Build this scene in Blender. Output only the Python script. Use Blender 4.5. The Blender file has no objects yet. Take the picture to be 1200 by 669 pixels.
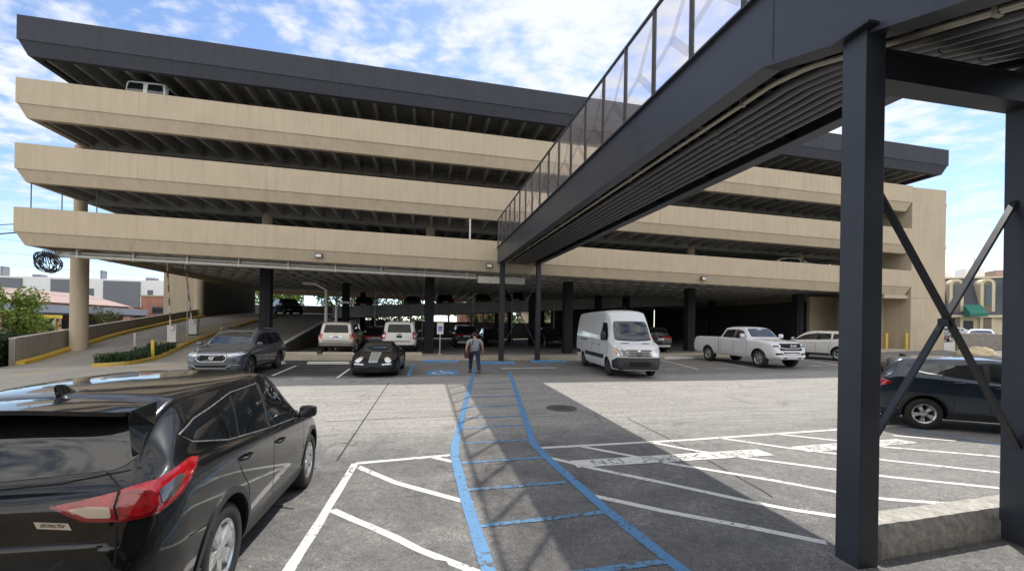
import bpy, bmesh, math, random
import numpy as np
from mathutils import Vector, Matrix
from mathutils.bvhtree import BVHTree
from mathutils.geometry import delaunay_2d_cdt

R = math.radians
SC = bpy.context.scene
COL = SC.collection
TH = R(11.49)                      # direction of the garage front in the ground plane

# ------------------------------------------------------------------ camera
EYE = 2.1
cam_d = bpy.data.cameras.new('camera')
cam_d.sensor_fit = 'HORIZONTAL'
cam_d.sensor_width = 36.0
cam_d.lens = 15.0
cam_d.shift_y = 46.5 / 1200.0
cam_d.clip_start = 0.05
cam_d.clip_end = 3000.0
cam = bpy.data.objects.new('camera', cam_d)
COL.objects.link(cam)
ROLL = 0.016
cam.matrix_world = Matrix.Translation((0, 0, EYE)) @ Matrix.Rotation(R(90), 4, 'X') @ Matrix.Rotation(ROLL, 4, 'Z')
SC.camera = cam

# ------------------------------------------------------------------ sun and sky
# shadow of a point one metre up falls (-0.41, -0.60) m in garage coordinates
_e1 = Vector((math.cos(TH), math.sin(TH), 0)); _e2 = Vector((-math.sin(TH), math.cos(TH), 0))
SUN_DIR = (_e1 * 0.41 + _e2 * 0.60 + Vector((0, 0, 1))).normalized()
sun_d = bpy.data.lights.new('sun', 'SUN')
sun_d.energy = 2.9
sun_d.angle = R(0.53)
sun_d.color = (1.0, 0.955, 0.88)
sun = bpy.data.objects.new('sun', sun_d)
COL.objects.link(sun)
sun.rotation_euler = SUN_DIR.to_track_quat('Z', 'Y').to_euler()
sun.location = (20, 40, 60)

world = bpy.data.worlds.new('World')
SC.world = world
world.use_nodes = True
wn = world.node_tree.nodes; wl = world.node_tree.links
wn.clear()
w_out = wn.new('ShaderNodeOutputWorld')
w_bg = wn.new('ShaderNodeBackground'); w_bg.inputs['Strength'].default_value = 0.15
w_sky = wn.new('ShaderNodeTexSky'); w_sky.sky_type = 'NISHITA'; w_sky.sun_disc = False
w_sky.sun_elevation = math.asin(SUN_DIR.z)
w_sky.sun_rotation = math.atan2(SUN_DIR.x, SUN_DIR.y)
w_sky.air_density = 0.75; w_sky.dust_density = 0.3; w_sky.ozone_density = 2.4
w_geo = wn.new('ShaderNodeTexCoord')
w_sep = wn.new('ShaderNodeSeparateXYZ'); wl.new(w_geo.outputs['Generated'], w_sep.inputs[0])
def wmath(op, a, b=None, c=None, clamp=False):
    n = wn.new('ShaderNodeMath'); n.operation = op; n.use_clamp = clamp
    for i, v in enumerate((a, b, c)):
        if v is None: continue
        if isinstance(v, (int, float)): n.inputs[i].default_value = v
        else: wl.new(v, n.inputs[i])
    return n.outputs[0]
# clouds lie on a flat layer high above: project the view direction onto it
w_z = wmath('MAXIMUM', wmath('ADD', w_sep.outputs['Z'], 0.10), 0.05)
w_px = wmath('DIVIDE', w_sep.outputs['X'], w_z)
w_py = wmath('DIVIDE', w_sep.outputs['Y'], w_z)
w_cmb = wn.new('ShaderNodeCombineXYZ'); wl.new(w_px, w_cmb.inputs[0]); wl.new(w_py, w_cmb.inputs[1])
def wnoise(scale, detail, rough, dist=0.0, off=(0, 0, 0), sc=(1, 1, 1), rot=0.0):
    m = wn.new('ShaderNodeMapping'); m.inputs['Location'].default_value = off; m.inputs['Scale'].default_value = sc
    m.inputs['Rotation'].default_value = (0, 0, rot)
    wl.new(w_cmb.outputs[0], m.inputs[0])
    n = wn.new('ShaderNodeTexNoise'); n.inputs['Scale'].default_value = scale; n.inputs['Detail'].default_value = detail
    n.inputs['Roughness'].default_value = rough; n.inputs['Distortion'].default_value = dist
    wl.new(m.outputs[0], n.inputs['Vector'])
    return n.outputs['Fac']
cl_big = wnoise(1.1, 3, 0.5, 0.2, (3.1, 1.7, 0))
cl_puff = wnoise(9.0, 5, 0.55, 0.15, (0.3, 5.2, 0), (1, 1.15, 1), 0.5)
cl_wisp = wnoise(2.6, 8, 0.62, 0.9, (7.7, 2.0, 0), (0.55, 1.5, 1), 0.75)
cl_a = wmath('MULTIPLY_ADD', cl_puff, 0.85, wmath('MULTIPLY', cl_big, 0.75))
cl_a = wmath('MULTIPLY_ADD', cl_wisp, 0.55, cl_a)
# extra cloud added behind the camera, out of view, to fill the garage front
cl_b = wn.new('ShaderNodeMapRange'); cl_b.interpolation_type = 'SMOOTHSTEP'
cl_b.inputs['From Min'].default_value = 0.25; cl_b.inputs['From Max'].default_value = -0.45; cl_b.inputs['To Max'].default_value = 0.10
wl.new(w_sep.outputs['Y'], cl_b.inputs['Value'])
cl_a = wmath('ADD', cl_a, cl_b.outputs[0])
cr = wn.new('ShaderNodeMapRange'); cr.interpolation_type = 'SMOOTHSTEP'
cr.inputs['From Min'].default_value = 0.91; cr.inputs['From Max'].default_value = 1.24
cr.inputs['To Max'].default_value = 0.92
wl.new(cl_a, cr.inputs['Value'])
cl_mix = wn.new('ShaderNodeMix'); cl_mix.data_type = 'RGBA'
cl_f = wn.new('ShaderNodeMapRange'); cl_f.interpolation_type = 'SMOOTHSTEP'      # cloud melts into the haze low down
cl_f.inputs['From Min'].default_value = 0.0; cl_f.inputs['From Max'].default_value = 0.30; cl_f.inputs['To Min'].default_value = 0.12
wl.new(w_sep.outputs['Z'], cl_f.inputs['Value'])
cl_m = wmath('MULTIPLY', cr.outputs[0], cl_f.outputs[0])
wl.new(cl_m, cl_mix.inputs['Factor'])
wl.new(w_sky.outputs[0], cl_mix.inputs['A'])
cl_c = wn.new('ShaderNodeMix'); cl_c.data_type = 'RGBA'
cl_c.inputs['A'].default_value = (4.1, 4.2, 4.4, 1); cl_c.inputs['B'].default_value = (8.4, 8.0, 7.5, 1)
cl_g = wn.new('ShaderNodeMapRange'); cl_g.inputs['From Min'].default_value = 0.1; cl_g.inputs['From Max'].default_value = -0.5  # unseen cloud behind the camera is brightened too, for more fill
wl.new(w_sep.outputs['Y'], cl_g.inputs['Value']); wl.new(cl_g.outputs[0], cl_c.inputs['Factor'])
wl.new(cl_c.outputs['Result'], cl_mix.inputs['B'])
wl.new(cl_mix.outputs['Result'], w_bg.inputs['Color'])
wl.new(w_bg.outputs[0], w_out.inputs['Surface'])

SC.view_settings.view_transform = 'Standard'
SC.view_settings.look = 'None'
SC.view_settings.gamma = 1.0
SC.view_settings.exposure = 0.72
SC.view_settings.use_curve_mapping = False
SC.cycles.max_bounces = 8
SC.cycles.diffuse_bounces = 4
SC.cycles.glossy_bounces = 4
SC.cycles.transparent_max_bounces = 16
SC.cycles.sample_clamp_indirect = 6.0
# ------------------------------------------------------------------ frame of the lot: s along the garage front, t into the garage
ORG = Vector((-0.867, 25.5, 0.0))
E1 = Vector((math.cos(TH), math.sin(TH), 0)); E2 = Vector((-math.sin(TH), math.cos(TH), 0))
GSL = 0.0157                       # the garage floors fall gently to the right
def W(s, t, z=0.0):
    return ORG + E1 * s + E2 * t + Vector((0, 0, z))
def to_local(p):
    d = Vector((p[0], p[1], 0)) - ORG
    return d.dot(E1), d.dot(E2)
FRAME = Matrix.Translation(ORG) @ Matrix.Rotation(TH, 4, 'Z')
def sstep(a, b, x):
    u = min(1.0, max(0.0, (x - a) / (b - a))); return u * u * (3 - 2 * u)
def zg(s, t):
    """height of the paved lot (it drains toward the near side, climbs to the right)"""
    z = -0.0145 * max(0.0, -t - 8.0)
    z += 0.028 * max(0.0, min(s, 60) - 8.0) * sstep(-14, -4, t)
    z += 0.18 * sstep(19.4, 21.8, -t) * sstep(3.2, 5.0, -s)
    z -= 0.05 * min(8.0, max(0.0, -s - 17.0)) * sstep(-16, -6, t)
    return z

# ------------------------------------------------------------------ objects
def link(o):
    COL.objects.link(o); return o
def tag(o, label=None, cat=None, group=None, kind=None):
    if label: o['label'] = label
    if cat: o['category'] = cat
    if group: o['group'] = group
    if kind: o['kind'] = kind
    return o
def thing(name, label, cat, loc=(0, 0, 0), rz=0.0, group=None, scale=1.0):
    o = bpy.data.objects.new(name, None); link(o)
    o.empty_display_size = 0.3
    o.location = loc; o.rotation_euler = (0, 0, rz); o.scale = (scale,) * 3
    return tag(o, label, cat, group)
def copy_tree(o, parent=None):
    c = o.copy(); COL.objects.link(c); c.parent = parent
    for ch in o.children: copy_tree(ch, c)
    return c
def relabel(o, label, group=None):
    o['label'] = label
    if group: o['group'] = group
    return o

class MB:
    """collects shapes; build() links them as ONE mesh object"""
    def __init__(self): self.v = []; self.f = []; self.mi = []
    def add(self, vs, fs, m=0):
        b = len(self.v); self.v += [tuple(p) for p in vs]
        for f in fs: self.f.append([b + i for i in f]); self.mi.append(m)
    def hexa(self, p, m=0):
        """8 points: bottom 0-3 counter-clockwise, top 4-7"""
        self.add(p, [(3, 2, 1, 0), (4, 5, 6, 7), (0, 1, 5, 4), (1, 2, 6, 5), (2, 3, 7, 6), (3, 0, 4, 7)], m)
    def box(self, x0, x1, y0, y1, z0, z1, m=0):
        self.hexa([(x0, y0, z0), (x1, y0, z0), (x1, y1, z0), (x0, y1, z0), (x0, y0, z1), (x1, y0, z1), (x1, y1, z1), (x0, y1, z1)], m)
    def boxc(self, c, d, m=0, M=None):
        h = [x / 2 for x in d]
        ps = [Vector((sx * h[0], sy * h[1], sz * h[2])) for sz in (-1, 1) for sx, sy in ((-1, -1), (1, -1), (1, 1), (-1, 1))]
        if M is not None: ps = [M @ p for p in ps]
        self.hexa([Vector(c) + p for p in ps], m)
    def bbox(self, x0, x1, y0, y1, z0, z1, b=0.02, m=0):
        """box with bevelled edges"""
        bm = bmesh.new(); bmesh.ops.create_cube(bm, size=1)
        for v in bm.verts:
            v.co = ((x0 + x1) / 2 + v.co.x * (x1 - x0), (y0 + y1) / 2 + v.co.y * (y1 - y0), (z0 + z1) / 2 + v.co.z * (z1 - z0))
        bmesh.ops.bevel(bm, geom=bm.edges[:], offset=b, segments=2, affect='EDGES', profile=0.6)
        bm.verts.index_update()
        self.add([v.co.copy() for v in bm.verts], [[v.index for v in f.verts] for f in bm.faces], m); bm.free()
    def bar(self, a, b, w, h, up=(0, 0, 1), m=0):
        a = Vector(a); b = Vector(b); d = (b - a).normalized(); up = Vector(up)
        x = d.cross(up)
        if x.length < 1e-4: x = d.cross(Vector((1, 0, 0)))
        x.normalize(); y = x.cross(d).normalized()
        q = [(-w / 2, -h / 2), (w / 2, -h / 2), (w / 2, h / 2), (-w / 2, h / 2)]
        self.hexa([a + x * i + y * j for i, j in q] + [b + x * i + y * j for i, j in q], m)
    def tube(self, pts, r, n=8, m=0, caps=True):
        pts = [Vector(p) for p in pts]; N = len(pts)
        rs = r if isinstance(r, (list, tuple)) else [r] * N
        rings = []; prev = None
        for i, p in enumerate(pts):
            d = (pts[min(i + 1, N - 1)] - pts[max(i - 1, 0)]).normalized()
            if prev is None:
                x = d.cross(Vector((0, 0, 1)))
                if x.length < 1e-3: x = d.cross(Vector((1, 0, 0)))
            else: x = prev - d * prev.dot(d)
            x.normalize(); prev = x; y = d.cross(x)
            rings.append([p + (x * math.cos(a) + y * math.sin(a)) * rs[i] for a in [2 * math.pi * k / n for k in range(n)]])
        vs = [v for rg in rings for v in rg]; fs = []
        for i in range(N - 1):
            for k in range(n):
                a = i * n + k; b = i * n + (k + 1) % n
                fs.append((a, b, b + n, a + n))
        if caps: fs.append(list(range(n))[::-1]); fs.append([(N - 1) * n + k for k in range(n)])
        self.add(vs, fs, m)
    def lathe(self, prof, n=24, M=None, m=0):
        """profile [(r, z)] turned round z"""
        vs = []; fs = []; L = len(prof)
        for k in range(n):
            a = 2 * math.pi * k / n
            for r, z in prof:
                p = Vector((r * math.cos(a), r * math.sin(a), z)); vs.append(M @ p if M is not None else p)
        for k in range(n):
            k2 = (k + 1) % n
            for i in range(L - 1):
                fs.append((k * L + i, k2 * L + i, k2 * L + i + 1, k * L + i + 1))
        self.add(vs, fs, m)
    def prism(self, poly, a, b, m=0):
        """2-D polygon (counter-clockwise) carried from a(x,y)->point to b(x,y)->point"""
        n = len(poly)
        vs = [a(*p) for p in poly] + [b(*p) for p in poly]
        fs = [list(range(n))[::-1], list(range(n, 2 * n))] + [(i, (i + 1) % n, n + (i + 1) % n, n + i) for i in range(n)]
        self.add(vs, fs, m)
    def build(self, name, mats, parent=None, smooth=None, fix=True, loc=None, rz=None):
        me = bpy.data.meshes.new(name)
        me.from_pydata(self.v, [], self.f)
        if not isinstance(mats, (list, tuple)): mats = [mats]
        for mm in mats: me.materials.append(mm)
        me.polygons.foreach_set('material_index', self.mi)
        if fix:
            bm = bmesh.new(); bm.from_mesh(me); bmesh.ops.recalc_face_normals(bm, faces=bm.faces[:]); bm.to_mesh(me); bm.free()
        if smooth is not None: smooth_mesh(me, smooth)
        me.update()
        o = bpy.data.objects.new(name, me); link(o)
        if parent is not None: o.parent = parent
        if loc is not None: o.location = loc
        if rz is not None: o.rotation_euler = (0, 0, rz)
        return o
def smooth_mesh(me, ang=35):
    """smooth shading with edges sharper than ang kept crisp"""
    me.polygons.foreach_set('use_smooth', [True] * len(me.polygons))
    bm = bmesh.new(); bm.from_mesh(me); c = R(ang)
    for e in bm.edges:
        if len(e.link_faces) == 2 and e.calc_face_angle(0) > c: e.smooth = False
    bm.to_mesh(me); bm.free()
def flocal(o):
    """put a mesh written in (s, t, z) into the world"""
    o.matrix_world = FRAME; return o

# ------------------------------------------------------------------ materials
MATS = {}
def ramp_node(nt, fac, stops):
    n = nt.nodes.new('ShaderNodeValToRGB'); e = n.color_ramp.elements
    while len(e) > 1: e.remove(e[-1])
    e[0].position = stops[0][0]; e[0].color = tuple(stops[0][1]) + (1,) if len(stops[0][1]) == 3 else stops[0][1]
    for p, c in stops[1:]:
        x = e.new(p); x.color = tuple(c) + (1,) if len(c) == 3 else c
    nt.links.new(fac, n.inputs[0]); return n.outputs[0]
def noise_node(nt, vec, scale, detail=4, rough=0.55, dist=0.0):
    n = nt.nodes.new('ShaderNodeTexNoise'); n.inputs['Scale'].default_value = scale
    n.inputs['Detail'].default_value = detail; n.inputs['Roughness'].default_value = rough; n.inputs['Distortion'].default_value = dist
    if vec is not None: nt.links.new(vec, n.inputs['Vector'])
    return n.outputs['Fac']
def mix_node(nt, fac, a, b, mode='MIX'):
    n = nt.nodes.new('ShaderNodeMix'); n.data_type = 'RGBA'; n.blend_type = mode
    for k, v in (('Factor', fac), ('A', a), ('B', b)):
        if isinstance(v, (int, float)): n.inputs[k].default_value = v
        elif isinstance(v, (tuple, list)): n.inputs[k].default_value = tuple(v) + (1,) if len(v) == 3 else v
        else: nt.links.new(v, n.inputs[k])
    return n.outputs['Result']
def math_node(nt, op, a, b=0.0, clamp=False):
    n = nt.nodes.new('ShaderNodeMath'); n.operation = op; n.use_clamp = clamp
    for i, v in enumerate((a, b)):
        if isinstance(v, (int, float)): n.inputs[i].default_value = v
        else: nt.links.new(v, n.inputs[i])
    return n.outputs[0]
def map_node(nt, vec, scale=(1, 1, 1), loc=(0, 0, 0), rot=(0, 0, 0)):
    n = nt.nodes.new('ShaderNodeMapping'); n.inputs['Scale'].default_value = scale; n.inputs['Location'].default_value = loc
    n.inputs['Rotation'].default_value = rot
    nt.links.new(vec, n.inputs[0]); return n.outputs[0]
def coord(nt, kind='Object'):
    n = nt.nodes.new('ShaderNodeTexCoord'); return n.outputs[kind]
def bump_node(nt, h, strength=0.3, dist=0.02):
    n = nt.nodes.new('ShaderNodeBump'); n.inputs['Strength'].default_value = strength; n.inputs['Distance'].default_value = dist
    nt.links.new(h, n.inputs['Height']); return n.outputs[0]
def new_mat(name):
    m = bpy.data.materials.new(name); m.use_nodes = True
    return m, m.node_tree, m.node_tree.nodes['Principled BSDF']
def mat(name, col, rough=0.6, metal=0.0, var=0.0, vscale=3.0, bump=0.0, bscale=60.0, spec=0.5, coat=0.0, stretch=(1, 1, 1), coat_rough=0.03, speck=0.0):
    """principled with a little two-scale mottling"""
    if name in MATS: return MATS[name]
    m, nt, p = new_mat(name); MATS[name] = m
    p.inputs['Base Color'].default_value = tuple(col) + (1,)
    p.inputs['Roughness'].default_value = rough; p.inputs['Metallic'].default_value = metal
    p.inputs['Specular IOR Level'].default_value = spec
    p.inputs['Coat Weight'].default_value = coat; p.inputs['Coat Roughness'].default_value = coat_rough
    if var > 0 or bump > 0 or speck > 0:
        v = coord(nt); vv = map_node(nt, v, stretch)
        c = None
        if var > 0:
            n1 = noise_node(nt, vv, vscale, 6, 0.6); n2 = noise_node(nt, vv, vscale * 7.3, 4, 0.6)
            s = math_node(nt, 'ADD', math_node(nt, 'MULTIPLY', n1, 0.65), math_node(nt, 'MULTIPLY', n2, 0.35))
            c = ramp_node(nt, s, [(0.3, [x * (1 - var) for x in col]), (0.5, col), (0.7, [min(1, x * (1 + var)) for x in col])])
            nt.links.new(c, p.inputs['Base Color'])
            rr = nt.nodes.new('ShaderNodeMapRange'); rr.inputs['From Min'].default_value = 0.3; rr.inputs['From Max'].default_value = 0.7
            rr.inputs['To Min'].default_value = max(0.02, rough - 0.08); rr.inputs['To Max'].default_value = min(1, rough + 0.08)
            nt.links.new(s, rr.inputs['Value']); nt.links.new(rr.outputs[0], p.inputs['Roughness'])
        if bump > 0:
            nt.links.new(bump_node(nt, noise_node(nt, v, bscale, 5, 0.65), bump, 0.01), p.inputs['Normal'])
    return m
def carpaint(name, col, flake=0.0, rough=0.35, coat=1.0):
    if name in MATS: return MATS[name]
    m, nt, p = new_mat(name); MATS[name] = m
    v = coord(nt)
    dust = noise_node(nt, v, 2.2, 6, 0.65)
    c = ramp_node(nt, dust, [(0.35, col), (0.75, [x * 0.94 + 0.012 for x in col])])
    nt.links.new(c, p.inputs['Base Color'])
    p.inputs['Metallic'].default_value = flake; p.inputs['Roughness'].default_value = rough
    p.inputs['Coat Weight'].default_value = coat; p.inputs['Specular IOR Level'].default_value = 0.08
    rr = nt.nodes.new('ShaderNodeMapRange'); rr.inputs['To Min'].default_value = 0.02; rr.inputs['To Max'].default_value = 0.07
    nt.links.new(dust, rr.inputs['Value']); nt.links.new(rr.outputs[0], p.inputs['Coat Roughness'])
    return m
def glossglass(name, col=(0.012, 0.014, 0.016), rough=0.02, spec=.55, coat=.6):
    if name in MATS: return MATS[name]
    m, nt, p = new_mat(name); MATS[name] = m
    p.inputs['Base Color'].default_value = tuple(col) + (1,); p.inputs['Roughness'].default_value = rough
    p.inputs['Specular IOR Level'].default_value = spec; p.inputs['Coat Weight'].default_value = coat; p.inputs['Coat Roughness'].default_value = 0.01
    return m
# ------------------------------------------------------------------ vehicles
def pchip(xs, ys):
    xs = np.array(xs, float); ys = np.array(ys, float); o = np.argsort(xs); xs = xs[o]; ys = ys[o]
    h = np.diff(xs); d = np.diff(ys) / h; n = len(xs); m = np.zeros(n)
    for i in range(1, n - 1):
        if d[i - 1] * d[i] > 0:
            w1 = 2 * h[i] + h[i - 1]; w2 = h[i] + 2 * h[i - 1]
            m[i] = (w1 + w2) / (w1 / d[i - 1] + w2 / d[i])
    m[0] = d[0]; m[-1] = d[-1]
    def fn(x):
        x = min(max(x, xs[0]), xs[-1]); i = int(min(max(np.searchsorted(xs, x) - 1, 0), n - 2))
        t = (x - xs[i]) / h[i]
        return float((1 + 2 * t) * (1 - t) ** 2 * ys[i] + t * (1 - t) ** 2 * h[i] * m[i] + t * t * (3 - 2 * t) * ys[i + 1] + t * t * (t - 1) * h[i] * m[i + 1])
    return fn
def crom(P, k):
    """Catmull-Rom through points, k samples a segment"""
    P = [Vector(p) for p in P]; out = []
    for i in range(len(P) - 1):
        a = P[i - 1] if i > 0 else P[i] * 2 - P[i + 1]; b = P[i]; c = P[i + 1]; d = P[i + 2] if i + 2 < len(P) else P[i + 1] * 2 - P[i]
        for j in range(k):
            t = j / k
            out.append(0.5 * ((2 * b) + (c - a) * t + (2 * a - 5 * b + 4 * c - d) * t * t + (3 * b - a - 3 * c + d) * t ** 3))
    out.append(P[-1]); return out

M_TYRE = mat('tyre_rubber', (0.022, 0.021, 0.020), 0.75, var=0.35, vscale=9, bump=0.2, bscale=90)
M_DARKPL = mat('black_trim_plastic', (0.022, 0.023, 0.025), 0.5, var=0.25, vscale=6)
M_WELL = mat('wheel_well', (0.008, 0.008, 0.008), 0.9)
M_ALLOY = mat('alloy_silver', (0.62, 0.62, 0.63), 0.28, metal=0.85, var=0.12, vscale=12)
M_ALLOYD = mat('alloy_dark', (0.12, 0.12, 0.13), 0.3, metal=0.8)
M_CHROME = mat('chrome', (0.75, 0.76, 0.78), 0.12, metal=1.0)
M_GLASS = glossglass('car_glass')
M_GLASSD = glossglass('tinted_rear_glass', (.006, .007, .008), .05, .25, .15)
M_SATIN = mat('satin_chrome', (.42, .43, .45), .32, metal=.9)
M_GLASSB = glossglass('car_windscreen', (0.02, 0.026, 0.03), 0.03)
M_RED = mat('lamp_red', (.34, .006, .010), .10, coat=1.0, var=.35, vscale=11)
M_REDD = mat('lamp_red_dark', (0.20, 0.006, 0.010), 0.12, coat=1.0)
M_LAMP = mat('lamp_clear', (0.55, 0.57, 0.60), 0.12, metal=0.55, coat=1.0, var=0.3, vscale=14)
M_LAMPW = mat('lamp_white', (0.78, 0.78, 0.76), 0.15, coat=1.0)
M_AMBER = mat('lamp_amber', (0.75, 0.30, 0.05), 0.2, coat=1.0)
M_PLATE = mat('plate_white', (0.70, 0.71, 0.70), 0.4)
M_INK = mat('plate_ink', (0.03, 0.05, 0.16), 0.5)

def wheel_mesh(r, w, rim_r, spokes, sw, style='single', rim_mat=None):
    """tyre and rim, outer face toward +y, centred on the hub"""
    MY = Matrix.Rotation(R(-90), 4, 'X')            # z of the lathe -> +y
    t = MB(); h = w / 2
    t.lathe([(rim_r, -h * .8), (rim_r + .02, -h), (r - .035, -h), (r - .012, -h * .86), (r, -h * .6), (r, h * .6), (r - .012, h * .86), (r - .035, h), (rim_r + .02, h * .97), (rim_r, h * .82)], 48, MY)
    for k in range(3):
        y = (-.4 + .4 * k) * h
        t.lathe([(r + .0015, y - .006), (r + .003, y), (r + .0015, y + .006)], 48, MY)
    q = MB()
    q.lathe([(rim_r, h * .80), (rim_r + .004, h * .86), (rim_r - .012, h * .88), (rim_r - .028, h * .78), (rim_r - .04, h * .2), (rim_r - .05, -h * .3)], 48, MY)
    q.lathe([(rim_r - .05, -h * .28), (0.001, -h * .28)], 32, MY, m=1)
    q.lathe([(.001, h * .76), (.035, h * .76), (.062, h * .70), (.07, h * .45), (.07, 0)], 24, MY)
    def spoke(a0, a1, w0, w1):
        n = 5; vs = []
        for i in range(n + 1):
            u = i / n; rad = .05 + (rim_r - .07) * u; a = a0 + (a1 - a0) * u; wd = w0 + (w1 - w0) * u
            y1 = h * (.70 + .08 * math.sin(u * math.pi) + .06 * u); y0 = y1 - .035
            c = Vector((math.cos(a), 0, math.sin(a))); s = Vector((-math.sin(a), 0, math.cos(a)))
            for yy, k in ((y0, 1.15), (y1, .8)):
                for sg in (-1, 1):
                    vs.append(c * rad + s * sg * wd * k / 2 + Vector((0, yy, 0)))
        fs = []
        for i in range(n):
            b = i * 4; e = b + 4
            fs += [(b + 2, b + 3, e + 3, e + 2), (b, b + 2, e + 2, e), (b + 3, b + 1, e + 1, e + 3)]
        q.add(vs, fs)
    for k in range(spokes):
        a = 2 * math.pi * k / spokes + math.pi / 2
        if style == 'pair':
            spoke(a - .07, a - .16, sw, sw * .8); spoke(a + .07, a + .16, sw, sw * .8)
        elif style == 'y':
            spoke(a, a - .20, sw, sw * .7); spoke(a, a + .20, sw, sw * .7)
        else: spoke(a, a + .08, sw, sw * 1.25)
    return t, q

class Car:
    def __init__(s, name, label, cat, P, paint, group=None, fine=True):
        s.P = P; s.root = thing(name, label, cat, group=group); s.paint = paint
        s.fine = fine; s._wheels = {}
        s.body()
    # ---- body shell
    def body(s):
        P = s.P; fine = s.fine
        top = pchip(*zip(*P['top'])); belt = pchip(*zip(*P['belt'])); bot = pchip(*zip(*P['bot'])); wid = pchip(*zip(*P['wid'])); rfw = pchip(*zip(*P['roofw']))
        x0, x1 = P['top'][0][0], P['top'][-1][0]
        xs = [x0]; N = 4000; acc = 0; step = P.get('step', .06 if fine else .12); pz = top(x0)
        for i in range(1, N + 1):
            x = x0 + (x1 - x0) * i / N; z = top(x); acc += math.hypot((x1 - x0) / N, z - pz); pz = z
            if acc >= step or i == N: xs.append(x); acc = 0
        kk = 5 if fine else 3
        bw = P.get('beltw', .925); bulge = P.get('bulge', .012); side = P.get('side', .985)
        rings = []
        for x in xs:
            zt = top(x); zb = bot(x); wm = wid(x); zl = min(belt(x), zt - .012); gh = max(zt - zl, .01)
            wr = min(rfw(x), wm * .97); dr = min(P.get('crown', .085), .55 * gh); zr = zt - dr; wb = bw * wm
            if wr > wb: wr = wb
            hh = zl - zb
            pts = [(0, zb), (.8 * wm, zb), (.93 * wm, zb + min(.05, .2 * hh)), (side * wm, zb + .28 * hh), (wm, zb + .60 * hh), (.985 * wm, zl - min(.09, .2 * hh)), (wb, zl),
                   (wb + (wr - wb) * .52 + bulge, zl + (zr - zl) * .5), (wr, zr), (wr * .90, zr + dr * .62), (wr * .5, zt - dr * .08), (0, zt)]
            rings.append([Vector((x, y, z)) for y, z in [(q.x, q.y) for q in crom([(a, b, 0) for a, b in pts], kk)]])
        # rounded ends
        def capped(r, dx):
            c = sum(r, Vector()) / len(r); c.y = 0; out = []
            for k, e in ((.985, .35), (.95, .65), (.86, .9), (.6, 1.0), (.25, 1.03)):
                out.append([Vector((p.x + dx * e, p.y * k, c.z + (p.z - c.z) * k)) for p in r])
            return out
        er = P.get('end', .04)
        rings = capped(rings[0], -er)[::-1] + rings + capped(rings[-1], er)
        L = len(rings[0]); vs = []; fs = []
        for r in rings:
            vs += r + [Vector((p.x, -p.y, p.z)) for p in r[1:-1]]
        M = L * 2 - 2
        def idx(i, k): return i * M + k
        def mir(k): return k if k in (0, L - 1) else L + k - 1
        order = list(range(L)) + [mir(k) for k in range(L - 2, 0, -1)]
        for i in range(len(rings) - 1):
            for k in range(M):
                a, b = order[k], order[(k + 1) % M]
                fs.append((idx(i, a), idx(i, b), idx(i + 1, b), idx(i + 1, a)))
        fs.append([idx(0, k) for k in order][::-1]); fs.append([idx(len(rings) - 1, k) for k in order])
        me = bpy.data.meshes.new('body'); me.from_pydata(vs, [], fs)
        bm = bmesh.new(); bm.from_mesh(me); bmesh.ops.recalc_face_normals(bm, faces=bm.faces[:]); bm.to_mesh(me)
        s.bvh = BVHTree.FromBMesh(bm); bm.free()
        o = bpy.data.objects.new('body', me); link(o)
        # wheel arches
        c = MB(); ar = P['wr'] + P.get('gap', .065); wy = P['W'] / 2
        for ax in P['axles']:
            for sg in (-1, 1):
                Mx = Matrix.Translation((ax, sg * wy, P['wr'] + P.get('wlift', .01))) @ Matrix.Rotation(R(90), 4, 'X')
                n = 40; b = len(c.v)
                for z in (-.30, .30):
                    for k in range(n):
                        a = 2 * math.pi * k / n
                        c.v.append(tuple(Mx @ Vector((ar * math.cos(a), ar * math.sin(a), z))))
                c.f += [list(range(b, b + n))[::-1], list(range(b + n, b + 2 * n))] + [(b + k, b + (k + 1) % n, b + n + (k + 1) % n, b + n + k) for k in range(n)]
                c.mi += [0] * (n + 2)
        cut = c.build('cutter', M_WELL)
        md = o.modifiers.new('arches', 'BOOLEAN'); md.object = cut; md.operation = 'DIFFERENCE'; md.solver = 'EXACT'
        dg = bpy.context.evaluated_depsgraph_get()
        me2 = bpy.data.meshes.new_from_object(o.evaluated_get(dg))
        o.modifiers.clear(); o.data = me2; bpy.data.objects.remove(cut); bpy.data.meshes.remove(me)
        me2.name = 'body'; me2.materials.clear(); me2.materials.append(s.paint); me2.materials.append(M_WELL)
        for p in me2.polygons:
            m = 0; ce = p.center
            if p.normal.z < -.6 and ce.z < P['wr'] * 1.3: m = 1
            for ax in P['axles']:
                d = math.hypot(ce.x - ax, ce.z - P['wr'] - P.get('wlift', .01))
                if d < ar + .004 and abs(ce.y) > wy - .45:
                    rad = Vector((ce.x - ax, 0, ce.z - P['wr']))
                    if p.normal.dot(rad) < -.6 * rad.length or abs(ce.y) < wy - .29: m = 1
            p.material_index = m
        smooth_mesh(me2, 40)
        o.parent = s.root; s.bodyo = o
    # ---- patches laid on the shell
    def patch(s, name, poly, org, U, V, D, m, off=.004, res=.06, parent=None, skirt=.012, flat=None):
        org, U, V, D = Vector(org), Vector(U), Vector(V), Vector(D).normalized()
        bd = []
        n = len(poly)
        for i in range(n):
            a = Vector(poly[i]); b = Vector(poly[(i + 1) % n]); k = max(1, int((b - a).length / res))
            bd += [a + (b - a) * j / k for j in range(k)]
        xs = [p.x for p in bd]; ys = [p.y for p in bd]
        nb = len(bd); pts = list(bd); rr = res * 1.02
        nx = int((max(xs) - min(xs)) / rr) + 1; ny = int((max(ys) - min(ys)) / rr) + 1
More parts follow.
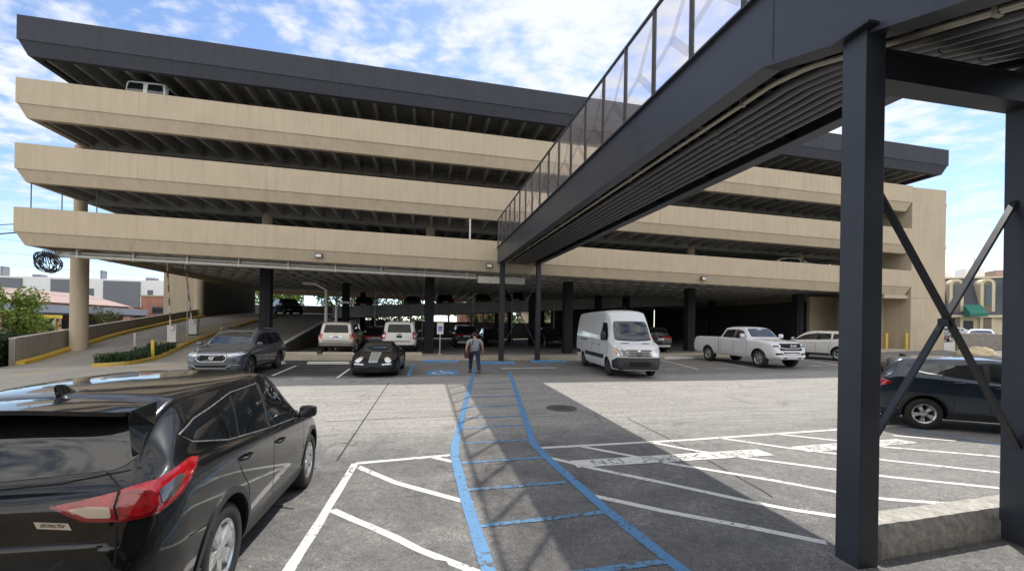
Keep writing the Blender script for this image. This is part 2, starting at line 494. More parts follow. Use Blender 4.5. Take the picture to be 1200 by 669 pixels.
        for i in range(nx + 1):
            for j in range(ny + 1):
                q = Vector((min(xs) + i * rr, min(ys) + j * rr))
                if inside2(q, bd) and min((q - b).length for b in bd) > res * .45: pts.append(q)
        r = delaunay_2d_cdt(pts, [], [list(range(nb))], 1, 1e-5)
        vs = []; nrm = []
        for q in r[0]:
            o = org + U * q.x + V * q.y
            hit, nn, _, _ = s.bvh.ray_cast(o - D * 6, D)
            if hit is None: hit, nn, _, _ = s.bvh.find_nearest(o)
            if nn.dot(D) > 0: nn = -nn
            vs.append(hit + nn * off); nrm.append(nn)
        b = MB(); fs = [list(f) for f in r[2]]
        cnt = {}
        for f in fs:
            for i in range(len(f)):
                e = (f[i], f[(i + 1) % len(f)]); cnt[e] = 1
        N = len(vs); vs2 = vs + [v - nn * skirt for v, nn in zip(vs, nrm)]
        sk = [(e[1], e[0], e[0] + N, e[1] + N) for e in cnt if (e[1], e[0]) not in cnt]
        b.add(vs2, fs + sk)
        o = b.build(name, m, parent or s.root, fix=False)
        # orient outward
        me = o.data
        if me.polygons and sum(p.normal.dot(nrm[p.vertices[0]]) * p.area for p in me.polygons if max(p.vertices) < N) < 0: me.flip_normals()
        smooth_mesh(me, 50)
        return o
    def side(s, name, poly, m, sides=(1, -1), **k):
        out = []
        for sg in sides:
            if sg > 0: out.append(s.patch(name, [(x, z) for x, z in poly], (0, 2, 0), (1, 0, 0), (0, 0, 1), (0, -1, 0), m, **k))
            else: out.append(s.patch(name, [(x, z) for x, z in poly], (0, -2, 0), (1, 0, 0), (0, 0, 1), (0, 1, 0), m, **k))
        return out
    def front(s, name, poly, m, **k): return s.patch(name, poly, (4, 0, 0), (0, 1, 0), (0, 0, 1), (-1, 0, 0), m, **k)
    def rear(s, name, poly, m, **k): return s.patch(name, poly, (-4, 0, 0), (0, 1, 0), (0, 0, 1), (1, 0, 0), m, **k)
    def above(s, name, poly, m, **k): return s.patch(name, poly, (0, 0, 4), (1, 0, 0), (0, 1, 0), (0, 0, -1), m, **k)
    def corner(s, name, fnpoly, m, end, sg, ang=45, **k):
        """patch seen from a corner: end=+1 front/-1 rear, sg=+1 left/-1 right; polygon in (x outward-to-side, z)"""
        a = R(ang); D = Vector((-end * math.cos(a), -sg * math.sin(a), 0)); U = Vector((-end * math.sin(a), sg * math.cos(a), 0))
        P = s.P; c0 = Vector((P['xf'] if end > 0 else P['xr'], sg * P['W'] / 2 * .94, 0))
        return s.patch(name, fnpoly, c0 - D * .5, U, (0, 0, 1), D, m, **k)
    # ---- bolt-on pieces
    def wheels(s, rim_r=.23, w=.22, spokes=5, sw=.06, style='pair', rim_mat=None):
        P = s.P; t, q = wheel_mesh(P['wr'], w, rim_r, spokes, sw, style)
        first = None
        for ax in P['axles']:
            for sg in (1, -1):
                y = sg * (P['W'] / 2 - w / 2 - P.get('inset', .03))
                if first is None:
                    a = t.build('wheel', M_TYRE, s.root, 40); b = q.build('rim', [rim_mat or M_ALLOY, M_WELL], a, 35)
                    first = (a, b)
                else:
                    a = first[0].copy(); COL.objects.link(a); b = first[1].copy(); COL.objects.link(b); a.parent = s.root; b.parent = a
                a.location = (ax, y, P['wr']); a.rotation_euler = (0, random.uniform(0, 1.2), 0 if sg > 0 else math.pi)
    def mirrors(s, x, z, y, m=None, size=(.12, .22, .15), arm=True):
        for sg in (1, -1):
            b = MB(); n = 10; prof = []
            vs = []; fs = []
            sx, sy, sz = size
            rr = [(0, .55), (.25, .9), (.6, 1.0), (.9, .92), (1.0, .75)]
            for u, k in rr:
                for j in range(12):
                    a = 2 * math.pi * j / 12; ca, sa = math.cos(a), math.sin(a)
                    f = abs(ca) ** .6 * (1 if ca > 0 else -1); g = abs(sa) ** .6 * (1 if sa > 0 else -1)
                    vs.append((x + sx * (.5 - u), sg * (y + sy * .5 + f * sy / 2 * k), z + g * sz / 2 * k))
            for i in range(4):
                for j in range(12):
                    fs.append((i * 12 + j, i * 12 + (j + 1) % 12, (i + 1) * 12 + (j + 1) % 12, (i + 1) * 12 + j))
            fs += [list(range(12)), list(range(48, 60))]
            b.add(vs, fs)
            if arm: b.hexa([(x - .03, sg * (y - .09), z - sz * .6), (x + .04, sg * (y - .09), z - sz * .6), (x + .04, sg * (y + .07), z - sz * .35), (x - .03, sg * (y + .07), z - sz * .35),
                    (x - .03, sg * (y - .09), z - sz * .4), (x + .04, sg * (y - .09), z - sz * .4), (x + .04, sg * (y + .07), z - sz * .15), (x - .03, sg * (y + .07), z - sz * .15)])
            o = b.build('mirror', m or s.paint, s.root, 45)
            g = MB(); k = .82
            g.add([(x - sx * .5 - .003, sg * (y + sy * .5 + i * sy * .36), z + j * sz * .34) for i, j in ((-1, -1), (1, -1), (1, 1), (-1, 1))], [(0, 1, 2, 3)])
            g.build('mirror_glass', M_CHROME, o)
    def handles(s, spots, m=None, l=.19):
        for x, z in spots:
            for sg in (1, -1):
                hit, nn, _, _ = s.bvh.ray_cast(Vector((x, sg * 3, z)), Vector((0, -sg, 0)))
                if hit is None: continue
                b = MB(); y = hit.y
                b.tube([(x - l / 2, y - sg * .005, z - .004), (x - l / 2 + .03, y + sg * .028, z), (x + l / 2 - .03, y + sg * .03, z + .004), (x + l / 2, y - sg * .005, z + .006)], [.013, .016, .016, .012], 8)
                b.build('door_handle', m or s.paint, s.root, 50)
    def seam(s, pts, sides=(1, -1), w=.009):
        poly = stroke2(pts, w)
        return s.side('door_gap', poly, M_WELL, sides=sides, off=.0015, res=.08, skirt=.004)
    def plate(s, end, z, y=0, w=.31, h=.16, m=None, text=None):
        x0 = 5 * end
        hit, nn, _, _ = s.bvh.ray_cast(Vector((x0, y, z)), Vector((-end, 0, 0)))
        b = MB(); b.box(hit.x - .012 if end < 0 else hit.x, hit.x if end < 0 else hit.x + .012, y - w / 2, y + w / 2, z - h / 2, z + h / 2)
        o = b.build('licence_plate', m or M_PLATE, s.root)
        g = MB()
        for k in range(6):
            yy = y - w * .34 + k * w * .136; xx = hit.x + end * .0125
            g.box(min(xx, xx + end * .002), max(xx, xx + end * .002), yy - w * .045, yy + w * .045, z - h * .22, z + h * .22)
        g.build('plate_characters', M_INK, o)
    def place(s, loc, heading, scale=1.0, tilt=0.0):
        s.root.location = loc; s.root.rotation_euler = (0, tilt, heading); s.root.scale = (scale,) * 3

def inside2(p, poly):
    c = False; n = len(poly); j = n - 1
    for i in range(n):
        a, b = poly[i], poly[j]
        if (a[1] > p[1]) != (b[1] > p[1]) and p[0] < (b[0] - a[0]) * (p[1] - a[1]) / (b[1] - a[1]) + a[0]: c = not c
        j = i
    return c
def stroke2(pts, w, closed=False):
    """polyline -> thin polygon"""
    pts = [Vector(p) for p in pts]; n = len(pts); L = []; Rr = []
    for i in range(n):
        d = (pts[min(i + 1, n - 1)] - pts[max(i - 1, 0)]).normalized(); q = Vector((-d.y, d.x)) * w / 2
        L.append(pts[i] + q); Rr.append(pts[i] - q)
    return Rr + L[::-1]
def rnd(poly, r=.04, k=4):
    """round the corners of a polygon"""
    P = [Vector(p) for p in poly]; n = len(P); out = []
    for i in range(n):
        a, b, c = P[i - 1], P[i], P[(i + 1) % n]
        u = (a - b); v = (c - b); q = min(r, u.length * .45, v.length * .45)
        p0 = b + u.normalized() * q; p1 = b + v.normalized() * q
        for j in range(k + 1):
            t = j / k; out.append((1 - t) ** 2 * p0 + 2 * t * (1 - t) * b + t * t * p1)
    return [tuple(p) for p in out]
def arc_strip(cx, cz, r0, r1, a0, a1, n=20):
    o = [(cx + r1 * math.cos(R(a0 + (a1 - a0) * i / n)), cz + r1 * math.sin(R(a0 + (a1 - a0) * i / n))) for i in range(n + 1)]
    i_ = [(cx + r0 * math.cos(R(a1 + (a0 - a1) * i / n)), cz + r0 * math.sin(R(a1 + (a0 - a1) * i / n))) for i in range(n + 1)]
    return o + i_

def suv_profile(L, W, H, WB, fo, wr=.36, nose=.72, hood=1.0, cowl=1.10, belt_f=1.0, belt_r=1.10, ws0=.25, ws1=1.05, rear0=.12, rear1=.45, tail=1.0, rw=.62, bot=.24, spoiler=.0, drop=.03, **kw):
    """tables for a two-box body. ws0/ws1: windscreen foot and head behind the front axle; rear0/rear1: tailgate rake"""
    ax = WB / 2; xf = ax + fo; xr = xf - L; a = ax
    top = [(xr, tail * .78), (xr + .02, tail * .93), (xr + rear0, tail), (xr + (rear0 + rear1) / 2, (tail + H) / 2 + .03), (xr + rear1, H - drop - .045), (xr + rear1 + .12, H - drop), (xr + L * .40, H - .006),
           (a - ws1 - .35, H), (a - ws1, H - .05), (a - (ws0 + ws1) / 2, (H + cowl) / 2 + .03), (a - ws0, cowl), (a - ws0 + .12, cowl - .035), (a + .35, hood), (xf - .28, hood - .09), (xf - .08, nose + .06), (xf, nose - .10)]
    belt = [(xr, tail * .72), (xr + .10, tail - .02), (xr + .5, belt_r), (0, (belt_f + belt_r) / 2), (a - ws0, belt_f), (a + .3, hood - .10), (xf - .2, nose - .05), (xf, nose - .16)]
    b = [(xr, bot + .14), (xr + .35, bot + .02), (-ax + .5, bot), (ax - .5, bot), (xf - .4, bot - .02), (xf, bot + .02)]
    h = W / 2
    wid = [(xr, h * .86), (xr + .08, h * .93), (xr + .35, h * .985), (-ax * .5, h), (ax * .6, h), (ax + .1, h * .985), (xf - .35, h * .93), (xf - .1, h * .82), (xf, h * .66)]
    rf = [(xr, h * .74), (xr + rear0, h * .76), (xr + rear1, h * rw * 1.10), (-.3, h * (rw + .11)), (a - ws1, h * (rw + .08)), (a - ws0, h * .78), (a + .3, h * .74), (xf - .3, h * .66), (xf, h * .52)]
    P = dict(top=top, belt=belt, bot=b, wid=wid, roofw=rf, W=W, axles=(ax, -ax), wr=wr, L=L, H=H, xf=xf, xr=xr)
    P.update(kw); return P
def text_mesh(s, size, m, bold=False):
    cu = bpy.data.curves.new('text', 'FONT'); cu.body = s; cu.size = size; cu.align_x = 'CENTER'; cu.align_y = 'CENTER'; cu.extrude = size * .02
    if bold: cu.offset = size * .02
    o = bpy.data.objects.new('lettering', cu); link(o)
    dg = bpy.context.evaluated_depsgraph_get(); me = bpy.data.meshes.new_from_object(o.evaluated_get(dg))
    bpy.data.objects.remove(o); bpy.data.curves.remove(cu)
    me.name = 'lettering'; me.materials.clear(); me.materials.append(m)
    return link(bpy.data.objects.new('lettering', me))
def place_flat(o, parent, at, xdir, ydir):
    """lay lettering (written in x, y) at a point of its parent's space"""
    x = Vector(xdir).normalized(); z = x.cross(Vector(ydir)).normalized(); y = z.cross(x)
    o.parent = parent
    o.matrix_local = Matrix.Translation(at) @ Matrix(((x.x, y.x, z.x, 0), (x.y, y.y, z.y, 0), (x.z, y.z, z.z, 0), (0, 0, 0, 1)))
# ------------------------------------------------------------------ ground, asphalt, paint
def make_asphalt():
    m, nt, p = new_mat('asphalt')
    v = coord(nt); L = nt.links
    sep = nt.nodes.new('ShaderNodeSeparateXYZ'); L.new(v, sep.inputs[0])
    big = noise_node(nt, v, .22, 5, .6, .4); mid = noise_node(nt, v, 1.3, 6, .62, .3); fine = noise_node(nt, v, 26, 5, .7); grain = noise_node(nt, v, 140, 3, .75)
    streak = noise_node(nt, map_node(nt, v, (.35, 3.2, 1)), 1.6, 5, .6, .5)
    # zones along t: darkest tone by the garage, worn grey lane, sealed black nearest
    tt = math_node(nt, 'ADD', sep.outputs['Y'], math_node(nt, 'MULTIPLY', math_node(nt, 'SUBTRACT', mid, .5), 1.6))
    tt = math_node(nt, 'ADD', tt, math_node(nt, 'MULTIPLY', math_node(nt, 'SUBTRACT', big, .5), 2.0))
    def band(a, b):
        r = nt.nodes.new('ShaderNodeMapRange'); r.interpolation_type = 'SMOOTHSTEP'
        r.inputs['From Min'].default_value = a; r.inputs['From Max'].default_value = b
        L.new(tt, r.inputs['Value']); return r.outputs[0]
    worn = ramp_node(nt, streak, [(.25, (.205, .198, .184)), (.5, (.277, .267, .248)), (.75, (.348, .336, .312))])
    sealed = ramp_node(nt, mid, [(.25, (.112, .111, .110)), (.5, (.150, .148, .144)), (.75, (.204, .199, .191))])
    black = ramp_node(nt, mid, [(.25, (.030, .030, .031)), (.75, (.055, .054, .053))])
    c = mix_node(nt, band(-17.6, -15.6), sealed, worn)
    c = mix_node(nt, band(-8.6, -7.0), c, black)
    # right of the walkway the sealing is sun-bleached
    r = nt.nodes.new('ShaderNodeMapRange'); r.interpolation_type = 'SMOOTHSTEP'; r.inputs['From Min'].default_value = -.4; r.inputs['From Max'].default_value = 2.5
    L.new(math_node(nt, 'ADD', sep.outputs['X'], math_node(nt, 'MULTIPLY', math_node(nt, 'ADD', sep.outputs['Y'], 19.5), .45)), r.inputs['Value'])
    c = mix_node(nt, math_node(nt, 'MULTIPLY', r.outputs[0], .55), c, mix_node(nt, .0, worn, worn))
    # exposed stones and pale scuffs
    st = ramp_node(nt, fine, [(.52, (0, 0, 0)), (.66, (1, 1, 1))]); pat = ramp_node(nt, mid, [(.50, (.08, .08, .08)), (.66, (1, 1, 1))])
    sc = nt.nodes.new('ShaderNodeMix'); sc.data_type = 'RGBA'; sc.blend_type = 'MULTIPLY'; sc.inputs['Factor'].default_value = 1
    L.new(st, sc.inputs['A']); L.new(pat, sc.inputs['B'])
    bw = nt.nodes.new('ShaderNodeRGBToBW'); L.new(sc.outputs['Result'], bw.inputs[0])
    c = mix_node(nt, math_node(nt, 'MULTIPLY', bw.outputs[0], .55), c, (.42, .39, .33))
    g = ramp_node(nt, grain, [(.3, (.62, .62, .62)), (.5, (1, 1, 1)), (.72, (1.5, 1.5, 1.5))])
    c = mix_node(nt, .75, c, g, 'MULTIPLY')
    f2 = ramp_node(nt, noise_node(nt, v, 11, 5, .68), [(.32, (.72, .72, .72)), (.5, (1, 1, 1)), (.7, (1.28, 1.27, 1.25))])
    c = mix_node(nt, .85, c, f2, 'MULTIPLY')
    f3 = ramp_node(nt, noise_node(nt, v, 52, 3, .8), [(.34, (.55, .55, .56)), (.5, (1, 1, 1)), (.66, (1.55, 1.53, 1.5))])
    c = mix_node(nt, .8, c, f3, 'MULTIPLY')
    # oil and tyre stains
    oil = ramp_node(nt, noise_node(nt, v, .75, 4, .5, .8), [(.62, (1, 1, 1)), (.74, (.62, .61, .60))])
    c = mix_node(nt, .8, c, oil, 'MULTIPLY')
    # cracks
    vo = nt.nodes.new('ShaderNodeTexVoronoi'); vo.feature = 'DISTANCE_TO_EDGE'; vo.inputs['Scale'].default_value = .36
    wob = nt.nodes.new('ShaderNodeVectorMath'); wob.operation = 'ADD'; L.new(v, wob.inputs[0])
    nz = nt.nodes.new('ShaderNodeTexNoise'); nz.inputs['Scale'].default_value = 1.7; nz.inputs['Detail'].default_value = 5; L.new(v, nz.inputs['Vector'])
    L.new(nz.outputs['Color'], wob.inputs[1]); L.new(wob.outputs[0], vo.inputs['Vector'])
    ck = ramp_node(nt, vo.outputs['Distance'], [(.0, (.32, .31, .30)), (.0035, (.45, .44, .43)), (.007, (1, 1, 1))])
    ckm = ramp_node(nt, big, [(.50, (0, 0, 0)), (.60, (1, 1, 1))]); bw2 = nt.nodes.new('ShaderNodeRGBToBW'); L.new(ckm, bw2.inputs[0])
    c = mix_node(nt, math_node(nt, 'MULTIPLY', bw2.outputs[0], .8), c, mix_node(nt, 1, c, ck, 'MULTIPLY'))
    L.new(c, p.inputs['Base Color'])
    p.inputs['Roughness'].default_value = .86; p.inputs['Specular IOR Level'].default_value = .32
    h = math_node(nt, 'ADD', math_node(nt, 'MULTIPLY', grain, .5), math_node(nt, 'MULTIPLY', fine, .6))
    L.new(bump_node(nt, h, .55, .012), p.inputs['Normal'])
    return m
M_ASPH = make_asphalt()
def make_paint(name, col, wear=.5, under=(.09, .085, .08)):
    m, nt, p = new_mat(name); v = coord(nt)
    n = noise_node(nt, v, 16, 6, .72); n2 = noise_node(nt, v, 1.5, 4, .6)
    s = math_node(nt, 'ADD', math_node(nt, 'MULTIPLY', n, .7), math_node(nt, 'MULTIPLY', n2, .3))
    e = .66 - wear * .22
    f = ramp_node(nt, s, [(e - .04, (0, 0, 0)), (e + .035, (1, 1, 1))]); bw = nt.nodes.new('ShaderNodeRGBToBW'); nt.links.new(f, bw.inputs[0])
    tint = ramp_node(nt, n2, [(.3, [x * .82 for x in col]), (.7, col)])
    nt.links.new(mix_node(nt, bw.outputs[0], tint, under), p.inputs['Base Color'])
    p.inputs['Roughness'].default_value = .7
    nt.links.new(bump_node(nt, noise_node(nt, v, 130, 3, .7), .4, .008), p.inputs['Normal'])
    return m
M_WHITE = make_paint('road_paint_white', (.74, .73, .68), .30)
M_BLUE = make_paint('road_paint_blue', (.105, .275, .50), .45)
M_BLUEF = make_paint('road_paint_blue_faded', (.13, .31, .52), .55)
M_YELLOW = make_paint('kerb_paint_yellow', (.62, .40, .035), .45, (.28, .26, .22))
M_JOINT = mat('joint_filler', (.035, .034, .032), .9)
M_CONC = mat('concrete_paving', (.36, .325, .265), .88, var=.28, vscale=.5, bump=.4, bscale=50)
M_KERB = mat('kerb_concrete', (.42, .37, .29), .85, var=.25, vscale=1.6, bump=.4, bscale=45)

def build_ground():
    a = sorted(set([-1600, -800, -400, -200, -120, -80] + list(range(-60, -26, 3)) + [-25, -17] + [x * .75 for x in range(-34, -9)] + [-7.2 + x * .3 for x in range(0, 38)] + [4.5 + x * .75 for x in range(0, 15)] + list(range(16, 62, 3)) + [80, 120, 200, 400, 800, 1600]))
    b = sorted(set([-300, -120, -60, -40, -32, -28] + [-25.2 + x * .3 for x in range(0, 40)] + [-13.2 + x * .65 for x in range(0, 22)] + [-8] + list(range(2, 60, 4)) + [80, 120, 200, 400, 800, 1700]))
    m = MB(); n = len(b)
    for s in a:
        for t in b: m.v.append((s, t, zg(s, t)))
    for i in range(len(a) - 1):
        for j in range(n - 1):
            m.f.append((i * n + j, i * n + n + j, i * n + n + j + 1, i * n + j + 1)); m.mi.append(0)
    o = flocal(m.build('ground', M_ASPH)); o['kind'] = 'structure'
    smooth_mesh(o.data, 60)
build_ground()

def strip_bm(m, pts, w, lift=.004, step=.35, s_w=None):
    P = [Vector(p) for p in pts]; q = []
    for i in range(len(P) - 1):
        k = max(1, int((P[i + 1] - P[i]).length / step))
        q += [P[i] + (P[i + 1] - P[i]) * j / k for j in range(k)]
    q.append(P[-1]); n = len(q); vs = []
    for i in range(n):
        d = (q[min(i + 1, n - 1)] - q[max(i - 1, 0)]).normalized(); x = Vector((-d.y, d.x)); ww = w * (1 + .06 * math.sin(i * 2.3 + pts[0][0]))
        for k in (-1, 1):
            r = q[i] + x * k * ww / 2; vs.append((r.x, r.y, zg(r.x, r.y) + lift))
    m.add(vs, [(2 * i, 2 * i + 1, 2 * i + 3, 2 * i + 2) for i in range(n - 1)])
def marking(name, lines, w, mt, lift=.004):
    m = MB()
    for l in lines: strip_bm(m, l, w, lift)
    o = flocal(m.build(name, mt)); o['kind'] = 'structure'; up(o); return o
def up(o):
    me = o.data
    bm = bmesh.new(); bm.from_mesh(me)
    for f in bm.faces:
        f.normal_update()
        if f.normal.z < 0: f.normal_flip()
    bm.to_mesh(me); bm.free()
def quad_sheet(name, q, mt, lift=.004, n=8):
    m = MB(); q = [Vector(p) for p in q]
    for i in range(n + 1):
        for j in range(n + 1):
            u, v = i / n, j / n; r = (q[0] * (1 - u) + q[1] * u) * (1 - v) + (q[3] * (1 - u) + q[2] * u) * v
            m.v.append((r.x, r.y, zg(r.x, r.y) + lift))
    for i in range(n):
        for j in range(n):
            m.f.append((i * (n + 1) + j, (i + 1) * (n + 1) + j, (i + 1) * (n + 1) + j + 1, i * (n + 1) + j + 1)); m.mi.append(0)
    o = flocal(m.build(name, mt)); o['kind'] = 'structure'; up(o); return o
WHITE = [[(-5.29, -18.0), (-3.77, -17.79)], [(-5.29, -18.0), (-5.36, -19.58), (-5.35, -21.2), (-5.36, -21.59)], [(-5.23, -18.16), (-4.6, -18.92), (-3.62, -19.76)], [(-5.3, -19.69), (-5.0, -20.04), (-4.25, -20.9), (-3.72, -21.3)], [(-4.11, -17.82), (-3.75, -18.14)], [(-2.15, -17.61), (0.84, -17.51), (5.02, -17.2), (7.01, -17.06)], [(-1.34, -17.63), (-0.67, -18.27), (-0.26, -18.69), (0.85, -19.59), (1.54, -20.23), (1.97, -20.51), (2.78, -20.8), (3.18, -20.97)], [(0.11, -17.55), (0.7, -18.2), (1.27, -18.64), (2.43, -19.46), (2.89, -19.81), (4.09, -20.45)], [(-2.13, -18.16), (-1.86, -18.44), (-1.65, -18.7), (-0.76, -19.52), (0.05, -20.32), (0.36, -20.57), (0.82, -20.85)], [(-2.01, -19.75), (-1.27, -20.36), (-0.51, -20.9), (0.05, -21.33)], [(3.13, -17.32), (4.1, -18.01), (4.62, -18.51), (6.12, -19.29)], [(1.7, -17.46), (2.58, -18.28), (3.24, -18.76), (3.75, -19.16), (4.99, -19.94)], [(5.68, -17.79), (6.58, -18.33)]]
BLUE_THICK = [[(-1.82, -1.19), (-2.11, -6.7)], [(-2.2, -7.01), (-3.66, -17.25), (-3.71, -17.93), (-3.68, -19.58), (-3.61, -21.65)], [(-0.51, -6.45), (-2.19, -17.35), (-2.17, -18.01), (-1.99, -20.23), (-1.76, -21.9)], [(-4.82, -2.36), (-4.86, -7.59)]]
BLUE = [[(-3.53, -17.15), (-2.17, -17.06)], [(-3.62, -18.22), (-2.23, -18.14)], [(-3.63, -19.32), (-2.19, -19.26)], [(-3.59, -20.37), (-1.99, -20.25)], [(-3.11, -21.41), (-1.81, -21.36)], [(-3.43, -16.07), (-2.03, -15.93)], [(-3.28, -15.1), (-1.9, -15.02)], [(-3.08, -13.88), (-1.68, -13.75)], [(-2.83, -12.47), (-1.47, -12.41)], [(-2.66, -11.17), (-1.24, -10.91)], [(-2.46, -9.74), (-1.1, -9.57)], [(-2.25, -8.17), (-0.87, -8.01)], [(-0.66, -2.77), (-0.55, -4.97)], [(-1.51, -4.11), (-1.06, -6.76)], [(0.82, -2.81), (1.07, -6.88)], [(2.18, -2.34), (1.88, -6.59)], [(4.23, -0.71), (3.56, -6.32)], [(6.57, -17.29), (7.14, -18.71)]]
STALL = [[(-10.24, -3.15), (-10.01, -7.11)], [(-7.57, -4.65), (-7.47, -8.01)], [(-8.91, -8.21), (-8.37, -8.02)], [(10.45, -0.04), (9.26, -6.05)], [(13.17, -0.58), (12.08, -6.09)], [(7.63, -5.67), (8.3, -5.78)], [(10.41, -5.85), (11.04, -6.02)], [(18.08, -3.46), (17.43, -6.35)], [(15.91, -6.0), (16.54, -6.15)]]
JOINTS = [[(-5.47, -9.31), (-5.56, -15.18), (-5.6, -17.83)], [(-6.39, -15.08), (-4.75, -14.95), (-3.25, -14.86)], [(0.6, -15.59), (0.62, -17.25), (0.53, -18.93), (0.46, -20.02), (0.43, -20.19)], [(-1.91, -14.97), (-1.21, -14.81)], [(-6.21, -18.06), (-5.82, -18.16)], [(-6.25, -19.35), (-5.75, -19.58)]]
QUADS = {'block1': [(-1.83, -18.38), (1.88, -18.26), (1.94, -18.62), (-1.81, -18.71)], 'block2': [(2.65, -18.21), (5.42, -18.05), (5.58, -18.35), (2.72, -18.56)], 'isa': [(-4.11, -7.38), (-2.83, -7.28), (-2.71, -5.41), (-4.1, -5.56)], 'bar': [(-0.59, -5.2), (2.25, -4.77), (2.5, -3.99), (-0.45, -4.4)]}
marking('white_line', WHITE, .105, M_WHITE)
marking('stall_line', STALL, .10, M_WHITE)
marking('blue_walkway_line', BLUE_THICK, .145, M_BLUE, .008)
marking('blue_crossing_line', BLUE, .085, M_BLUEF, .006)
marking('pavement_joint', JOINTS, .03, M_JOINT, .003)
marking('yellow_lane_line', [[(-19.13, -5.88), (-20.99, -1.34)], [(-15.58, -5.61), (-15.38, -2.35)]], .10, M_YELLOW, .009)
M_PANEL = make_paint('road_paint_panel', (.76, .75, .69), .45)
for k in ('block1', 'block2'): quad_sheet('painted_panel', QUADS[k], M_PANEL, .0075, 10)
quad_sheet('painted_bar', [(-.59, -5.0), (2.25, -4.75), (2.28, -4.45), (-.55, -4.72)], M_PANEL, .008)
quad_sheet('disabled_bay_panel', QUADS['isa'], M_BLUE, .006)
def no_parking(q, txt):
    """dark worn letters on the white panels"""
    A, B, C, D = [Vector(p) for p in q]; n = len(txt); m = MB()
    G = {'N': [(0, 0, 0, 1), (0, 1, 1, 0), (1, 0, 1, 1)], 'O': [(0, 0, 0, 1), (0, 1, 1, 1), (1, 1, 1, 0), (1, 0, 0, 0)], 'P': [(0, 0, 0, 1), (0, 1, 1, 1), (1, 1, 1, .5), (1, .5, 0, .5)],
         'A': [(0, 0, .5, 1), (.5, 1, 1, 0), (.25, .45, .75, .45)], 'R': [(0, 0, 0, 1), (0, 1, 1, 1), (1, 1, 1, .5), (1, .5, 0, .5), (.4, .5, 1, 0)], 'K': [(0, 0, 0, 1), (0, .5, 1, 1), (0, .5, 1, 0)],
         'I': [(.5, 0, .5, 1)], 'G': [(1, 1, 0, 1), (0, 1, 0, 0), (0, 0, 1, 0), (1, 0, 1, .45), (1, .45, .5, .45)], ' ': []}
    for i, ch in enumerate(txt):
        for x0, y0, x1, y1 in G[ch]:
            def pt(x, y):
                u = .08 + .84 * (i + .15 + .6 * x) / n; v = .80 - .60 * y
                return (A * (1 - u) + B * u) * (1 - v) + (D * (1 - u) + C * u) * v
            strip_bm(m, [pt(x0, y0), pt(x1, y1)], .035, .0105, .2)
    o = flocal(m.build('panel_lettering', M_PLET)); o['kind'] = 'structure'; up(o)
M_PLET = make_paint('worn_lettering', (.12, .115, .11), .72, (.60, .59, .55))
def flipq(q): return [q[3], q[2], q[1], q[0]]
no_parking(flipq(QUADS['block1'])[::1] and [QUADS['block1'][i] for i in (0, 1, 2, 3)], 'NO PARKING')
no_parking(QUADS['block2'], 'NO PARKING')
def wheelchair_symbol():
    m = MB(); c = Vector((-3.42, -6.42)); k = 1.5
    def P(x, y): return (c.x + x * k * .75, c.y + y * k)
    strip_bm(m, [P(-.08, .30), P(-.05, .02), P(.22, .0), P(.30, -.26), P(.40, -.24)], .11, .010, .1)
    strip_bm(m, [P(-.06, .16), P(.18, .14)], .09, .0105, .1)
    strip_bm(m, [P(-.14 + .26 * math.cos(R(a)), -.16 + .24 * math.sin(R(a))) for a in range(115, 345, 12)], .09, .0110, .1)
    hd = [P(-.09 + .075 * math.cos(R(a)), .42 + .065 * math.sin(R(a))) for a in range(0, 360, 30)]
    m.add([(x, y, zg(x, y) + .0115) for x, y in hd], [list(range(len(hd)))])
    o = flocal(m.build('wheelchair_symbol', M_WHITE)); o['kind'] = 'structure'; up(o)
wheelchair_symbol()
# concrete driveway on the left
def driveway():
    m = MB(); S = [-60, -48, -38, -31, -28, -26, -24.2, -22.5, -21, -19.5, -18, -16.8, -15.8, -14.8, -13.6]; S = [-60, -48, -38, -31, -28] + [-25 + .75 * i for i in range(11)] + [-17, -16.5, -15.6, -14.8, -13.4]; T = [-15 + .6 * i for i in range(23)] + [-1.2]
    def edge(t): return 0
    for s in S:
        for t in T: m.v.append((s + (.9 * (t + 7) * -.12 if s > -14 else 0), t, zg(s, t) + .008))
    n = len(T)
    for i in range(len(S) - 1):
        for j in range(n - 1): m.f.append((i * n + j, i * n + n + j, i * n + n + j + 1, i * n + j + 1)); m.mi.append(0)
    o = flocal(m.build('driveway', M_CONC)); o['kind'] = 'structure'; up(o)
driveway()
# ------------------------------------------------------------------ the parking garage
def paint_concrete(name, col, var=.09, streak=.09, bump=.25):
    """painted precast: board texture, rain streaks, soft mottling"""
    m, nt, p = new_mat(name); MATS[name] = m
    v = coord(nt)
    n1 = noise_node(nt, v, .7, 6, .6); n2 = noise_node(nt, map_node(nt, v, (2.6, 2.6, .22)), 1.4, 5, .65); n3 = noise_node(nt, v, 22, 5, .7)
    s = math_node(nt, 'ADD', math_node(nt, 'MULTIPLY', n1, .6), math_node(nt, 'MULTIPLY', n3, .4))
    c = ramp_node(nt, s, [(.3, [x * (1 - var) for x in col]), (.7, [min(1, x * (1 + var)) for x in col])])
    st = ramp_node(nt, n2, [(.30, [1 - streak * 1.3] * 3), (.52, [1.0] * 3), (.8, [1 + streak * .4] * 3)])
    c = mix_node(nt, 1.0, c, st, 'MULTIPLY')
    nt.links.new(c, p.inputs['Base Color']); p.inputs['Roughness'].default_value = .82; p.inputs['Specular IOR Level'].default_value = .3
    nt.links.new(bump_node(nt, math_node(nt, 'ADD', n3, n2), bump, .02), p.inputs['Normal'])
    return m
M_TAN = paint_concrete('tan_painted_concrete', (.490, .402, .290))
M_SLATE = paint_concrete('slate_painted_concrete', (.052, .055, .068), .12, .1)
M_TEE = paint_concrete('grey_concrete_tees', (.31, .305, .285), .16, .2)
M_SOFFIT = paint_concrete('pale_soffit', (.64, .63, .59), .16, .15)
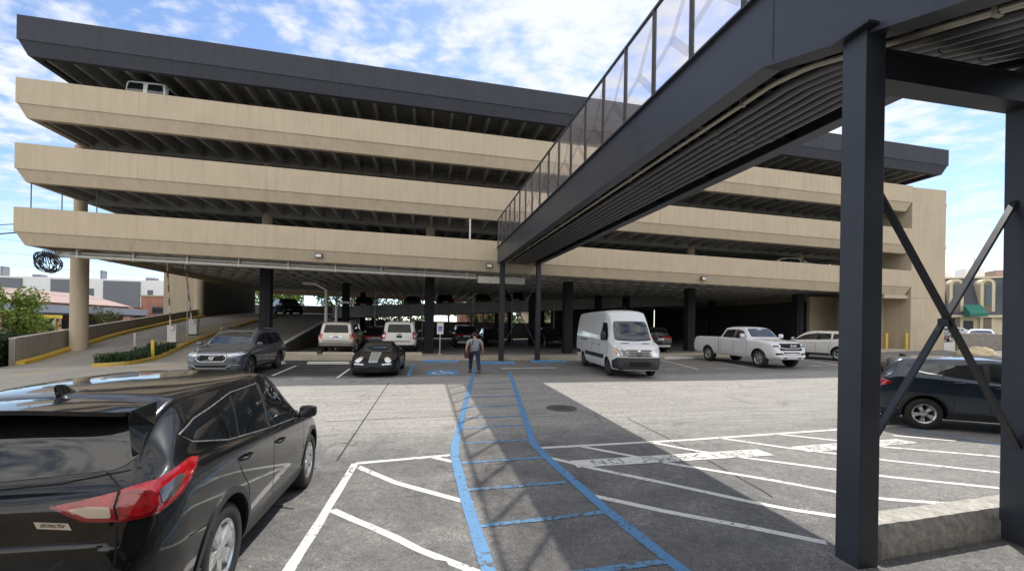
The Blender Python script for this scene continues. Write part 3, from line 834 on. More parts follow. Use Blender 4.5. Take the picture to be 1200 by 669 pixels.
M_COLB = paint_concrete('black_column_paint', (.018, .018, .022), .2, .2)
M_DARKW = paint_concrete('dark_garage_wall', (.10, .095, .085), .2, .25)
M_FLOORC = mat('garage_floor_concrete', (.20, .19, .17), .9, var=.35, vscale=.8, bump=.3)
M_GALV = mat('galvanised_pipe', (.56, .54, .48), .5, metal=.25, var=.2, vscale=4)
M_LENS = mat('lamp_lens', (.55, .55, .50), .2)
M_BLACKHOLE = mat('black_metal_door', (.012, .012, .014), .5)

SL, SR, ST = -23.92, 34.49, 36.0          # left end, right end, depth
STW = 31.12                                # the stair tower starts here
COLS = [-23.85, -13.98, -3.98, 5.75, 15.48, 25.2]
garage = thing('parking_garage', 'long tan four level open parking garage with slate grey roof band and ribbed floors', 'parking garage', tuple(ORG), TH)
def sheared(m):
    m.v = [(s, t, z - GSL * s) for s, t, z in m.v]; return m
def band(name, s0, s1, zt, zc, zb, mt):
    prof = [(0, zt), (0, zc + .015), (.035, zc), (.05, zc - .02), (.27, zb), (.55, zb), (.55, zb + .55), (.30, zb + .75), (.30, zt)]
    m = MB(); n = len(prof)
    for k, z in prof:
        m.v += [(s0 + k, k, z), (s1 - k, k, z), (s1 - k, ST - k, z), (s0 + k, ST - k, z)]
    for i in range(n):
        j = (i + 1) % n
        for q in range(4):
            r = (q + 1) % 4
            m.f.append((i * 4 + q, i * 4 + r, j * 4 + r, j * 4 + q)); m.mi.append(0)
    for s in [s0 + 5.2 + 9.75 * k for k in range(6)]:      # joints between the precast lengths
        if s < s1 - 1: m.box(s - .008, s + .008, -.002, .01, zc + .02, zt, 1)
    return sheared(m).build(name, [mt, M_JOINTT if zt < 15 else M_SLATE], garage)
M_JOINTT = mat('tan_joint', (.36, .28, .18), .9)
LV = [(5.28, 5.88, 7.10, STW), (8.40, 8.96, 10.22, STW), (11.55, 12.15, 13.39, STW), (14.63, 15.24, 16.44, SR)]
for i, (zb, zc, zt, s1) in enumerate(LV):
    o = band('roof_band' if i == 3 else 'parapet_band', SL, s1, zt, zc, zb, M_SLATE if i == 3 else M_TAN)
    # floor and its ribs
    m = MB(); zf = zb + .72
    m.box(SL + .31, s1 - .31, .31, ST - .31, zf, zf + .12)
    n = int((s1 - SL - 1.2) / 1.13)
    for k in range(n + 1):
        s = SL + .75 + k * 1.13
        w0, w1 = .075, .115
        zs = zb + (.10 if i else .42)
        for t0, t1 in (((.56, 3.72), (4.3, ST - .6)) if i else ((.56, ST - .6),)):
            m.hexa([(s - w0, t0, zs), (s + w0, t0, zs), (s + w0, t1, zs), (s - w0, t1, zs), (s - w1, t0, zf), (s + w1, t0, zf), (s + w1, t1, zf), (s - w1, t1, zf)])
    if i == 0:
        for k in range(14): m.box(SL + .6, s1 - .6, 2.4 + k * 2.4 - .09, 2.4 + k * 2.4 + .09, zb + .46, zf - .003)
    sheared(m).build('floor_deck', M_TEE if i else M_SOFFIT, garage)
    if i:
        for t in (4.0, 20.0):
            m = MB(); m.box(SL + .6, s1 - .6, t - .27, t + .27, zb - .02, zf - .02); sheared(m).build('girder', M_TEE, garage)
# columns: black painted below, tan above
def column(s, t, z0, z1, r, mt, n=20):
    m = MB(); m.lathe([(0, z0), (r, z0), (r, z1), (0, z1)], n, Matrix.Translation((s, t, 0)))
    return m.build('column', mt, garage, 40)
for k, s in enumerate(COLS):
    if k == 0: column(s, 4.0, -1.0, 5.40 - GSL * s, .40, M_TAN)
    else:
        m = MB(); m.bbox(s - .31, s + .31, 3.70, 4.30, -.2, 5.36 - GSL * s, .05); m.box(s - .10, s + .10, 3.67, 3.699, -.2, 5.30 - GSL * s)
        m.build('column', M_COLB, garage)
    for zb, zc, zt, s1 in LV[:3]: column(s, 4.0, zt - 1.2 - GSL * s, zt + 1.42 - GSL * s, .30, M_TAN, 16)
for t in (14.5, 25.0, 35.2):
    for s in (-11.1, -3.98, 5.75, 12.5, 15.48, 25.2):
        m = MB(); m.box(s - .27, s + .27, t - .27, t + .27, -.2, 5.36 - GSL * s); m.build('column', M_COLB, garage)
# ground floor, pavement edge
m = MB()
def zfl(s): return zg(s, 0) + .16
ss_ = [-12.8, -8, -4, 0, 4, 8, 12, 16, 20, 24, 28, 31]
for a, b in zip(ss_[:-1], ss_[1:]):
    m.hexa([(a, 2.35, -.3), (b, 2.35, -.3), (b, ST, -.3), (a, ST, -.3), (a, 2.35, zfl(a)), (b, 2.35, zfl(b)), (b, ST, zfl(b)), (a, ST, zfl(a))])
m.build('ground_floor', M_FLOORC, garage)
m = MB()
for a, b in zip(ss_[:-1], ss_[1:]):
    for (t0, t1, d) in ((-.05, .12, 0), (.125, 2.345, -.006)):
        m.hexa([(a + .004, t0, -.3), (b, t0, -.3), (b, t1, -.3), (a + .004, t1, -.3), (a + .004, t0, zfl(a) + d), (b, t0, zfl(b) + d), (b, t1, zfl(b) + d), (a + .004, t1, zfl(a) + d)])
o = flocal(m.build('kerb_pavement', M_KERB)); o['kind'] = 'structure'
# back wall: low in the middle, full height at the right
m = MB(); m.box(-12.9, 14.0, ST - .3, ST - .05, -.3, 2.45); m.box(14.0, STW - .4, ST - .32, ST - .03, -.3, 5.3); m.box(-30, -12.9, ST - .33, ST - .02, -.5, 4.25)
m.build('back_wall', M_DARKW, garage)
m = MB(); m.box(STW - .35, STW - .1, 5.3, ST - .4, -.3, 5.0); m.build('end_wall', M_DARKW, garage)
# inner ramp that climbs to the right
def zin(s): return 2.55 + .057 * (s + 12.9)
m = MB()
for k in range(12):
    a = -12.9 + k * 3.1; b = a + 3.1
    m.hexa([(a, 18.2, zin(a)), (b, 18.2, zin(b)), (b, 26, zin(b)), (a, 26, zin(a)), (a, 18.2, zin(a) + .35), (b, 18.2, zin(b) + .35), (b, 26, zin(b) + .35), (a, 26, zin(a) + .35)])
m.build('inner_ramp', M_TEE, garage)
m = MB()
for k in range(12):
    a = -12.9 + k * 3.1; b = a + 3.1
    m.hexa([(a, 17.95, zin(a) - .06), (b, 17.95, zin(b) - .06), (b, 18.16, zin(b) - .06), (a, 18.16, zin(a) - .06), (a, 17.95, zin(a) + 1.05), (b, 17.95, zin(b) + 1.05), (b, 18.16, zin(b) + 1.05), (a, 18.16, zin(a) + 1.05)])
m.build('ramp_parapet', M_TEE, garage)
for s, t in ((-9, 17.9), (-4.5, 17.9), (.5, 17.9), (4.5, 17.9), (9, 17.9)):
    m = MB(); m.tube([(s, t, .2), (s, t, 5.4)], .05, 6); m.build('downpipe', M_GALV, garage)
# entry ramp
_rz = pchip([-1.2, .6, 4, 10, 17.5, 24, 36], [0, .05, .50, 1.32, 2.25, 2.72, 3.25])
def zr(s, t):
    return zg(s, -1.2) * (1 - sstep(0, 9, t)) + _rz(t)
M_RAMPS = mat('ramp_concrete', (.27, .245, .205), .85, var=.3, vscale=.9, bump=.3, stretch=(1, .25, 1))
m = MB(); S = [-24.35 + k * .955 for k in range(13)]; T = [-1.2 + k * .6 for k in range(63)]; n = len(T)
for s in S:
    for t in T: m.v.append((s, t, zr(s, t) + .010))
for i in range(len(S) - 1):
    for j in range(n - 1): m.f.append((i * n + j, i * n + n + j, i * n + n + j + 1, i * n + j + 1)); m.mi.append(0)
o = flocal(m.build('driveway_ramp', M_RAMPS)); o['kind'] = 'structure'; up(o)
m = MB(); T2 = [.2, 4, 8, 12, 16, 20, 24, 28, 32, 36]
for a, b in zip(T2[:-1], T2[1:]):
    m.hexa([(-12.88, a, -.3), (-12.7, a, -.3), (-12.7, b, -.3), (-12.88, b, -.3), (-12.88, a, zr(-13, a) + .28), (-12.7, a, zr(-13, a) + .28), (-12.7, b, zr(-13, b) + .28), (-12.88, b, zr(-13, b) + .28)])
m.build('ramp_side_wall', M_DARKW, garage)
m = MB()
for a, b in zip(T2[:-1], T2[1:]):
    m.hexa([(-12.90, a, zr(-13, a) + .283), (-12.66, a, zr(-13, a) + .283), (-12.66, b, zr(-13, b) + .283), (-12.90, b, zr(-13, b) + .283), (-12.90, a, zr(-13, a) + .36), (-12.66, a, zr(-13, a) + .36), (-12.66, b, zr(-13, b) + .36), (-12.90, b, zr(-13, b) + .36)])
m.build('ramp_side_coping', M_SOFFIT, garage)
# stair core beyond the ramp
m = MB(); m.box(-27.5, -24.76, 19.0, 19.3, -.5, 6.6); m.build('stair_core_wall', M_TAN, garage)
m = MB(); m.box(-24.75, -24.4, 19.0, 31.5, -.5, 6.3); m.build('stair_core_wall', M_DARKW, garage)  # same tan wall; its shade is put in by the dark material
m = MB(); m.lathe([(0, 0), (.36, 0), (.36, 6.2), (0, 6.2)], 16, Matrix.Translation((-24.5, 18.7, 0))); m.build('column', M_TAN, garage, 40)
# stair tower at the right end
m = MB(); zt = 13.33 - GSL * 32
m.box(STW + .012, 34.36, .03, 6.5, -.2, zt)
for z in (12.15, 8.96, 5.88): m.box(34.361, 34.42, .03, 6.5, z - GSL * 34 - .05, z - GSL * 34 + .22)
m.box(STW + .012, 34.36, .005, .028, 4.62, 4.66)
tw = m.build('stair_tower', M_TAN, garage)
m = MB(); m.box(28.9, STW - .004, .2, 2.4, 4.55, 4.80); m.build('portal_lintel', M_TAN, garage)
m = MB(); m.box(27.4, STW - .003, 5.0, 5.29, -.1, 4.9); m.box(30.05, STW - .006, 1.9, 4.99, -.1, 4.80); m.build('portal_wall', M_TAN, garage)
m = MB(); m.box(28.95, 30.02, 2.0, 2.1, .2, 3.15); m.build('service_door', M_BLACKHOLE, garage)
m = MB(); m.box(28.2, 28.94, 1.96, 2.14, .2, 4.54); m.box(28.95, 30.04, 1.96, 2.14, 3.16, 4.54); m.build('portal_wall', M_TAN, garage)
# soffit pipes with hangers
for t, z, r in ((.95, 5.12, .075), (.85, 4.93, .095)):
    m = MB(); m.tube([(-22.6, t, z - GSL * -22.6), (-1.2, t, z + GSL * 1.2)], r, 10); m.build('soffit_pipe', M_GALV, garage, 40)
for k in range(9):
    s = -21.8 + k * 2.5; m = MB(); m.box(s - .03, s + .03, .74, 1.06, 4.82 - GSL * s, 5.42 - GSL * s); m.build('pipe_hanger', M_GALV, garage)
m = MB(); m.box(-1.15, 1.75, .45, .75, 4.62, 5.02); m.build('cable_tray', mat('tray_grey', (.45, .42, .36), .6), garage)
m = MB(); m.tube([(-22.7, .9, 5.5), (-22.75, .9, 5.28), (-23.0, .9, 5.25)], .13, 10); m.build('pipe_elbow', M_GALV, garage, 40)
m = MB(); m.tube([(-10.9, 6.0, .2), (-10.9, 6.0, 4.3), (-11.6, 6.0, 4.7), (-12.4, 6.0, 4.72)], .11, 10); m.build('drain_pipe', M_GALV, garage, 40)
m = MB(); m.tube([(-10.3, 6.3, .2), (-10.3, 6.3, 3.2), (-10.0, 6.3, 3.5), (-9.0, 6.3, 3.5)], .09, 10)
m.build('drain_pipe', M_GALV, garage, 40)
# wall lights on the lowest band
for s in (-10.05, -.55, 13.8, 25.05):
    z = 5.62 - GSL * s; m = MB()
    m.hexa([(s - .2, -.06, z - .12), (s + .2, -.06, z - .12), (s + .2, .12, z - .12), (s - .2, .12, z - .12), (s - .17, -.01, z + .12), (s + .17, -.01, z + .12), (s + .17, .10, z + .12), (s - .17, .10, z + .12)])
    o = m.build('wall_light', M_DARKPL, garage)
    m = MB(); m.hexa([(s - .15, -.068, z - .10), (s + .15, -.068, z - .10), (s + .15, -.058, z - .10), (s - .15, -.058, z - .10), (s - .14, -.034, z + .06), (s + .14, -.034, z + .06), (s + .14, -.024, z + .06), (s - .14, -.024, z + .06)])
    m.build('lamp_lens', M_LENS, o)
# thin posts on the parapets at the left end
for s in (-23.6, -22.3, -20.8):
    m = MB(); m.tube([(s, .5, 7.05 - GSL * s), (s, .5, 8.5 - GSL * s)], .022, 6); m.build('cable_post', M_DARKPL, garage)
m = MB(); m.box(-1.75, -1.65, .31, .40, 7.1, 8.46); m.build('opening_post', M_GALV, garage)

# ------------------------------------------------------------------ steel footbridge over the lot
M_STEEL = mat('slate_steel_paint', (.040, .044, .056), .42, var=.22, vscale=1.6, bump=.08, bscale=30, spec=.5)
M_STEELD = mat('dark_steel_paint', (.020, .020, .024), .48, var=.2, vscale=2.0, bump=.1, bscale=40)
M_DECKU = mat('steel_deck_underside', (.026, .026, .032), .6, var=.25, vscale=1.5)
M_PIPE = mat('painted_conduit', (.10, .10, .104), .35, var=.2, vscale=2.5)
M_PIPEP = mat('bare_conduit', (.42, .38, .30), .42, metal=.4, var=.25, vscale=3)
M_FRAMEC = mat('bronze_glazing_frame', (.035, .030, .030), .4, var=.1)
def glazing():
    m, nt, p = new_mat('tinted_glazing'); n = nt.nodes; n.remove(p)
    out = n['Material Output']
    g = n.new('ShaderNodeBsdfGlossy'); g.inputs['Roughness'].default_value = .02; g.inputs['Color'].default_value = (.9, .9, .92, 1)
    t = n.new('ShaderNodeBsdfTransparent'); t.inputs['Color'].default_value = (.955, .935, .925, 1)
    d = n.new('ShaderNodeBsdfTranslucent'); d.inputs['Color'].default_value = (.80, .76, .75, 1)
    lw = n.new('ShaderNodeLayerWeight'); lw.inputs['Blend'].default_value = .5
    f = n.new('ShaderNodeMapRange'); f.inputs['From Min'].default_value = .45; f.inputs['From Max'].default_value = 1.0; f.inputs['To Min'].default_value = .02; f.inputs['To Max'].default_value = .22; nt.links.new(lw.outputs['Facing'], f.inputs['Value'])
    a = n.new('ShaderNodeMixShader'); a.inputs[0].default_value = .08; nt.links.new(t.outputs[0], a.inputs[1]); nt.links.new(d.outputs[0], a.inputs[2])
    b = n.new('ShaderNodeMixShader'); nt.links.new(f.outputs[0], b.inputs[0]); nt.links.new(a.outputs[0], b.inputs[1]); nt.links.new(g.outputs[0], b.inputs[2])
    nt.links.new(b.outputs[0], out.inputs['Surface']); return m
M_GLAZ = glazing()
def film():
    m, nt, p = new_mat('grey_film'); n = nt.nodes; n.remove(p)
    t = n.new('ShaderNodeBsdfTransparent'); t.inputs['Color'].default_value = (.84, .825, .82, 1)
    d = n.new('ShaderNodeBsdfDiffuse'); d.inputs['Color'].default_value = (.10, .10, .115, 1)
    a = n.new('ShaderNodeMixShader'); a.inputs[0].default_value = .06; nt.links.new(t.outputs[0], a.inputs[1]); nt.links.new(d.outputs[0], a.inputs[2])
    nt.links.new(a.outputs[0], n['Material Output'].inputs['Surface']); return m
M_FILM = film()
bridge = thing('footbridge', 'dark steel footbridge with glazed sides and pipes slung below, running to the garage', 'footbridge', tuple(ORG), TH)
BL, BR = -.06, 2.42                       # left and right faces
TB = -20.45                               # where the level part ends and the ramp down begins
TE = -27.5
def dz(t):                                # offset of the whole section
    if t >= TB: return -.0150 * -t
    return -.0150 * -TB - .335 * (TB - t)
ZB0, ZT0, ZG0 = 5.77, 6.72, 8.42
TT = [0.02, -5, -10, -15, TB, -23, TE]
def girder(s0, s1, sf, name):
    """plate girder: web, flanges; sf = which side the flanges stand out"""
    m = MB()
    for a, b in zip(TT[:-1], TT[1:]):
        def sec(x0, x1, z0, z1):
            m.hexa([(x0, b, z0 + dz(b)), (x1, b, z0 + dz(b)), (x1, a, z0 + dz(a)), (x0, a, z0 + dz(a)), (x0, b, z1 + dz(b)), (x1, b, z1 + dz(b)), (x1, a, z1 + dz(a)), (x0, a, z1 + dz(a))])
        sec(s0, s1, ZB0, ZT0 - .03)
    return m.build(name, M_STEEL, bridge)
girder(BL, BL + .09, -1, 'girder'); girder(BR - .09, BR, 1, 'girder')
def along(name, x0, x1, z0, z1, mt, t0=.02, t1=TE):
    m = MB(); tt = [t for t in TT if t1 <= t <= t0]
    if t0 not in tt: tt = [t0] + tt
    if t1 not in tt: tt.append(t1)
    for a, b in zip(tt[:-1], tt[1:]):
        m.hexa([(x0, b, z0 + dz(b)), (x1, b, z0 + dz(b)), (x1, a, z0 + dz(a)), (x0, a, z0 + dz(a)), (x0, b, z1 + dz(b)), (x1, b, z1 + dz(b)), (x1, a, z1 + dz(a)), (x0, a, z1 + dz(a))])
    return m.build(name, mt, bridge)
along('top_flange', BL - .07, BL + .16, ZT0 - .03, ZT0, M_STEEL); along('top_flange', BR - .16, BR + .07, ZT0 - .03, ZT0, M_STEEL)
along('bottom_flange', BL - .004, BL + .27, ZB0 - .03, ZB0 - .001, M_STEEL); along('bottom_flange', BR - .27, BR + .004, ZB0 - .03, ZB0 - .001, M_STEEL)
# corrugated deck
m = MB(); k = 0
for a, b in zip(TT[:-1], TT[1:]):
    m.hexa([(BL + .1, b, ZB0 + .46 + dz(b)), (BR - .1, b, ZB0 + .46 + dz(b)), (BR - .1, a, ZB0 + .46 + dz(a)), (BL + .1, a, ZB0 + .46 + dz(a)), (BL + .1, b, ZB0 + .60 + dz(b)), (BR - .1, b, ZB0 + .60 + dz(b)), (BR - .1, a, ZB0 + .60 + dz(a)), (BL + .1, a, ZB0 + .60 + dz(a))])
t = -.4
while t > TE + .3:
    m.box(BL + .1, BR - .1, t - .05, t + .05, ZB0 + .40 + dz(t), ZB0 + .458 + dz(t)); t -= .30
m.build('deck', M_DECKU, bridge)
t = -.9
while t > TE + .5:
    m = MB(); m.box(BL + .1, BR - .1, t - .04, t + .04, ZB0 + .10 + dz(t), ZB0 + .36 + dz(t)); m.build('floor_beam', M_STEELD, bridge); t -= 2.2
# pipes: one bare conduit, six painted ones with couplings
def pipe_path(x, z):
    p = [(x, .0, z + dz(0))] + [(x, t, z + dz(t)) for t in (-6, -12, -18)]
    for u in range(9):                    # gentle bend where the deck starts to fall
        t = TB + .75 - u * .19; p.append((x, t, z + .5 * (dz(t - .3) + dz(t + .3)) - .01))
    return p + [(x, t, z + dz(t)) for t in (-22.2, -24, TE)]
m = MB(); m.tube(pipe_path(BL + .42, ZB0 - .02), .034, 10)
for t in (-19.6, -16, -11, -6, -22.5): m.box(BL + .38, BL + .46, t - .02, t + .02, ZB0 - .065 + dz(t), ZB0 + .1 + dz(t))
m.build('conduit', M_PIPEP, bridge, 40)
for k in range(7):
    x = BL + .74 + k * .185; m = MB(); m.tube(pipe_path(x, ZB0 + .03), .056, 10)
    for t in [-18.6 + (k % 2) * .25 + q * 3.1 for q in range(6)] + [-21.2 - (k % 3) * .2]:
        m.tube([(x, t - .07, ZB0 + .03 + dz(t - .07)), (x, t + .07, ZB0 + .03 + dz(t + .07))], .069, 10)
    m.build('pipe', M_PIPE, bridge, 40)
t = -1.6
while t > TE + .5:
    m = MB(); m.box(BL + .60, BR - .5, t - .015, t + .015, ZB0 + .09 + dz(t), ZB0 + .115 + dz(t)); m.build('pipe_hanger', M_STEELD, bridge); t -= 3.05
# glazed sides
PANE = 1.18
for side, x in ((0, BL + .02), (1, BR - .02)):
    t = -.02; k = 0
    while t > TE + PANE:
        t2 = t - PANE
        m = MB(); m.bar((x, t, ZT0 + dz(t)), (x, t, ZG0 + dz(t)), .055, .065, (1, 0, 0)); m.build('glazing_post', M_FRAMEC, bridge)
        m = MB(); m.hexa([(x - .006, t2 + .04, ZT0 + .01 + dz(t2)), (x + .006, t2 + .04, ZT0 + .01 + dz(t2)), (x + .006, t - .04, ZT0 + .01 + dz(t)), (x - .006, t - .04, ZT0 + .01 + dz(t)),
            (x - .006, t2 + .04, ZG0 - .02 + dz(t2)), (x + .006, t2 + .04, ZG0 - .02 + dz(t2)), (x + .006, t - .04, ZG0 - .02 + dz(t)), (x - .006, t - .04, ZG0 - .02 + dz(t))])
        gp = m.build('glass_pane', M_GLAZ, bridge)
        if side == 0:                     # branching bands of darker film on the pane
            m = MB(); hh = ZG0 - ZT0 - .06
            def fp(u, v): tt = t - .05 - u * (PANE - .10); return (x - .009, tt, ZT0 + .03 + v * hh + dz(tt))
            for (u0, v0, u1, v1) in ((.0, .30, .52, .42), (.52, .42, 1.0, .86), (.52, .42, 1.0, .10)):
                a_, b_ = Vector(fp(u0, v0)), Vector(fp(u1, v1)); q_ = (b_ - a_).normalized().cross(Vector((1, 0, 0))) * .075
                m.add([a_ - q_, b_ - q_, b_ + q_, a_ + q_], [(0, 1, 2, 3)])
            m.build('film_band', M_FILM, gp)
        t = t2; k += 1
    m = MB(); pp = [t for t in TT if t >= TE]
    for a, b in zip(pp[:-1], pp[1:]): m.bar((x, a, ZG0 + dz(a)), (x, b, ZG0 + dz(b)), .055, .05)
    m.build('top_rail', M_FRAMEC, bridge)
# arched roof hoops and inner handrails seen through the glass

m = MB(); m.box(BL - .0045, BL - .001, -20.62, -20.605, ZB0 + dz(-20.6) + .01, ZT0 - .04 + dz(-20.6)); m.build('weld_seam', M_STEELD, bridge)
# bents: two legs by the garage, two by the camera
def leg(s0, s1, t0, t1, z0, z1, mt=M_STEELD):
    m = MB(); m.bbox(s0, s1, t0, t1, z0, z1, .006)
    return m.build('leg', mt, bridge)
leg(.02, .30, -.62, -.34, -.1, ZB0 - .03 + dz(-.5)); leg(2.22, 2.48, -.62, -.34, -.1, ZB0 - .03 + dz(-.5))
m = MB()
for (a, b) in (((.30, 1.0), (2.22, 4.6)), ((.30, 4.6), (2.22, 1.0))): m.bar((a[0], -.48, a[1]), (b[0], -.48 + (.06 if a[1] > 2 else 0), b[1]), .05, .09, (0, 1, 0))
m.build('brace', M_STEELD, bridge)
NT0, NT1 = -21.80, -21.56                  # near bent
zb_ = ZB0 - .035 + dz(-21.7)
LX0, LX1 = -.10, .135; RX0, RX1 = 2.12, 2.36
leg(LX0, LX1, NT0, NT1, -.6, zb_, M_STEEL); leg(RX0, RX1, NT0, NT1, -.6, zb_, M_STEEL)
m = MB(); m.box(LX1 + .002, RX0 - .002, NT0 + .03, NT1 - .03, zb_ - .43, zb_ - .17); m.box(LX1 + .002, RX0 - .002, NT0 - .0, NT1, zb_ - .17, zb_ - .15); m.box(LX1 + .002, RX0 - .002, NT0, NT1, zb_ - .45, zb_ - .43)
m.build('cross_beam', M_STEELD, bridge)
tm = (NT0 + NT1) / 2
m = MB(); m.bar((LX1, tm - .03, 3.55), (RX0, tm - .03, .85), .03, .062, (0, 1, 0)); m.build('brace', M_STEELD, bridge)
m = MB(); m.bar((LX1, tm + .03, .85), (RX0, tm + .03, 3.55), .03, .062, (0, 1, 0)); m.build('brace', M_STEEL, bridge)
m = MB(); m.boxc((.5 * (LX1 + RX0), tm, 2.2), (.085, .10, .085)); m.build('brace_plate', M_STEELD, bridge)
m = MB(); m.box(LX0 - .09, LX1 + .09, NT0 - .09, NT1 + .09, zb_ + .001, zb_ + .02); m.build('bearing_plate', M_STEELD, bridge)
# security camera hanging by the right leg
m = MB(); m.tube([(RX0 - .12, NT0 - .05, zb_ - .45), (RX0 - .12, NT0 - .05, zb_ - .60)], .012, 6); m.lathe([(0, 0), (.05, .01), (.055, .06), (.04, .13), (.0, .14)], 14, Matrix.Translation((RX0 - .12, NT0 - .05, zb_ - .74)))
m.tube([(RX0 - .08, NT0 - .05, zb_ - .68), (RX0 + .02, NT0 - .02, zb_ - .62)], .015, 6)
m.build('hanging_lamp', M_DARKPL, bridge, 40)
# ------------------------------------------------------------------ the black crossover in the foreground
P_BLACK = carpaint('paint_black', (0.0030, 0.0036, 0.0045), 0.0, 0.3)
def build_foreground_suv():
    P = suv_profile(4.54, 1.84, 1.68, 2.70, .90, wr=.36, nose=.78, hood=1.02, cowl=1.11, belt_f=1.02, belt_r=1.19, ws0=.22, ws1=1.12, rear0=.13, rear1=.52, tail=1.13, rw=.655, bot=.24, step=.035, crown=.10, gap=.07, bulge=.02, drop=.075)
    c = Car('parked_suv', 'glossy black SUV seen from behind, close up with large red tail lamp', 'suv', P, P_BLACK)
    c.wheels(rim_r=.232, w=.225, spokes=5, sw=.085, style='pair')
    ax = P['axles'][0]
    # glass
    fr = c.side('side_window', rnd([(-.26, 1.105), (.80, 1.045), (.66, 1.15), (.24, 1.44), (.08, 1.50), (-.22, 1.525)], .03), M_GLASS, res=.05)
    rr = c.side('side_window', rnd([(-.36, 1.115), (-1.22, 1.19), (-1.24, 1.44), (-.90, 1.505), (-.34, 1.535)], .03), M_GLASS, res=.05)
    q = c.side('quarter_window', rnd([(-1.33, 1.205), (-1.33, 1.435), (-1.56, 1.395), (-1.78, 1.335), (-1.72, 1.285)], .035), M_GLASS, res=.05)
    c.side('window_pillar', [(-.345, 1.09), (-.27, 1.09), (-.235, 1.54), (-.325, 1.54)], M_DARKPL, res=.06, off=.003)
    c.side('window_divider', stroke2([(-1.06, 1.175), (-.94, 1.495)], .016), M_DARKPL, res=.06, off=.008)
    c.side('chrome_strip', stroke2([(.80, 1.035), (.30, 1.068), (-.25, 1.098), (-.70, 1.135), (-1.25, 1.182), (-1.72, 1.27)], .009), M_ALLOY, res=.06, off=.006)
    c.side('window_surround', stroke2([(-1.72, 1.27), (-1.80, 1.335), (-1.58, 1.405), (-1.28, 1.45), (-.90, 1.52), (-.28, 1.55)], .008), M_ALLOY, res=.06, off=.005)
    c.front('windscreen', rnd([(-.62, 1.12), (.62, 1.12), (.54, 1.54), (0, 1.565), (-.54, 1.54)], .05), M_GLASSB, res=.08)
    c.rear('rear_window', rnd([(-.60, 1.20), (0, 1.165), (.60, 1.20), (.68, 1.27), (.62, 1.36), (.58, 1.52), (0, 1.55), (-.58, 1.52), (-.62, 1.36), (-.68, 1.27)], .06), M_GLASS, res=.05)
    # spoiler over the rear window
    xs = P['xr'] + .42
    b = MB(); n = 14; vs = []
    for k in range(n + 1):
        y = -.60 + 1.2 * k / n; e = abs(y) / .60; zz = 1.565 - .05 * e ** 2; xx = xs - .235 + .17 * e ** 4
        vs += [(xs + .10, y, zz + .02), (xs - .05, y, zz + .014), (xx, y, zz - .006), (xx + .01, y, zz - .034), (xs + .02, y, zz - .07)]
    fs = [(k * 5 + j, k * 5 + (j + 1) % 5, k * 5 + 5 + (j + 1) % 5, k * 5 + 5 + j) for k in range(n) for j in range(5)]
    fs += [[0, 1, 2, 3, 4], [n * 5 + j for j in (4, 3, 2, 1, 0)]]
    b.add(vs, fs)
    sp = b.build('spoiler', P_BLACK, c.root, 40)
    b = MB(); b.box(xs - .222, xs - .212, -.17, .17, 1.531, 1.553); b.build('brake_lamp', M_REDD, sp)
    for sg in (1, -1):       # fins beside the window
        b = MB()
        b.add([(xs - .14, sg * .60, 1.53), (xs + .08, sg * .62, 1.56), (xs - .02, sg * .665, 1.42), (P['xr'] + .245, sg * .665, 1.28), (P['xr'] + .225, sg * .64, 1.27), (xs - .14, sg * .585, 1.45),
               (xs - .12, sg * .57, 1.50), (xs + .06, sg * .55, 1.53), (xs - .0, sg * .60, 1.42), (P['xr'] + .27, sg * .62, 1.28)],
              [(0, 1, 2), (0, 2, 5), (5, 2, 3), (5, 3, 4), (0, 5, 6), (5, 8, 6), (5, 4, 9, 8), (0, 6, 7, 1), (1, 7, 8, 2), (2, 8, 9, 3), (3, 9, 4)])
        b.build('spoiler_fin', P_BLACK, sp, 30)
    # lamps: lens round the corner, with the pieces that show in it
    for sg in (-1, 1):
        lens = c.corner('tail_lamp', rnd([(-.315, 1.055), (-.21, .98), (-.085, .958), (.05, .972), (.19, 1.03), (.36, 1.175), (.30, 1.195), (.08, 1.14), (-.14, 1.085)], .02), M_RED, -1, sg, 45, res=.035, off=.012, skirt=.03)
        def sub(n, pl, m, off):
            o = c.corner(n, pl, m, -1, sg, 45, res=.03, off=off, skirt=.006); o.parent = lens; return o
        sub('reversing_lamp', rnd([(-.265, 1.035), (-.20, .992), (-.125, .978), (-.125, 1.03), (-.20, 1.045)], .012), mat('lamp_cream', (.55, .45, .34), .2, coat=1), .016)
        sub('round_lamp', [(-.02 + .088 * math.cos(a), 1.028 + .072 * math.sin(a)) for a in [2 * math.pi * k / 24 for k in range(24)]], M_REDD, .016)
        sub('round_lamp_core', [(-.02 + .07 * math.cos(a), 1.028 + .056 * math.sin(a)) for a in [2 * math.pi * k / 24 for k in range(24)]], M_RED, .020)
        sub('clear_lamp', rnd([(.075, 1.01), (.14, 1.03), (.23, 1.12), (.19, 1.13), (.065, 1.085)], .012), mat('lamp_smoke', (.10, .09, .09), .08, metal=.3, coat=1), .016)
        sub('lamp_edge', stroke2([(-.315, 1.055), (-.21, .98), (-.085, .958), (.05, .972), (.19, 1.03), (.36, 1.175)], .012), M_REDD, .016)
        sub('lamp_gap', stroke2([(-.10, .965), (-.11, 1.03), (-.08, 1.10)], .008), M_WELL, .018)
        c.corner('headlamp', rnd([(-.30, .80), (.20, .86), (.36, .94), (.1, .93), (-.28, .87)], .02), M_LAMP, 1, sg, 45, res=.05)
    # tailgate outline, badge, bumper
    for sg in (-1, 1):
        c.corner('tailgate_gap', stroke2([(-.10, 1.19), (-.07, 1.12)], .009), M_WELL, -1, sg, 45, off=.0018, res=.05, skirt=.004)
        c.corner('tailgate_gap', stroke2([(-.105, .935), (-.12, .76), (-.18, .62), (-.34, .54)], .009), M_WELL, -1, sg, 45, off=.0018, res=.05, skirt=.004)
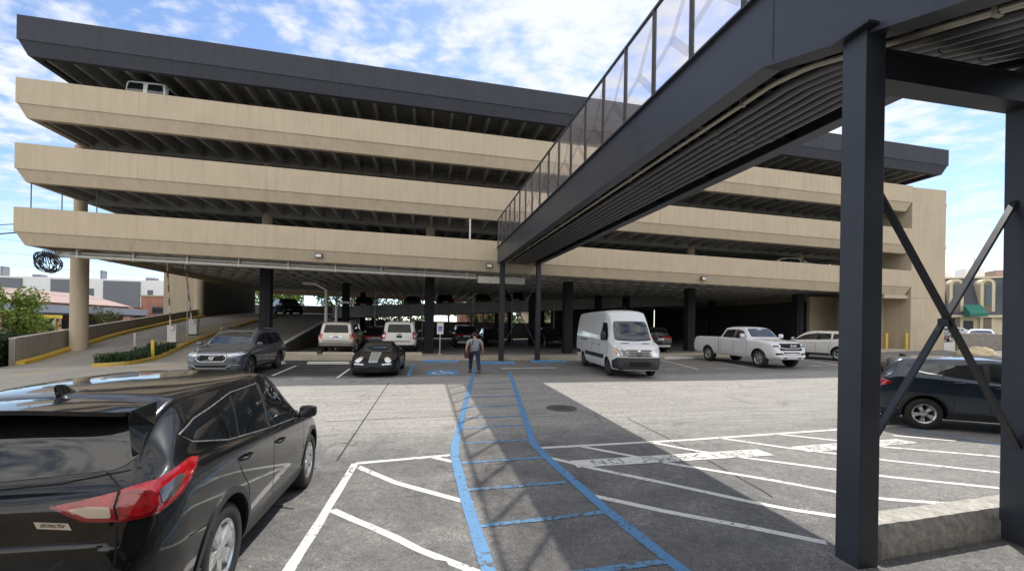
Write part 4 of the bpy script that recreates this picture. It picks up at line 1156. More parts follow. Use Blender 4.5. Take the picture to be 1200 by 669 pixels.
    c.rear('tailgate_gap', stroke2([(-.70, 1.20), (-.35, 1.148), (0, 1.13), (.35, 1.148), (.70, 1.20)], .008), M_WELL, off=.0018, res=.05, skirt=.004)
    c.rear('tailgate_gap', stroke2([(-.62, .54), (0, .53), (.62, .54)], .009), M_WELL, off=.0018, res=.06, skirt=.004)
    c.rear('bumper_trim', rnd([(-.80, .42), (-.60, .33), (.60, .33), (.80, .42), (.80, .28), (-.80, .28)], .02), M_DARKPL, res=.08, off=.006)
    c.rear('bumper_crease', stroke2([(-.50, .80), (-.24, .58)], .012), M_DARKPL, res=.05, off=.002)
    bd = c.rear('badge', [(-.500, .935), (-.345, .955), (-.325, .990), (-.480, .970)], M_CHROME, res=.05, off=.004)
    bd['label'] = 'small slanted silver badge reading SKYACTIV'
    txt = text_mesh('SKYACTIV', .024, M_WELL)
    hit, nn, _, _ = c.bvh.ray_cast(Vector((-5, -.413, .9625)), Vector((1, 0, 0)))
    place_flat(txt, bd, hit + nn * .0085, Vector((0, -1, -.13)) - nn * nn.dot(Vector((0, -1, -.13))), Vector((0, 0, 1)))
    em = c.rear('emblem', [(.075 * math.cos(a), .93 + .06 * math.sin(a)) for a in [2 * math.pi * k / 24 for k in range(24)]], M_CHROME, res=.05)
    c.plate(-1, .80)
    # cladding round the wheels and along the sill
    for axx in P['axles']:
        c.side('arch_trim', arc_strip(axx, .362, .417, .468, -22 if axx > 0 else -10, 190 if axx > 0 else 196, 26), M_DARKPL, res=.07, off=.010, skirt=.02)
    c.side('sill_trim', [(-.90, .27), (.90, .27), (.90, .40), (-.90, .42)], M_DARKPL, res=.10, off=.010, skirt=.02)
    # door gaps, handles
    c.seam([(-.30, 1.09), (-.33, .85), (-.31, .55), (-.27, .42)])
    c.seam([(-1.30, 1.19), (-1.22, 1.02), (-1.14, .90), (-.98, .74), (-.90, .42)])
    c.seam([(.86, 1.03), (.86, .75), (.82, .42)])
    c.seam([(P['xr'] + .35, .72), (P['xr'] + .62, .70), (P['xr'] + .66, .60)])
    c.handles([(-.12, .935), (-1.06, 1.0)])
    c.mirrors(.72, 1.115, .89, P_BLACK, (.13, .21, .15))
    # aerial fin
    hit, nn, _, _ = c.bvh.ray_cast(Vector((P['xr'] + .66, 0, 3)), Vector((0, 0, -1)))
    z = hit.z - .006; x = hit.x; b = MB()
    vs = []
    for u, w, h in ((0, .03, .004), (.25, .036, .03), (.6, .03, .062), (.85, .018, .068), (1, .004, .05)):
        xx = x + .09 - .16 * u
        vs += [(xx, -w, z), (xx - .02 * u, -w * .35, z + h), (xx - .02 * u, w * .35, z + h), (xx, w, z)]
    fs = [(i * 4 + j, i * 4 + j + 1, i * 4 + 5 + j, i * 4 + 4 + j) for i in range(4) for j in range(3)] + [(0, 1, 2, 3), (16, 17, 18, 19)]
    b.add(vs, fs); b.build('aerial', P_BLACK, c.root, 40)
    return c
mz = build_foreground_suv()
def seat_car(c, rear_xy, heading, zr, zf, scale=1.0):
    """rear axle over rear_xy, wheels on the ground front and back"""
    h = c.P['axles'][0] * scale
    c.root.location = (rear_xy[0] + math.cos(heading) * h, rear_xy[1] + math.sin(heading) * h, (zr + zf) / 2)
    c.root.rotation_euler = (0, -math.asin((zf - zr) / (2 * h)), heading)
    c.root.scale = (scale,) * 3
_ra = (-3.035, 3.052); _fa = (_ra[0] + 2.7 * math.cos(1.7925), _ra[1] + 2.7 * math.sin(1.7925))
seat_car(mz, _ra, 1.7925, zg(*to_local(_ra)), zg(*to_local(_fa)))
# ------------------------------------------------------------------ walls, island, gates, stops, posts
def at(s, t, dz=0.0): return W(s, t, zg(s, t) + dz)
def solo(m, name, mt, loc, rz, label, cat, group=None, smooth=None):
    """a thing that is one mesh, written in coordinates of its own base"""
    o = m.build(name, mt, None, smooth, loc=loc, rz=rz); return tag(o, label, cat, group)
# wall along the entry ramp
m = MB(); T2 = [.83 + k * 1.83 for k in range(11)]
def rtop(t): return 1.0 + (t - .83) * .115
rw = thing('ramp_wall', 'long grey concrete wall rising along the left edge of the entry ramp', 'wall', W(-24.55, -1.2, 0), TH)
for a, b in zip(T2[:-1], T2[1:]):
    m.hexa([(-.13, a + 1.2, -1.2), (.13, a + 1.2, -1.2), (.13, b + 1.2, -1.2), (-.13, b + 1.2, -1.2), (-.13, a + 1.2, rtop(a)), (.13, a + 1.2, rtop(a)), (.13, b + 1.2, rtop(b)), (-.13, b + 1.2, rtop(b))])
M_WALLG = paint_concrete('weathered_grey_concrete', (.27, .245, .205), .15, .2)
m.build('wall_body', M_WALLG, rw)
m = MB()
for a, b in zip(T2[:-1], T2[1:]):
    m.hexa([(-.15, a + 1.2, rtop(a) + .002), (.15, a + 1.2, rtop(a) + .002), (.15, b + 1.2, rtop(b) + .002), (-.15, b + 1.2, rtop(b) + .002), (-.15, a + 1.2, rtop(a) + .06), (.15, a + 1.2, rtop(a) + .06), (.15, b + 1.2, rtop(b) + .06), (-.15, b + 1.2, rtop(b) + .06)])
m.build('coping', M_KERB, rw)
def kerb_run(pts, w, h, name, mt, label, cat, zf, group=None):
    m = MB(); P = [Vector(p) for p in pts]; n = len(P); o = P[0]; vs = []
    for i in range(n):
        d = (P[min(i + 1, n - 1)] - P[max(i - 1, 0)]).normalized(); x = Vector((-d.y, d.x)); z = zf(P[i].x, P[i].y)
        for k, zz in ((-.5, -.2), (-.5, h - .03), (-.42, h), (.42, h), (.5, h - .03), (.5, -.2)):
            q = P[i] + x * k * w; vs.append((q.x - o.x, q.y - o.y, z + zz))
    fs = [(i * 6 + j, i * 6 + (j + 1) % 6, i * 6 + 6 + (j + 1) % 6, i * 6 + 6 + j) for i in range(n - 1) for j in range(6)] + [list(range(6)), [(n - 1) * 6 + k for k in range(6)]]
    m.add(vs, fs); return solo(m, name, mt, W(o.x, o.y, 0), TH, label, cat, group)
kerb_run([(-24.18, .80 + .75 * k) for k in range(25)], .38, .20, 'yellow_kerb', M_YELLOW, 'yellow painted kerb along the foot of the ramp wall', 'kerb', zr)
# traffic island between the two ramp lanes
IS = thing('traffic_island', 'raised island with yellow kerb between the two lanes of the entry ramp', 'traffic island', W(-19.0, -2.6, 0), TH)
def ioff(t): return 1.05 * max(0.0, 1 - (t + 2.6) / 7.5) - .45
def isl_z(s, t): return (zr(s, t) if t > -1.2 else zg(s, t))
def outline():
    L = [(-19.05 - .55, -2.1)] ; pts = []
    for a in range(180, 361, 20): pts.append((-18.95 + .78 * math.cos(R(a)), -2.0 + .75 * math.sin(R(a))))
    for k in range(1, 28): pts.append((-18.17 + .0 * k, -2.0 + .85 * k))
    left = [(-19.73, -2.0 + .85 * k) for k in range(27, 0, -1)]
    return pts, left
pr, pl = outline(); P = [(x + ioff(y), y) for x, y in pr + pl]
m = MB(); n = len(P); vs = []
C0 = [(-18.95 + ioff(p[1]) + (p[0] + 18.95 - ioff(p[1])) * .78, p[1] + (.12 if p[1] < -2 else 0)) for p in P]
for p, q in zip(P, C0):
    z = isl_z(*p)
    vs += [(p[0] + 19.0, p[1] + 2.6, z - .2), (p[0] + 19.0, p[1] + 2.6, z + .15), (q[0] + 19.0, q[1] + 2.6, z + .17)]
m.add(vs, [(i * 3 + j, ((i + 1) % n) * 3 + j, ((i + 1) % n) * 3 + j + 1, i * 3 + j + 1) for i in range(n) for j in range(2)])
m.build('kerb', M_YELLOW, IS)
m = MB(); h = 27; R_ = [(q[0] + 19, q[1] + 2.6, isl_z(*p) + .165) for p, q in zip(P, C0)]; nr = len(pr)
arc = R_[:10]; m.add(arc, [list(range(len(arc)))])
rr = R_[9:nr]; ll = [R_[0]] + R_[nr:][::-1]
k = min(len(rr), len(ll)); m.add(rr[:k] + ll[:k], [(i, i + 1, k + i + 1, k + i) for i in range(k - 1)])
m.build('island_top', mat('island_concrete', (.33, .27, .17), .9, var=.3, vscale=1.4, bump=.4), IS)
# planting on the island
def leafmat(name, c, var=.35):
    if name in MATS: return MATS[name]
    mm, nt, p = new_mat(name); MATS[name] = mm
    oi = nt.nodes.new('ShaderNodeNewGeometry')
    c2 = ramp_node(nt, oi.outputs['Random Per Island'], [(0, [x * (1 - var) for x in c]), (.5, c), (1, [x * (1 + var) for x in c])])
    nt.links.new(c2, p.inputs['Base Color']); p.inputs['Roughness'].default_value = .6; p.inputs['Specular IOR Level'].default_value = .3
    tr = nt.nodes.new('ShaderNodeBsdfTranslucent'); nt.links.new(c2, tr.inputs['Color'])
    mx = nt.nodes.new('ShaderNodeMixShader'); mx.inputs[0].default_value = .35
    nt.links.new(p.outputs[0], mx.inputs[1]); nt.links.new(tr.outputs[0], mx.inputs[2]); nt.links.new(mx.outputs[0], nt.nodes['Material Output'].inputs['Surface'])
    return mm
M_GRASS = leafmat('liriope_leaf', (.040, .075, .030), .5)
rng = random.Random(5)
m = MB()
for k in range(1500):
    u = rng.random(); t = -2.35 + 5.6 * u; s = -18.95 + ioff(t) + rng.uniform(-.66, .66); z = isl_z(s, t) + .15
    hgt = rng.uniform(.18, .42) * (1.1 - .2 * u); a = rng.uniform(0, 6.28); ln = rng.uniform(.12, .34); w = .016
    dx, dy = math.cos(a), math.sin(a); x, y = s + 19, t + 2.6
    q = [(x - dy * w, y + dx * w, z), (x + dy * w, y - dx * w, z), (x + dx * ln * .5 + dy * w, y + dy * ln * .5 - dx * w, z + hgt), (x + dx * ln * .5 - dy * w, y + dy * ln * .5 + dx * w, z + hgt), (x + dx * ln * 1.2, y + dy * ln * 1.2, z + hgt * .75)]
    m.add(q, [(0, 1, 2, 3), (3, 2, 4)])
o = solo(m, 'island_planting', M_GRASS, W(-19.0, -2.6, 0), TH, 'low dark green strap leaved planting filling the island', 'plants'); o['kind'] = 'stuff'
# barrier gates
M_GATE = mat('gate_cabinet_white', (.62, .60, .55), .5, var=.12, vscale=3)
M_ARMW = mat('arm_white', (.58, .54, .48), .5); M_ARMR = mat('arm_red', (.24, .09, .06), .5)
def gate(s, t, lean, label):
    z = isl_z(s, t) + .16
    g = thing('barrier_gate', label, 'barrier gate', W(s, t, z), TH, 'raised barrier gates on the island')
    m = MB(); m.bbox(-.24, .24, -.20, .20, 0, 1.02, .02); c = m.build('cabinet', M_GATE, g)
    m = MB(); m.box(-.255, .255, -.215, .215, .001, .06); m.build('base', M_DARKPL, c)
    m = MB(); m.bbox(-.26, .26, -.22, .22, 1.021, 1.08, .015); m.build('lid', M_GATE, c)
    m = MB(); m.box(-.10, .10, -.207, -.202, .55, .78); m.build('door_panel', M_GALV, c)
    m = MB(); m.lathe([(0, 0), (.16, 0), (.16, .06), (0, .06)], 18, Matrix.Translation((-.0, -.22, .92)) @ Matrix.Rotation(R(90), 4, 'X')); m.build('hub', M_GATE, g, 40)
    m = MB(); a = Vector((-.0, -.30, .92)); d = Vector((lean, 0, 1)).normalized()
    for k in range(9):
        p = a + d * (.10 + .42 * k); m.bar(p, p + d * .42, .075, .04, (0, 1, 0), k % 2)
    m.build('arm', [M_ARMW, M_ARMR], g)
gate(-19.35, 4.6, -.06, 'nearer white barrier cabinet with its striped arm raised')
gate(-19.5, 7.3, -.12, 'farther white barrier cabinet with its striped arm raised')
m = MB(); m.tube([(0, 0, 0), (-.02, 0, 4.4)], .02, 8); solo(m, 'thin_pole', M_GALV, W(-18.9, 5.2, isl_z(-18.9, 5.2)), TH, 'thin grey pole beside the nearer barrier arm', 'pole')
m = MB(); m.box(-.045, .045, -.02, .02, 0, .75, 0); m.box(-.045, .045, -.02, .02, .751, 1.45, 1)
o = solo(m, 'marker_post', [M_DARKPL, M_KERB], W(-18.85, .2, isl_z(-18.85, .2)), TH, 'thin post with dark lower half standing in the planting', 'post')
M_YEL = mat('bollard_yellow', (.62, .42, .04), .5, var=.15, vscale=4)
def bollard(s, t, z, h, r, label, group=None):
    m = MB(); m.lathe([(0, -.1), (r, -.1), (r, h - r * .8), (r * .8, h - r * .25), (r * .4, h), (0, h)], 16)
    return solo(m, 'bollard', M_YEL, W(s, t, z), TH, label, 'bollard', group, 40)
bollard(-18.15, .4, isl_z(-18.15, .4), 1.05, .075, 'yellow bollard at the edge of the island planting')
bollard(30.2, 1.0, zg(30, 1), 1.35, .10, 'yellow bollard nearer the black service door', 'bollards by the portal')
bollard(31.0, .2, zg(31, 0), 1.35, .10, 'yellow bollard at the outer corner of the tower portal', 'bollards by the portal')
# wheel stops
M_STOPW = make_paint('stop_white', (.66, .65, .60), .5, (.38, .36, .32)); M_STOPB = make_paint('stop_blue', (.07, .26, .55), .4, (.38, .36, .32))
def stop(s0, s1, t, mt, label, group, z=None, h=.13, w=.17, skew=0.0):
    m = MB(); L = (s1 - s0) / 2; e = .06
    m.add([(-L, -w / 2, -.03), (L, -w / 2, -.03), (L, w / 2, -.03), (-L, w / 2, -.03), (-L + e, -w / 2 + .035, h), (L - e, -w / 2 + .035, h), (L - e, w / 2 - .035, h), (-L + e, w / 2 - .035, h),
           (-L, -w / 2, h * .5), (L, -w / 2, h * .5), (L, w / 2, h * .5), (-L, w / 2, h * .5)],
          [(3, 2, 1, 0), (4, 5, 6, 7), (0, 1, 9, 8), (1, 2, 10, 9), (2, 3, 11, 10), (3, 0, 8, 11), (8, 9, 5, 4), (9, 10, 6, 5), (10, 11, 7, 6), (11, 8, 4, 7)])
    s = (s0 + s1) / 2
    return solo(m, 'wheel_stop', mt, W(s, t, zg(s, t) if z is None else z), TH + skew, label, 'wheel stop', group)
stop(-4.38, -2.42, -1.55, M_STOPB, 'faded blue wheel stop at the head of the disabled bay', 'blue wheel stops')
stop(-1.45, .58, -2.45, M_STOPB, 'bright blue wheel stop right beside the walking man', 'blue wheel stops')
stop(1.62, 3.75, -1.75, M_STOPB, 'bright blue wheel stop between the bridge leg and the white van', 'blue wheel stops')
stop(-9.95, -7.95, -2.35, M_STOPW, 'white wheel stop between the grey SUV and the dark sports car', 'white wheel stops')
stop(-12.2, -11.0, -2.2, M_STOPW, 'white wheel stop behind the grey SUV', 'white wheel stops')
stop(-7.3, -5.3, -2.2, M_STOPW, 'white wheel stop behind the dark sports car', 'white wheel stops')
stop(10.75, 12.85, .0 - .4, M_STOPW, 'white wheel stop between the van and the pickup', 'white wheel stops')
for s0, lab in ((-12.3, 'beige wheel stop on the pavement behind the grey SUV'), (-10.2, 'beige wheel stop in front of the silver wagon'), (-6.2, 'beige wheel stop in front of the white SUV')):
    stop(s0, s0 + 1.8, 2.0, M_KERB, lab, 'beige wheel stops on the pavement', zfl(s0), .17, .2)
# big concrete block by the right bridge leg
m = MB(); M_BLOCK = mat('rough_concrete_block', (.45, .425, .375), .92, var=.55, vscale=12, bump=.6, bscale=48)
bm = bmesh.new(); rng = random.Random(3)
L = 1.30; prof = [(-.20, -.04), (-.20, .18), (-.13, .30), (.10, .31), (.17, .20), (.20, -.04)]
NN = 26
for i in range(NN + 1):
    x = -L + 2 * L * i / NN
    for y, z in prof:
        e = .03 if i in (0, NN) else 0
        m.v.append((x + (e if i == 0 else -e), y + rng.uniform(-.004, .004), z * (1 - (.06 if i in (0, NN) else 0)) + rng.uniform(-.003, .003)))
for i in range(NN):
    for j in range(6): m.f.append((i * 6 + j, i * 6 + (j + 1) % 6, i * 6 + 6 + (j + 1) % 6, i * 6 + 6 + j)); m.mi.append(0)
m.f += [list(range(6)), [NN * 6 + j for j in range(6)]]; m.mi += [0, 0]
bm.free()
solo(m, 'concrete_block', M_BLOCK, W(1.55, -21.42, zg(1.4, -21.4) + .01), TH + R(4), 'rough weathered concrete kerb block lying between the two bridge legs', 'concrete block', None, 30)
# manhole
m = MB(); m.lathe([(0, .008), (.30, .008), (.305, .003), (.33, .003), (.335, .010), (.40, .010), (.41, .0)], 36)
for k in range(-4, 5):
    for q in range(-4, 5):
        if k * k + q * q < 15: m.box(k * .062 - .018, k * .062 + .018, q * .062 - .018, q * .062 + .018, .008, .013)
solo(m, 'manhole_cover', mat('cast_iron', (.085, .078, .07), .7, var=.3, vscale=8), W(-.63, -14.26, zg(-.63, -14.26) + .004), TH, 'round cast iron manhole cover in the shaded lane', 'manhole cover')
# disabled parking sign
sg = thing('parking_sign', 'small white disabled parking sign on a grey post behind the bay', 'sign', W(-3.3, 2.2, zfl(-3)), TH)
m = MB(); m.tube([(0, 0, 0), (0, 0, 1.75)], .028, 8); m.build('post', M_GALV, sg)
m = MB(); m.lathe([(0, 0), (.17, 0), (.17, .05), (.05, .07), (0, .07)], 14); m.build('foot', M_KERB, sg)
M_SIGNW = mat('sign_white', (.72, .72, .70), .4); M_SIGNB = mat('sign_blue', (.05, .14, .45), .4)
m = MB(); m.box(-.20, .20, -.045, -.03, 1.30, 2.02); pn = m.build('sign_panel', M_SIGNW, sg)
m = MB(); m.box(-.12, .12, -.049, -.0455, 1.50, 1.80); m.build('blue_square', M_SIGNB, pn)
m = MB(); 
for a, b in (((-.03, 1.75), (-.02, 1.65)), ((-.02, 1.65), (.04, 1.64)), ((.04, 1.64), (.07, 1.56))): m.bar((a[0], -.052, a[1]), (b[0], -.052, b[1]), .02, .004, (0, 1, 0))
for k in range(10):
    a0, a1 = R(120 + 22 * k), R(120 + 22 * (k + 1)); m.bar((-.02 + .06 * math.cos(a0), -.052, 1.61 + .06 * math.sin(a0)), (-.02 + .06 * math.cos(a1), -.052, 1.61 + .06 * math.sin(a1)), .016, .004, (0, 1, 0))
m.build('wheelchair_symbol', M_SIGNW, pn)
# coil of black cable hanging under the left end
rng = random.Random(9); m = MB()
for k in range(16):
    r = rng.uniform(.42, .66); ph = rng.uniform(-.3, .3); tl = rng.uniform(-.5, .5)
    m.tube([((r * math.cos(a) * (.75 + .2 * math.sin(k)) + ph * .5), .12 * math.sin(2 * a + k) + tl * .2, -.62 + r * math.sin(a) * .75 - .15 * math.cos(a + tl)) for a in [R(x) for x in range(0, 361, 20)]], .018, 5)
for k in range(7): m.tube([(-.25 + .07 * k, .02 * k, .02), (-.3 + .06 * k, .03, -.3), (-.35 + .12 * k, 0, -.7)], .024, 5)
solo(m, 'cable_coil', mat('black_cable', (.012, .012, .013), .5), W(-22.85, .55, 5.50), TH, 'tangled coil of black cable hanging from the left end of the garage', 'cable')
# ------------------------------------------------------------------ what stands beyond: buildings, trees, wires
def brick_mat(name, a, b, mortar, scale=1.0):
    m, nt, p = new_mat(name); v = coord(nt)
    sep = nt.nodes.new('ShaderNodeSeparateXYZ'); nt.links.new(v, sep.inputs[0])
    cb = nt.nodes.new('ShaderNodeCombineXYZ'); nt.links.new(math_node(nt, 'ADD', sep.outputs['X'], sep.outputs['Y']), cb.inputs[0]); nt.links.new(sep.outputs['Z'], cb.inputs[1])
    br = nt.nodes.new('ShaderNodeTexBrick'); br.inputs['Scale'].default_value = scale
    br.inputs['Brick Width'].default_value = .24; br.inputs['Row Height'].default_value = .08; br.inputs['Mortar Size'].default_value = .010
    br.inputs['Color1'].default_value = a + (1,); br.inputs['Color2'].default_value = b + (1,); br.inputs['Mortar'].default_value = mortar + (1,)
    nt.links.new(cb.outputs[0], br.inputs['Vector'])
    n = noise_node(nt, v, .6, 5, .6); t = ramp_node(nt, n, [(.3, (.8, .8, .8)), (.7, (1.15, 1.15, 1.15))])
    nt.links.new(mix_node(nt, 1, br.outputs['Color'], t, 'MULTIPLY'), p.inputs['Base Color']); p.inputs['Roughness'].default_value = .85
    return m
M_BRICK = brick_mat('orange_brick', (.40, .155, .085), (.33, .12, .07), (.36, .28, .22))
M_PINKROOF = mat('faded_red_metal_roof', (.35, .245, .205), .6, var=.12, vscale=.8, stretch=(.2, 3, 1))
M_WHITEW = mat('white_cladding', (.80, .79, .77), .7, var=.06, vscale=.4)
M_GREYP = mat('grey_cladding', (.16, .165, .18), .6, var=.1, vscale=.6)
M_WIN = glossglass('far_window', (.03, .035, .04), .08)
M_CREAM = mat('cream_stucco', (.62, .54, .38), .8, var=.08, vscale=.6)
M_SHINGLE = mat('slate_mansard', (.075, .080, .098), .75, var=.25, vscale=2.5, bump=.5, bscale=9)
M_CANOPY = mat('canopy_grey', (.20, .22, .26), .5, var=.1, vscale=.5)
def bthing(name, label, cat, loc, rz, group=None): return thing(name, label, cat, loc, rz, group)
b = bthing('brick_warehouse', 'long low brick building with faded red roof and grey canopy', 'building', W(-54, 45, -.8), TH)
m = MB(); m.box(-14, 0, -22, 21, 0, 5.0); m.build('wall', M_BRICK, b)
m = MB(); m.add([(.4, -22.4, 5.0), (.4, 14.5, 5.0), (-6, 14.5, 6.9), (-6, -22.4, 6.9), (-14, 14.5, 5.0), (-14, -22.4, 5.0)], [(0, 1, 2, 3), (3, 2, 4, 5), (1, 4, 2), (0, 3, 5), (0, 5, 4, 1)]); m.build('roof', M_PINKROOF, b)
m = MB(); m.box(.1, 3.4, -22, 13.4, 3.55, 4.55); cn = m.build('canopy', M_CANOPY, b)
m = MB(); m.box(.12, 3.3, -21.8, 13.2, 3.30, 3.546); m.build('canopy_underside', M_DARKPL, cn)
for t in (-20, -12, -4, 4, 12.6):
    m = MB(); m.box(2.6, 3.1, t - .3, t + .3, 0, 3.29); m.build('canopy_column', M_BRICK, cn)
m = MB(); m.box(.01, .1, 16, 18.6, 3.2, 4.4); m.build('window', M_WIN, b)
m = MB(); m.box(.01, .06, -19, 10, .2, 2.6); m.build('shopfront', M_DARKPL, b)
b = bthing('brick_shop', 'orange brick block between the warehouse and the tan stair wall', 'building', W(-53.9, 62.5, -.8), TH)
m = MB(); m.box(0, 12, 0, 10, 0, 7.0); m.build('wall', M_BRICK, b)
m = MB(); m.box(-.1, 12.1, -.12, 10, 7.001, 7.25); m.build('coping', M_KERB, b)
m = MB(); m.box(1.6, 4.4, -.06, -.01, 3.9, 5.3); f = m.build('window', M_GREYP, b); m = MB(); m.box(1.8, 4.2, -.08, -.065, 4.05, 5.15); m.build('pane', M_WIN, f)
b = bthing('white_block', 'white flat roofed building with dark grey cladding panels behind the brick warehouse', 'building', W(-100, 117, -1), TH)
m = MB(); m.box(-45, 34, 0, 14, 0, 14.4); m.build('wall', M_WHITEW, b)
for x0, x1 in ((-20, -13.2), (-6.5, .6), (6.0, 15.0), (36.5, 38)):
    if x1 < 34:
        m = MB(); m.box(x0, x1, -.35, -.01, 6.5, 13.9); m.build('dark_panel', M_GREYP, b)
for x in (2.2, 16.8, 21.2, 27.8, 31.0):
    m = MB(); m.box(x, x + 1.4, -.10, -.01, 9.2, 11.6); f = m.build('window', M_GREYP, b); m = MB(); m.box(x + .15, x + 1.25, -.13, -.105, 9.4, 11.4); m.build('pane', M_WIN, f)
for x, w, h in ((-21.5, .7, 3.0), (-14, 2.2, 1.0), (2.5, .5, 2.8), (14, 2.5, 1.1), (20, 1.8, .8), (26, 2.6, 1.2)):
    m = MB(); m.box(x, x + w, 4, 6, 14.4, 14.4 + h); m.build('roof_unit', M_GREYP, b)
# right: mansard building
b = bthing('mansard_building', 'cream building with slate mansard roof, arched dormers and green awning', 'building', (70, 60, 1.2), -R(22))
m = MB(); m.box(-9.6, 14, .6, 14, 0, 3.3); m.build('wall', M_CREAM, b)
m = MB(); m.hexa([(-9.9, .1, 3.45), (14, .1, 3.45), (14, 14, 3.45), (-9.9, 14, 3.45), (-9.9, 2.3, 8.9), (14, 2.3, 8.9), (14, 14, 8.9), (-9.9, 14, 8.9)]); m.build('mansard_roof', M_SHINGLE, b)
m = MB(); m.box(-10, 14.1, -.05, .59, 3.1, 3.44); m.build('cornice', M_CREAM, b)
m = MB(); m.box(-10, 14.1, 2.1, 14, 8.91, 9.15); m.build('parapet', M_CREAM, b)
m = MB(); m.box(-9.2, -8.7, -.1, 2.4, 3.46, 8.6); m.build('roof_rib', M_CREAM, b)
for x in (-5.6, -2.2, 1.4, 5.0):
    m = MB(); r = .78; zc = 7.9
    P = [(x - r, 0.0), (x + r, 0.0), (x + r, zc)] + [(x + r * math.cos(R(a)), zc + r * math.sin(R(a))) for a in range(15, 180, 15)] + [(x - r, zc)]
    m.prism(P, lambda px, pz: (px, .30, pz), lambda px, pz: (px, 2.5, pz)); d = m.build('dormer', M_CREAM, b)
    m = MB(); r2 = .42; P = [(x - r2, .4), (x + r2, .4), (x + r2, zc)] + [(x + r2 * math.cos(R(a)), zc + r2 * math.sin(R(a))) for a in range(15, 180, 15)] + [(x - r2, zc)]
    m.prism(P, lambda px, pz: (px, .25, pz), lambda px, pz: (px, .296, pz)); m.build('dormer_recess', mat('recess_brown', (.19, .155, .11), .8), d)
    m = MB(); m.box(x - .3, x + .3, .20, .245, 4.9, 7.7); m.build('dormer_window', M_WIN, d)
m = MB(); m.add([(-5.1, -.3, 4.9), (-3.2, -.3, 4.9), (-3.2, -1.9, 3.7), (-5.1, -1.9, 3.7), (-5.1, -1.9, 3.2), (-3.2, -1.9, 3.2), (-5.1, -.3, 3.2), (-3.2, -.3, 3.2)], [(0, 1, 2, 3), (3, 2, 5, 4), (0, 3, 4, 6), (1, 7, 5, 2), (0, 6, 7, 1), (6, 4, 5, 7)])
m.build('awning', mat('green_canvas', (.02, .16, .12), .7), b)
for x0, x1 in ((-4.7, -3.6), (-8.0, -6.9), (2.6, 3.9)):
    m = MB(); m.box(x0, x1, .52, .59, .1, 2.6); m.build('door', M_DARKPL, b)
for x, w, h in ((-8, 4.5, 1.1), (-2.0, 2.2, 1.7), (1.5, 6, 1.3)):
    m = MB(); m.box(x, x + w, 6, 9, 9.16, 9.16 + h); m.build('roof_unit', M_WHITEW if w < 5 else M_PINKROOF, b)
m = MB(); m.tube([(-.8, 6.5, 9.2), (-.8, 6.5, 12.6)], .06, 6); m.build('roof_mast', M_GALV, b)
# beyond the garage, seen through its open back
b = bthing('cream_building', 'plain cream building glimpsed through the open back of the garage', 'building', W(16, 52, 0), TH); m = MB(); m.box(-2, 12, 0, 8, 0, 4.4); m.build('wall', M_CREAM, b); m = MB(); m.box(-2.2, 12.2, -.2, 8, 4.41, 4.7); m.build('coping', M_KERB, b)
b = bthing('brick_cottage', 'orange brick building glimpsed beyond the back wall of the garage', 'building', W(2, 54, 0), TH); m = MB(); m.box(0, 9, 0, 8, 0, 4.2); m.build('wall', M_BRICK, b); m = MB(); m.box(-.2, 9.2, -.2, 8, 4.21, 4.5); m.build('coping', M_KERB, b)
# trees
M_BARK = mat('tree_bark', (.085, .065, .05), .9, var=.3, vscale=6, bump=.5)
LEAFS = [leafmat('leaf_mid', (.085, .14, .03), .45), leafmat('leaf_light', (.14, .20, .035), .40), leafmat('leaf_dark', (.035, .065, .020), .45), leafmat('leaf_olive', (.085, .105, .035), .45)]
def tree(name, loc, h, cr, nleaf, lsize, lm, label, seed, group=None, trunk=.16, base=.35, cat='tree', squash=.8):
    rg = np.random.RandomState(seed); t = thing(name, label, cat, loc, rg.uniform(0, 6), group)
    m = MB(); zc = h - cr * squash
    top = Vector((rg.uniform(-.2, .2), rg.uniform(-.2, .2), zc))
    m.tube([(0, 0, -.2), top * .35 + Vector((rg.uniform(-.1, .1), 0, 0)), top * .7, top], [trunk * 1.25, trunk, trunk * .8, trunk * .5], 8)
    centres = []
    for k in range(9):
        a = rg.uniform(0, 6.28); rr = cr * rg.uniform(.25, .85); p = Vector((math.cos(a) * rr, math.sin(a) * rr, zc + cr * squash * rg.uniform(-.75, .85)))
        st = top * rg.uniform(.45, .95)
        m.tube([st, (st + p) * .5 + Vector((0, 0, .1 * cr)), p], [trunk * .45, trunk * .3, trunk * .1], 6); centres.append((p, cr * rg.uniform(.28, .5)))
    m.build('trunk', M_BARK, t, 60)
    for k in range(16):
        d = rg.normal(size=3); d /= np.linalg.norm(d); centres.append((Vector((d[0] * cr * .75, d[1] * cr * .75, zc + d[2] * cr * squash * .8)), cr * rg.uniform(.18, .36)))
    V = np.zeros((nleaf * 4, 3)); wts = np.array([c[1] ** 2 for c in centres]); wts /= wts.sum()
    ci = rg.choice(len(centres), nleaf, p=wts); C = np.array([tuple(c[0]) for c in centres])[ci]; Rr = np.array([c[1] for c in centres])[ci]
    d = rg.normal(size=(nleaf, 3)); d /= np.linalg.norm(d, axis=1)[:, None]; pos = C + d * (Rr * rg.uniform(.35, 1.08, nleaf) ** .6)[:, None]
    u = rg.normal(size=(nleaf, 3)); u /= np.linalg.norm(u, axis=1)[:, None]; w = np.cross(u, rg.normal(size=(nleaf, 3))); w /= np.linalg.norm(w, axis=1)[:, None]
    s = lsize * rg.uniform(.6, 1.3, nleaf)[:, None]
    V[0::4] = pos - u * s; V[1::4] = pos - w * s * .55; V[2::4] = pos + u * s; V[3::4] = pos + w * s * .55
    me = bpy.data.meshes.new('crown'); me.from_pydata(V.tolist(), [], np.arange(nleaf * 4).reshape(-1, 4).tolist()); me.materials.append(lm)
    o = link(bpy.data.objects.new('crown', me)); o.parent = t
    return t
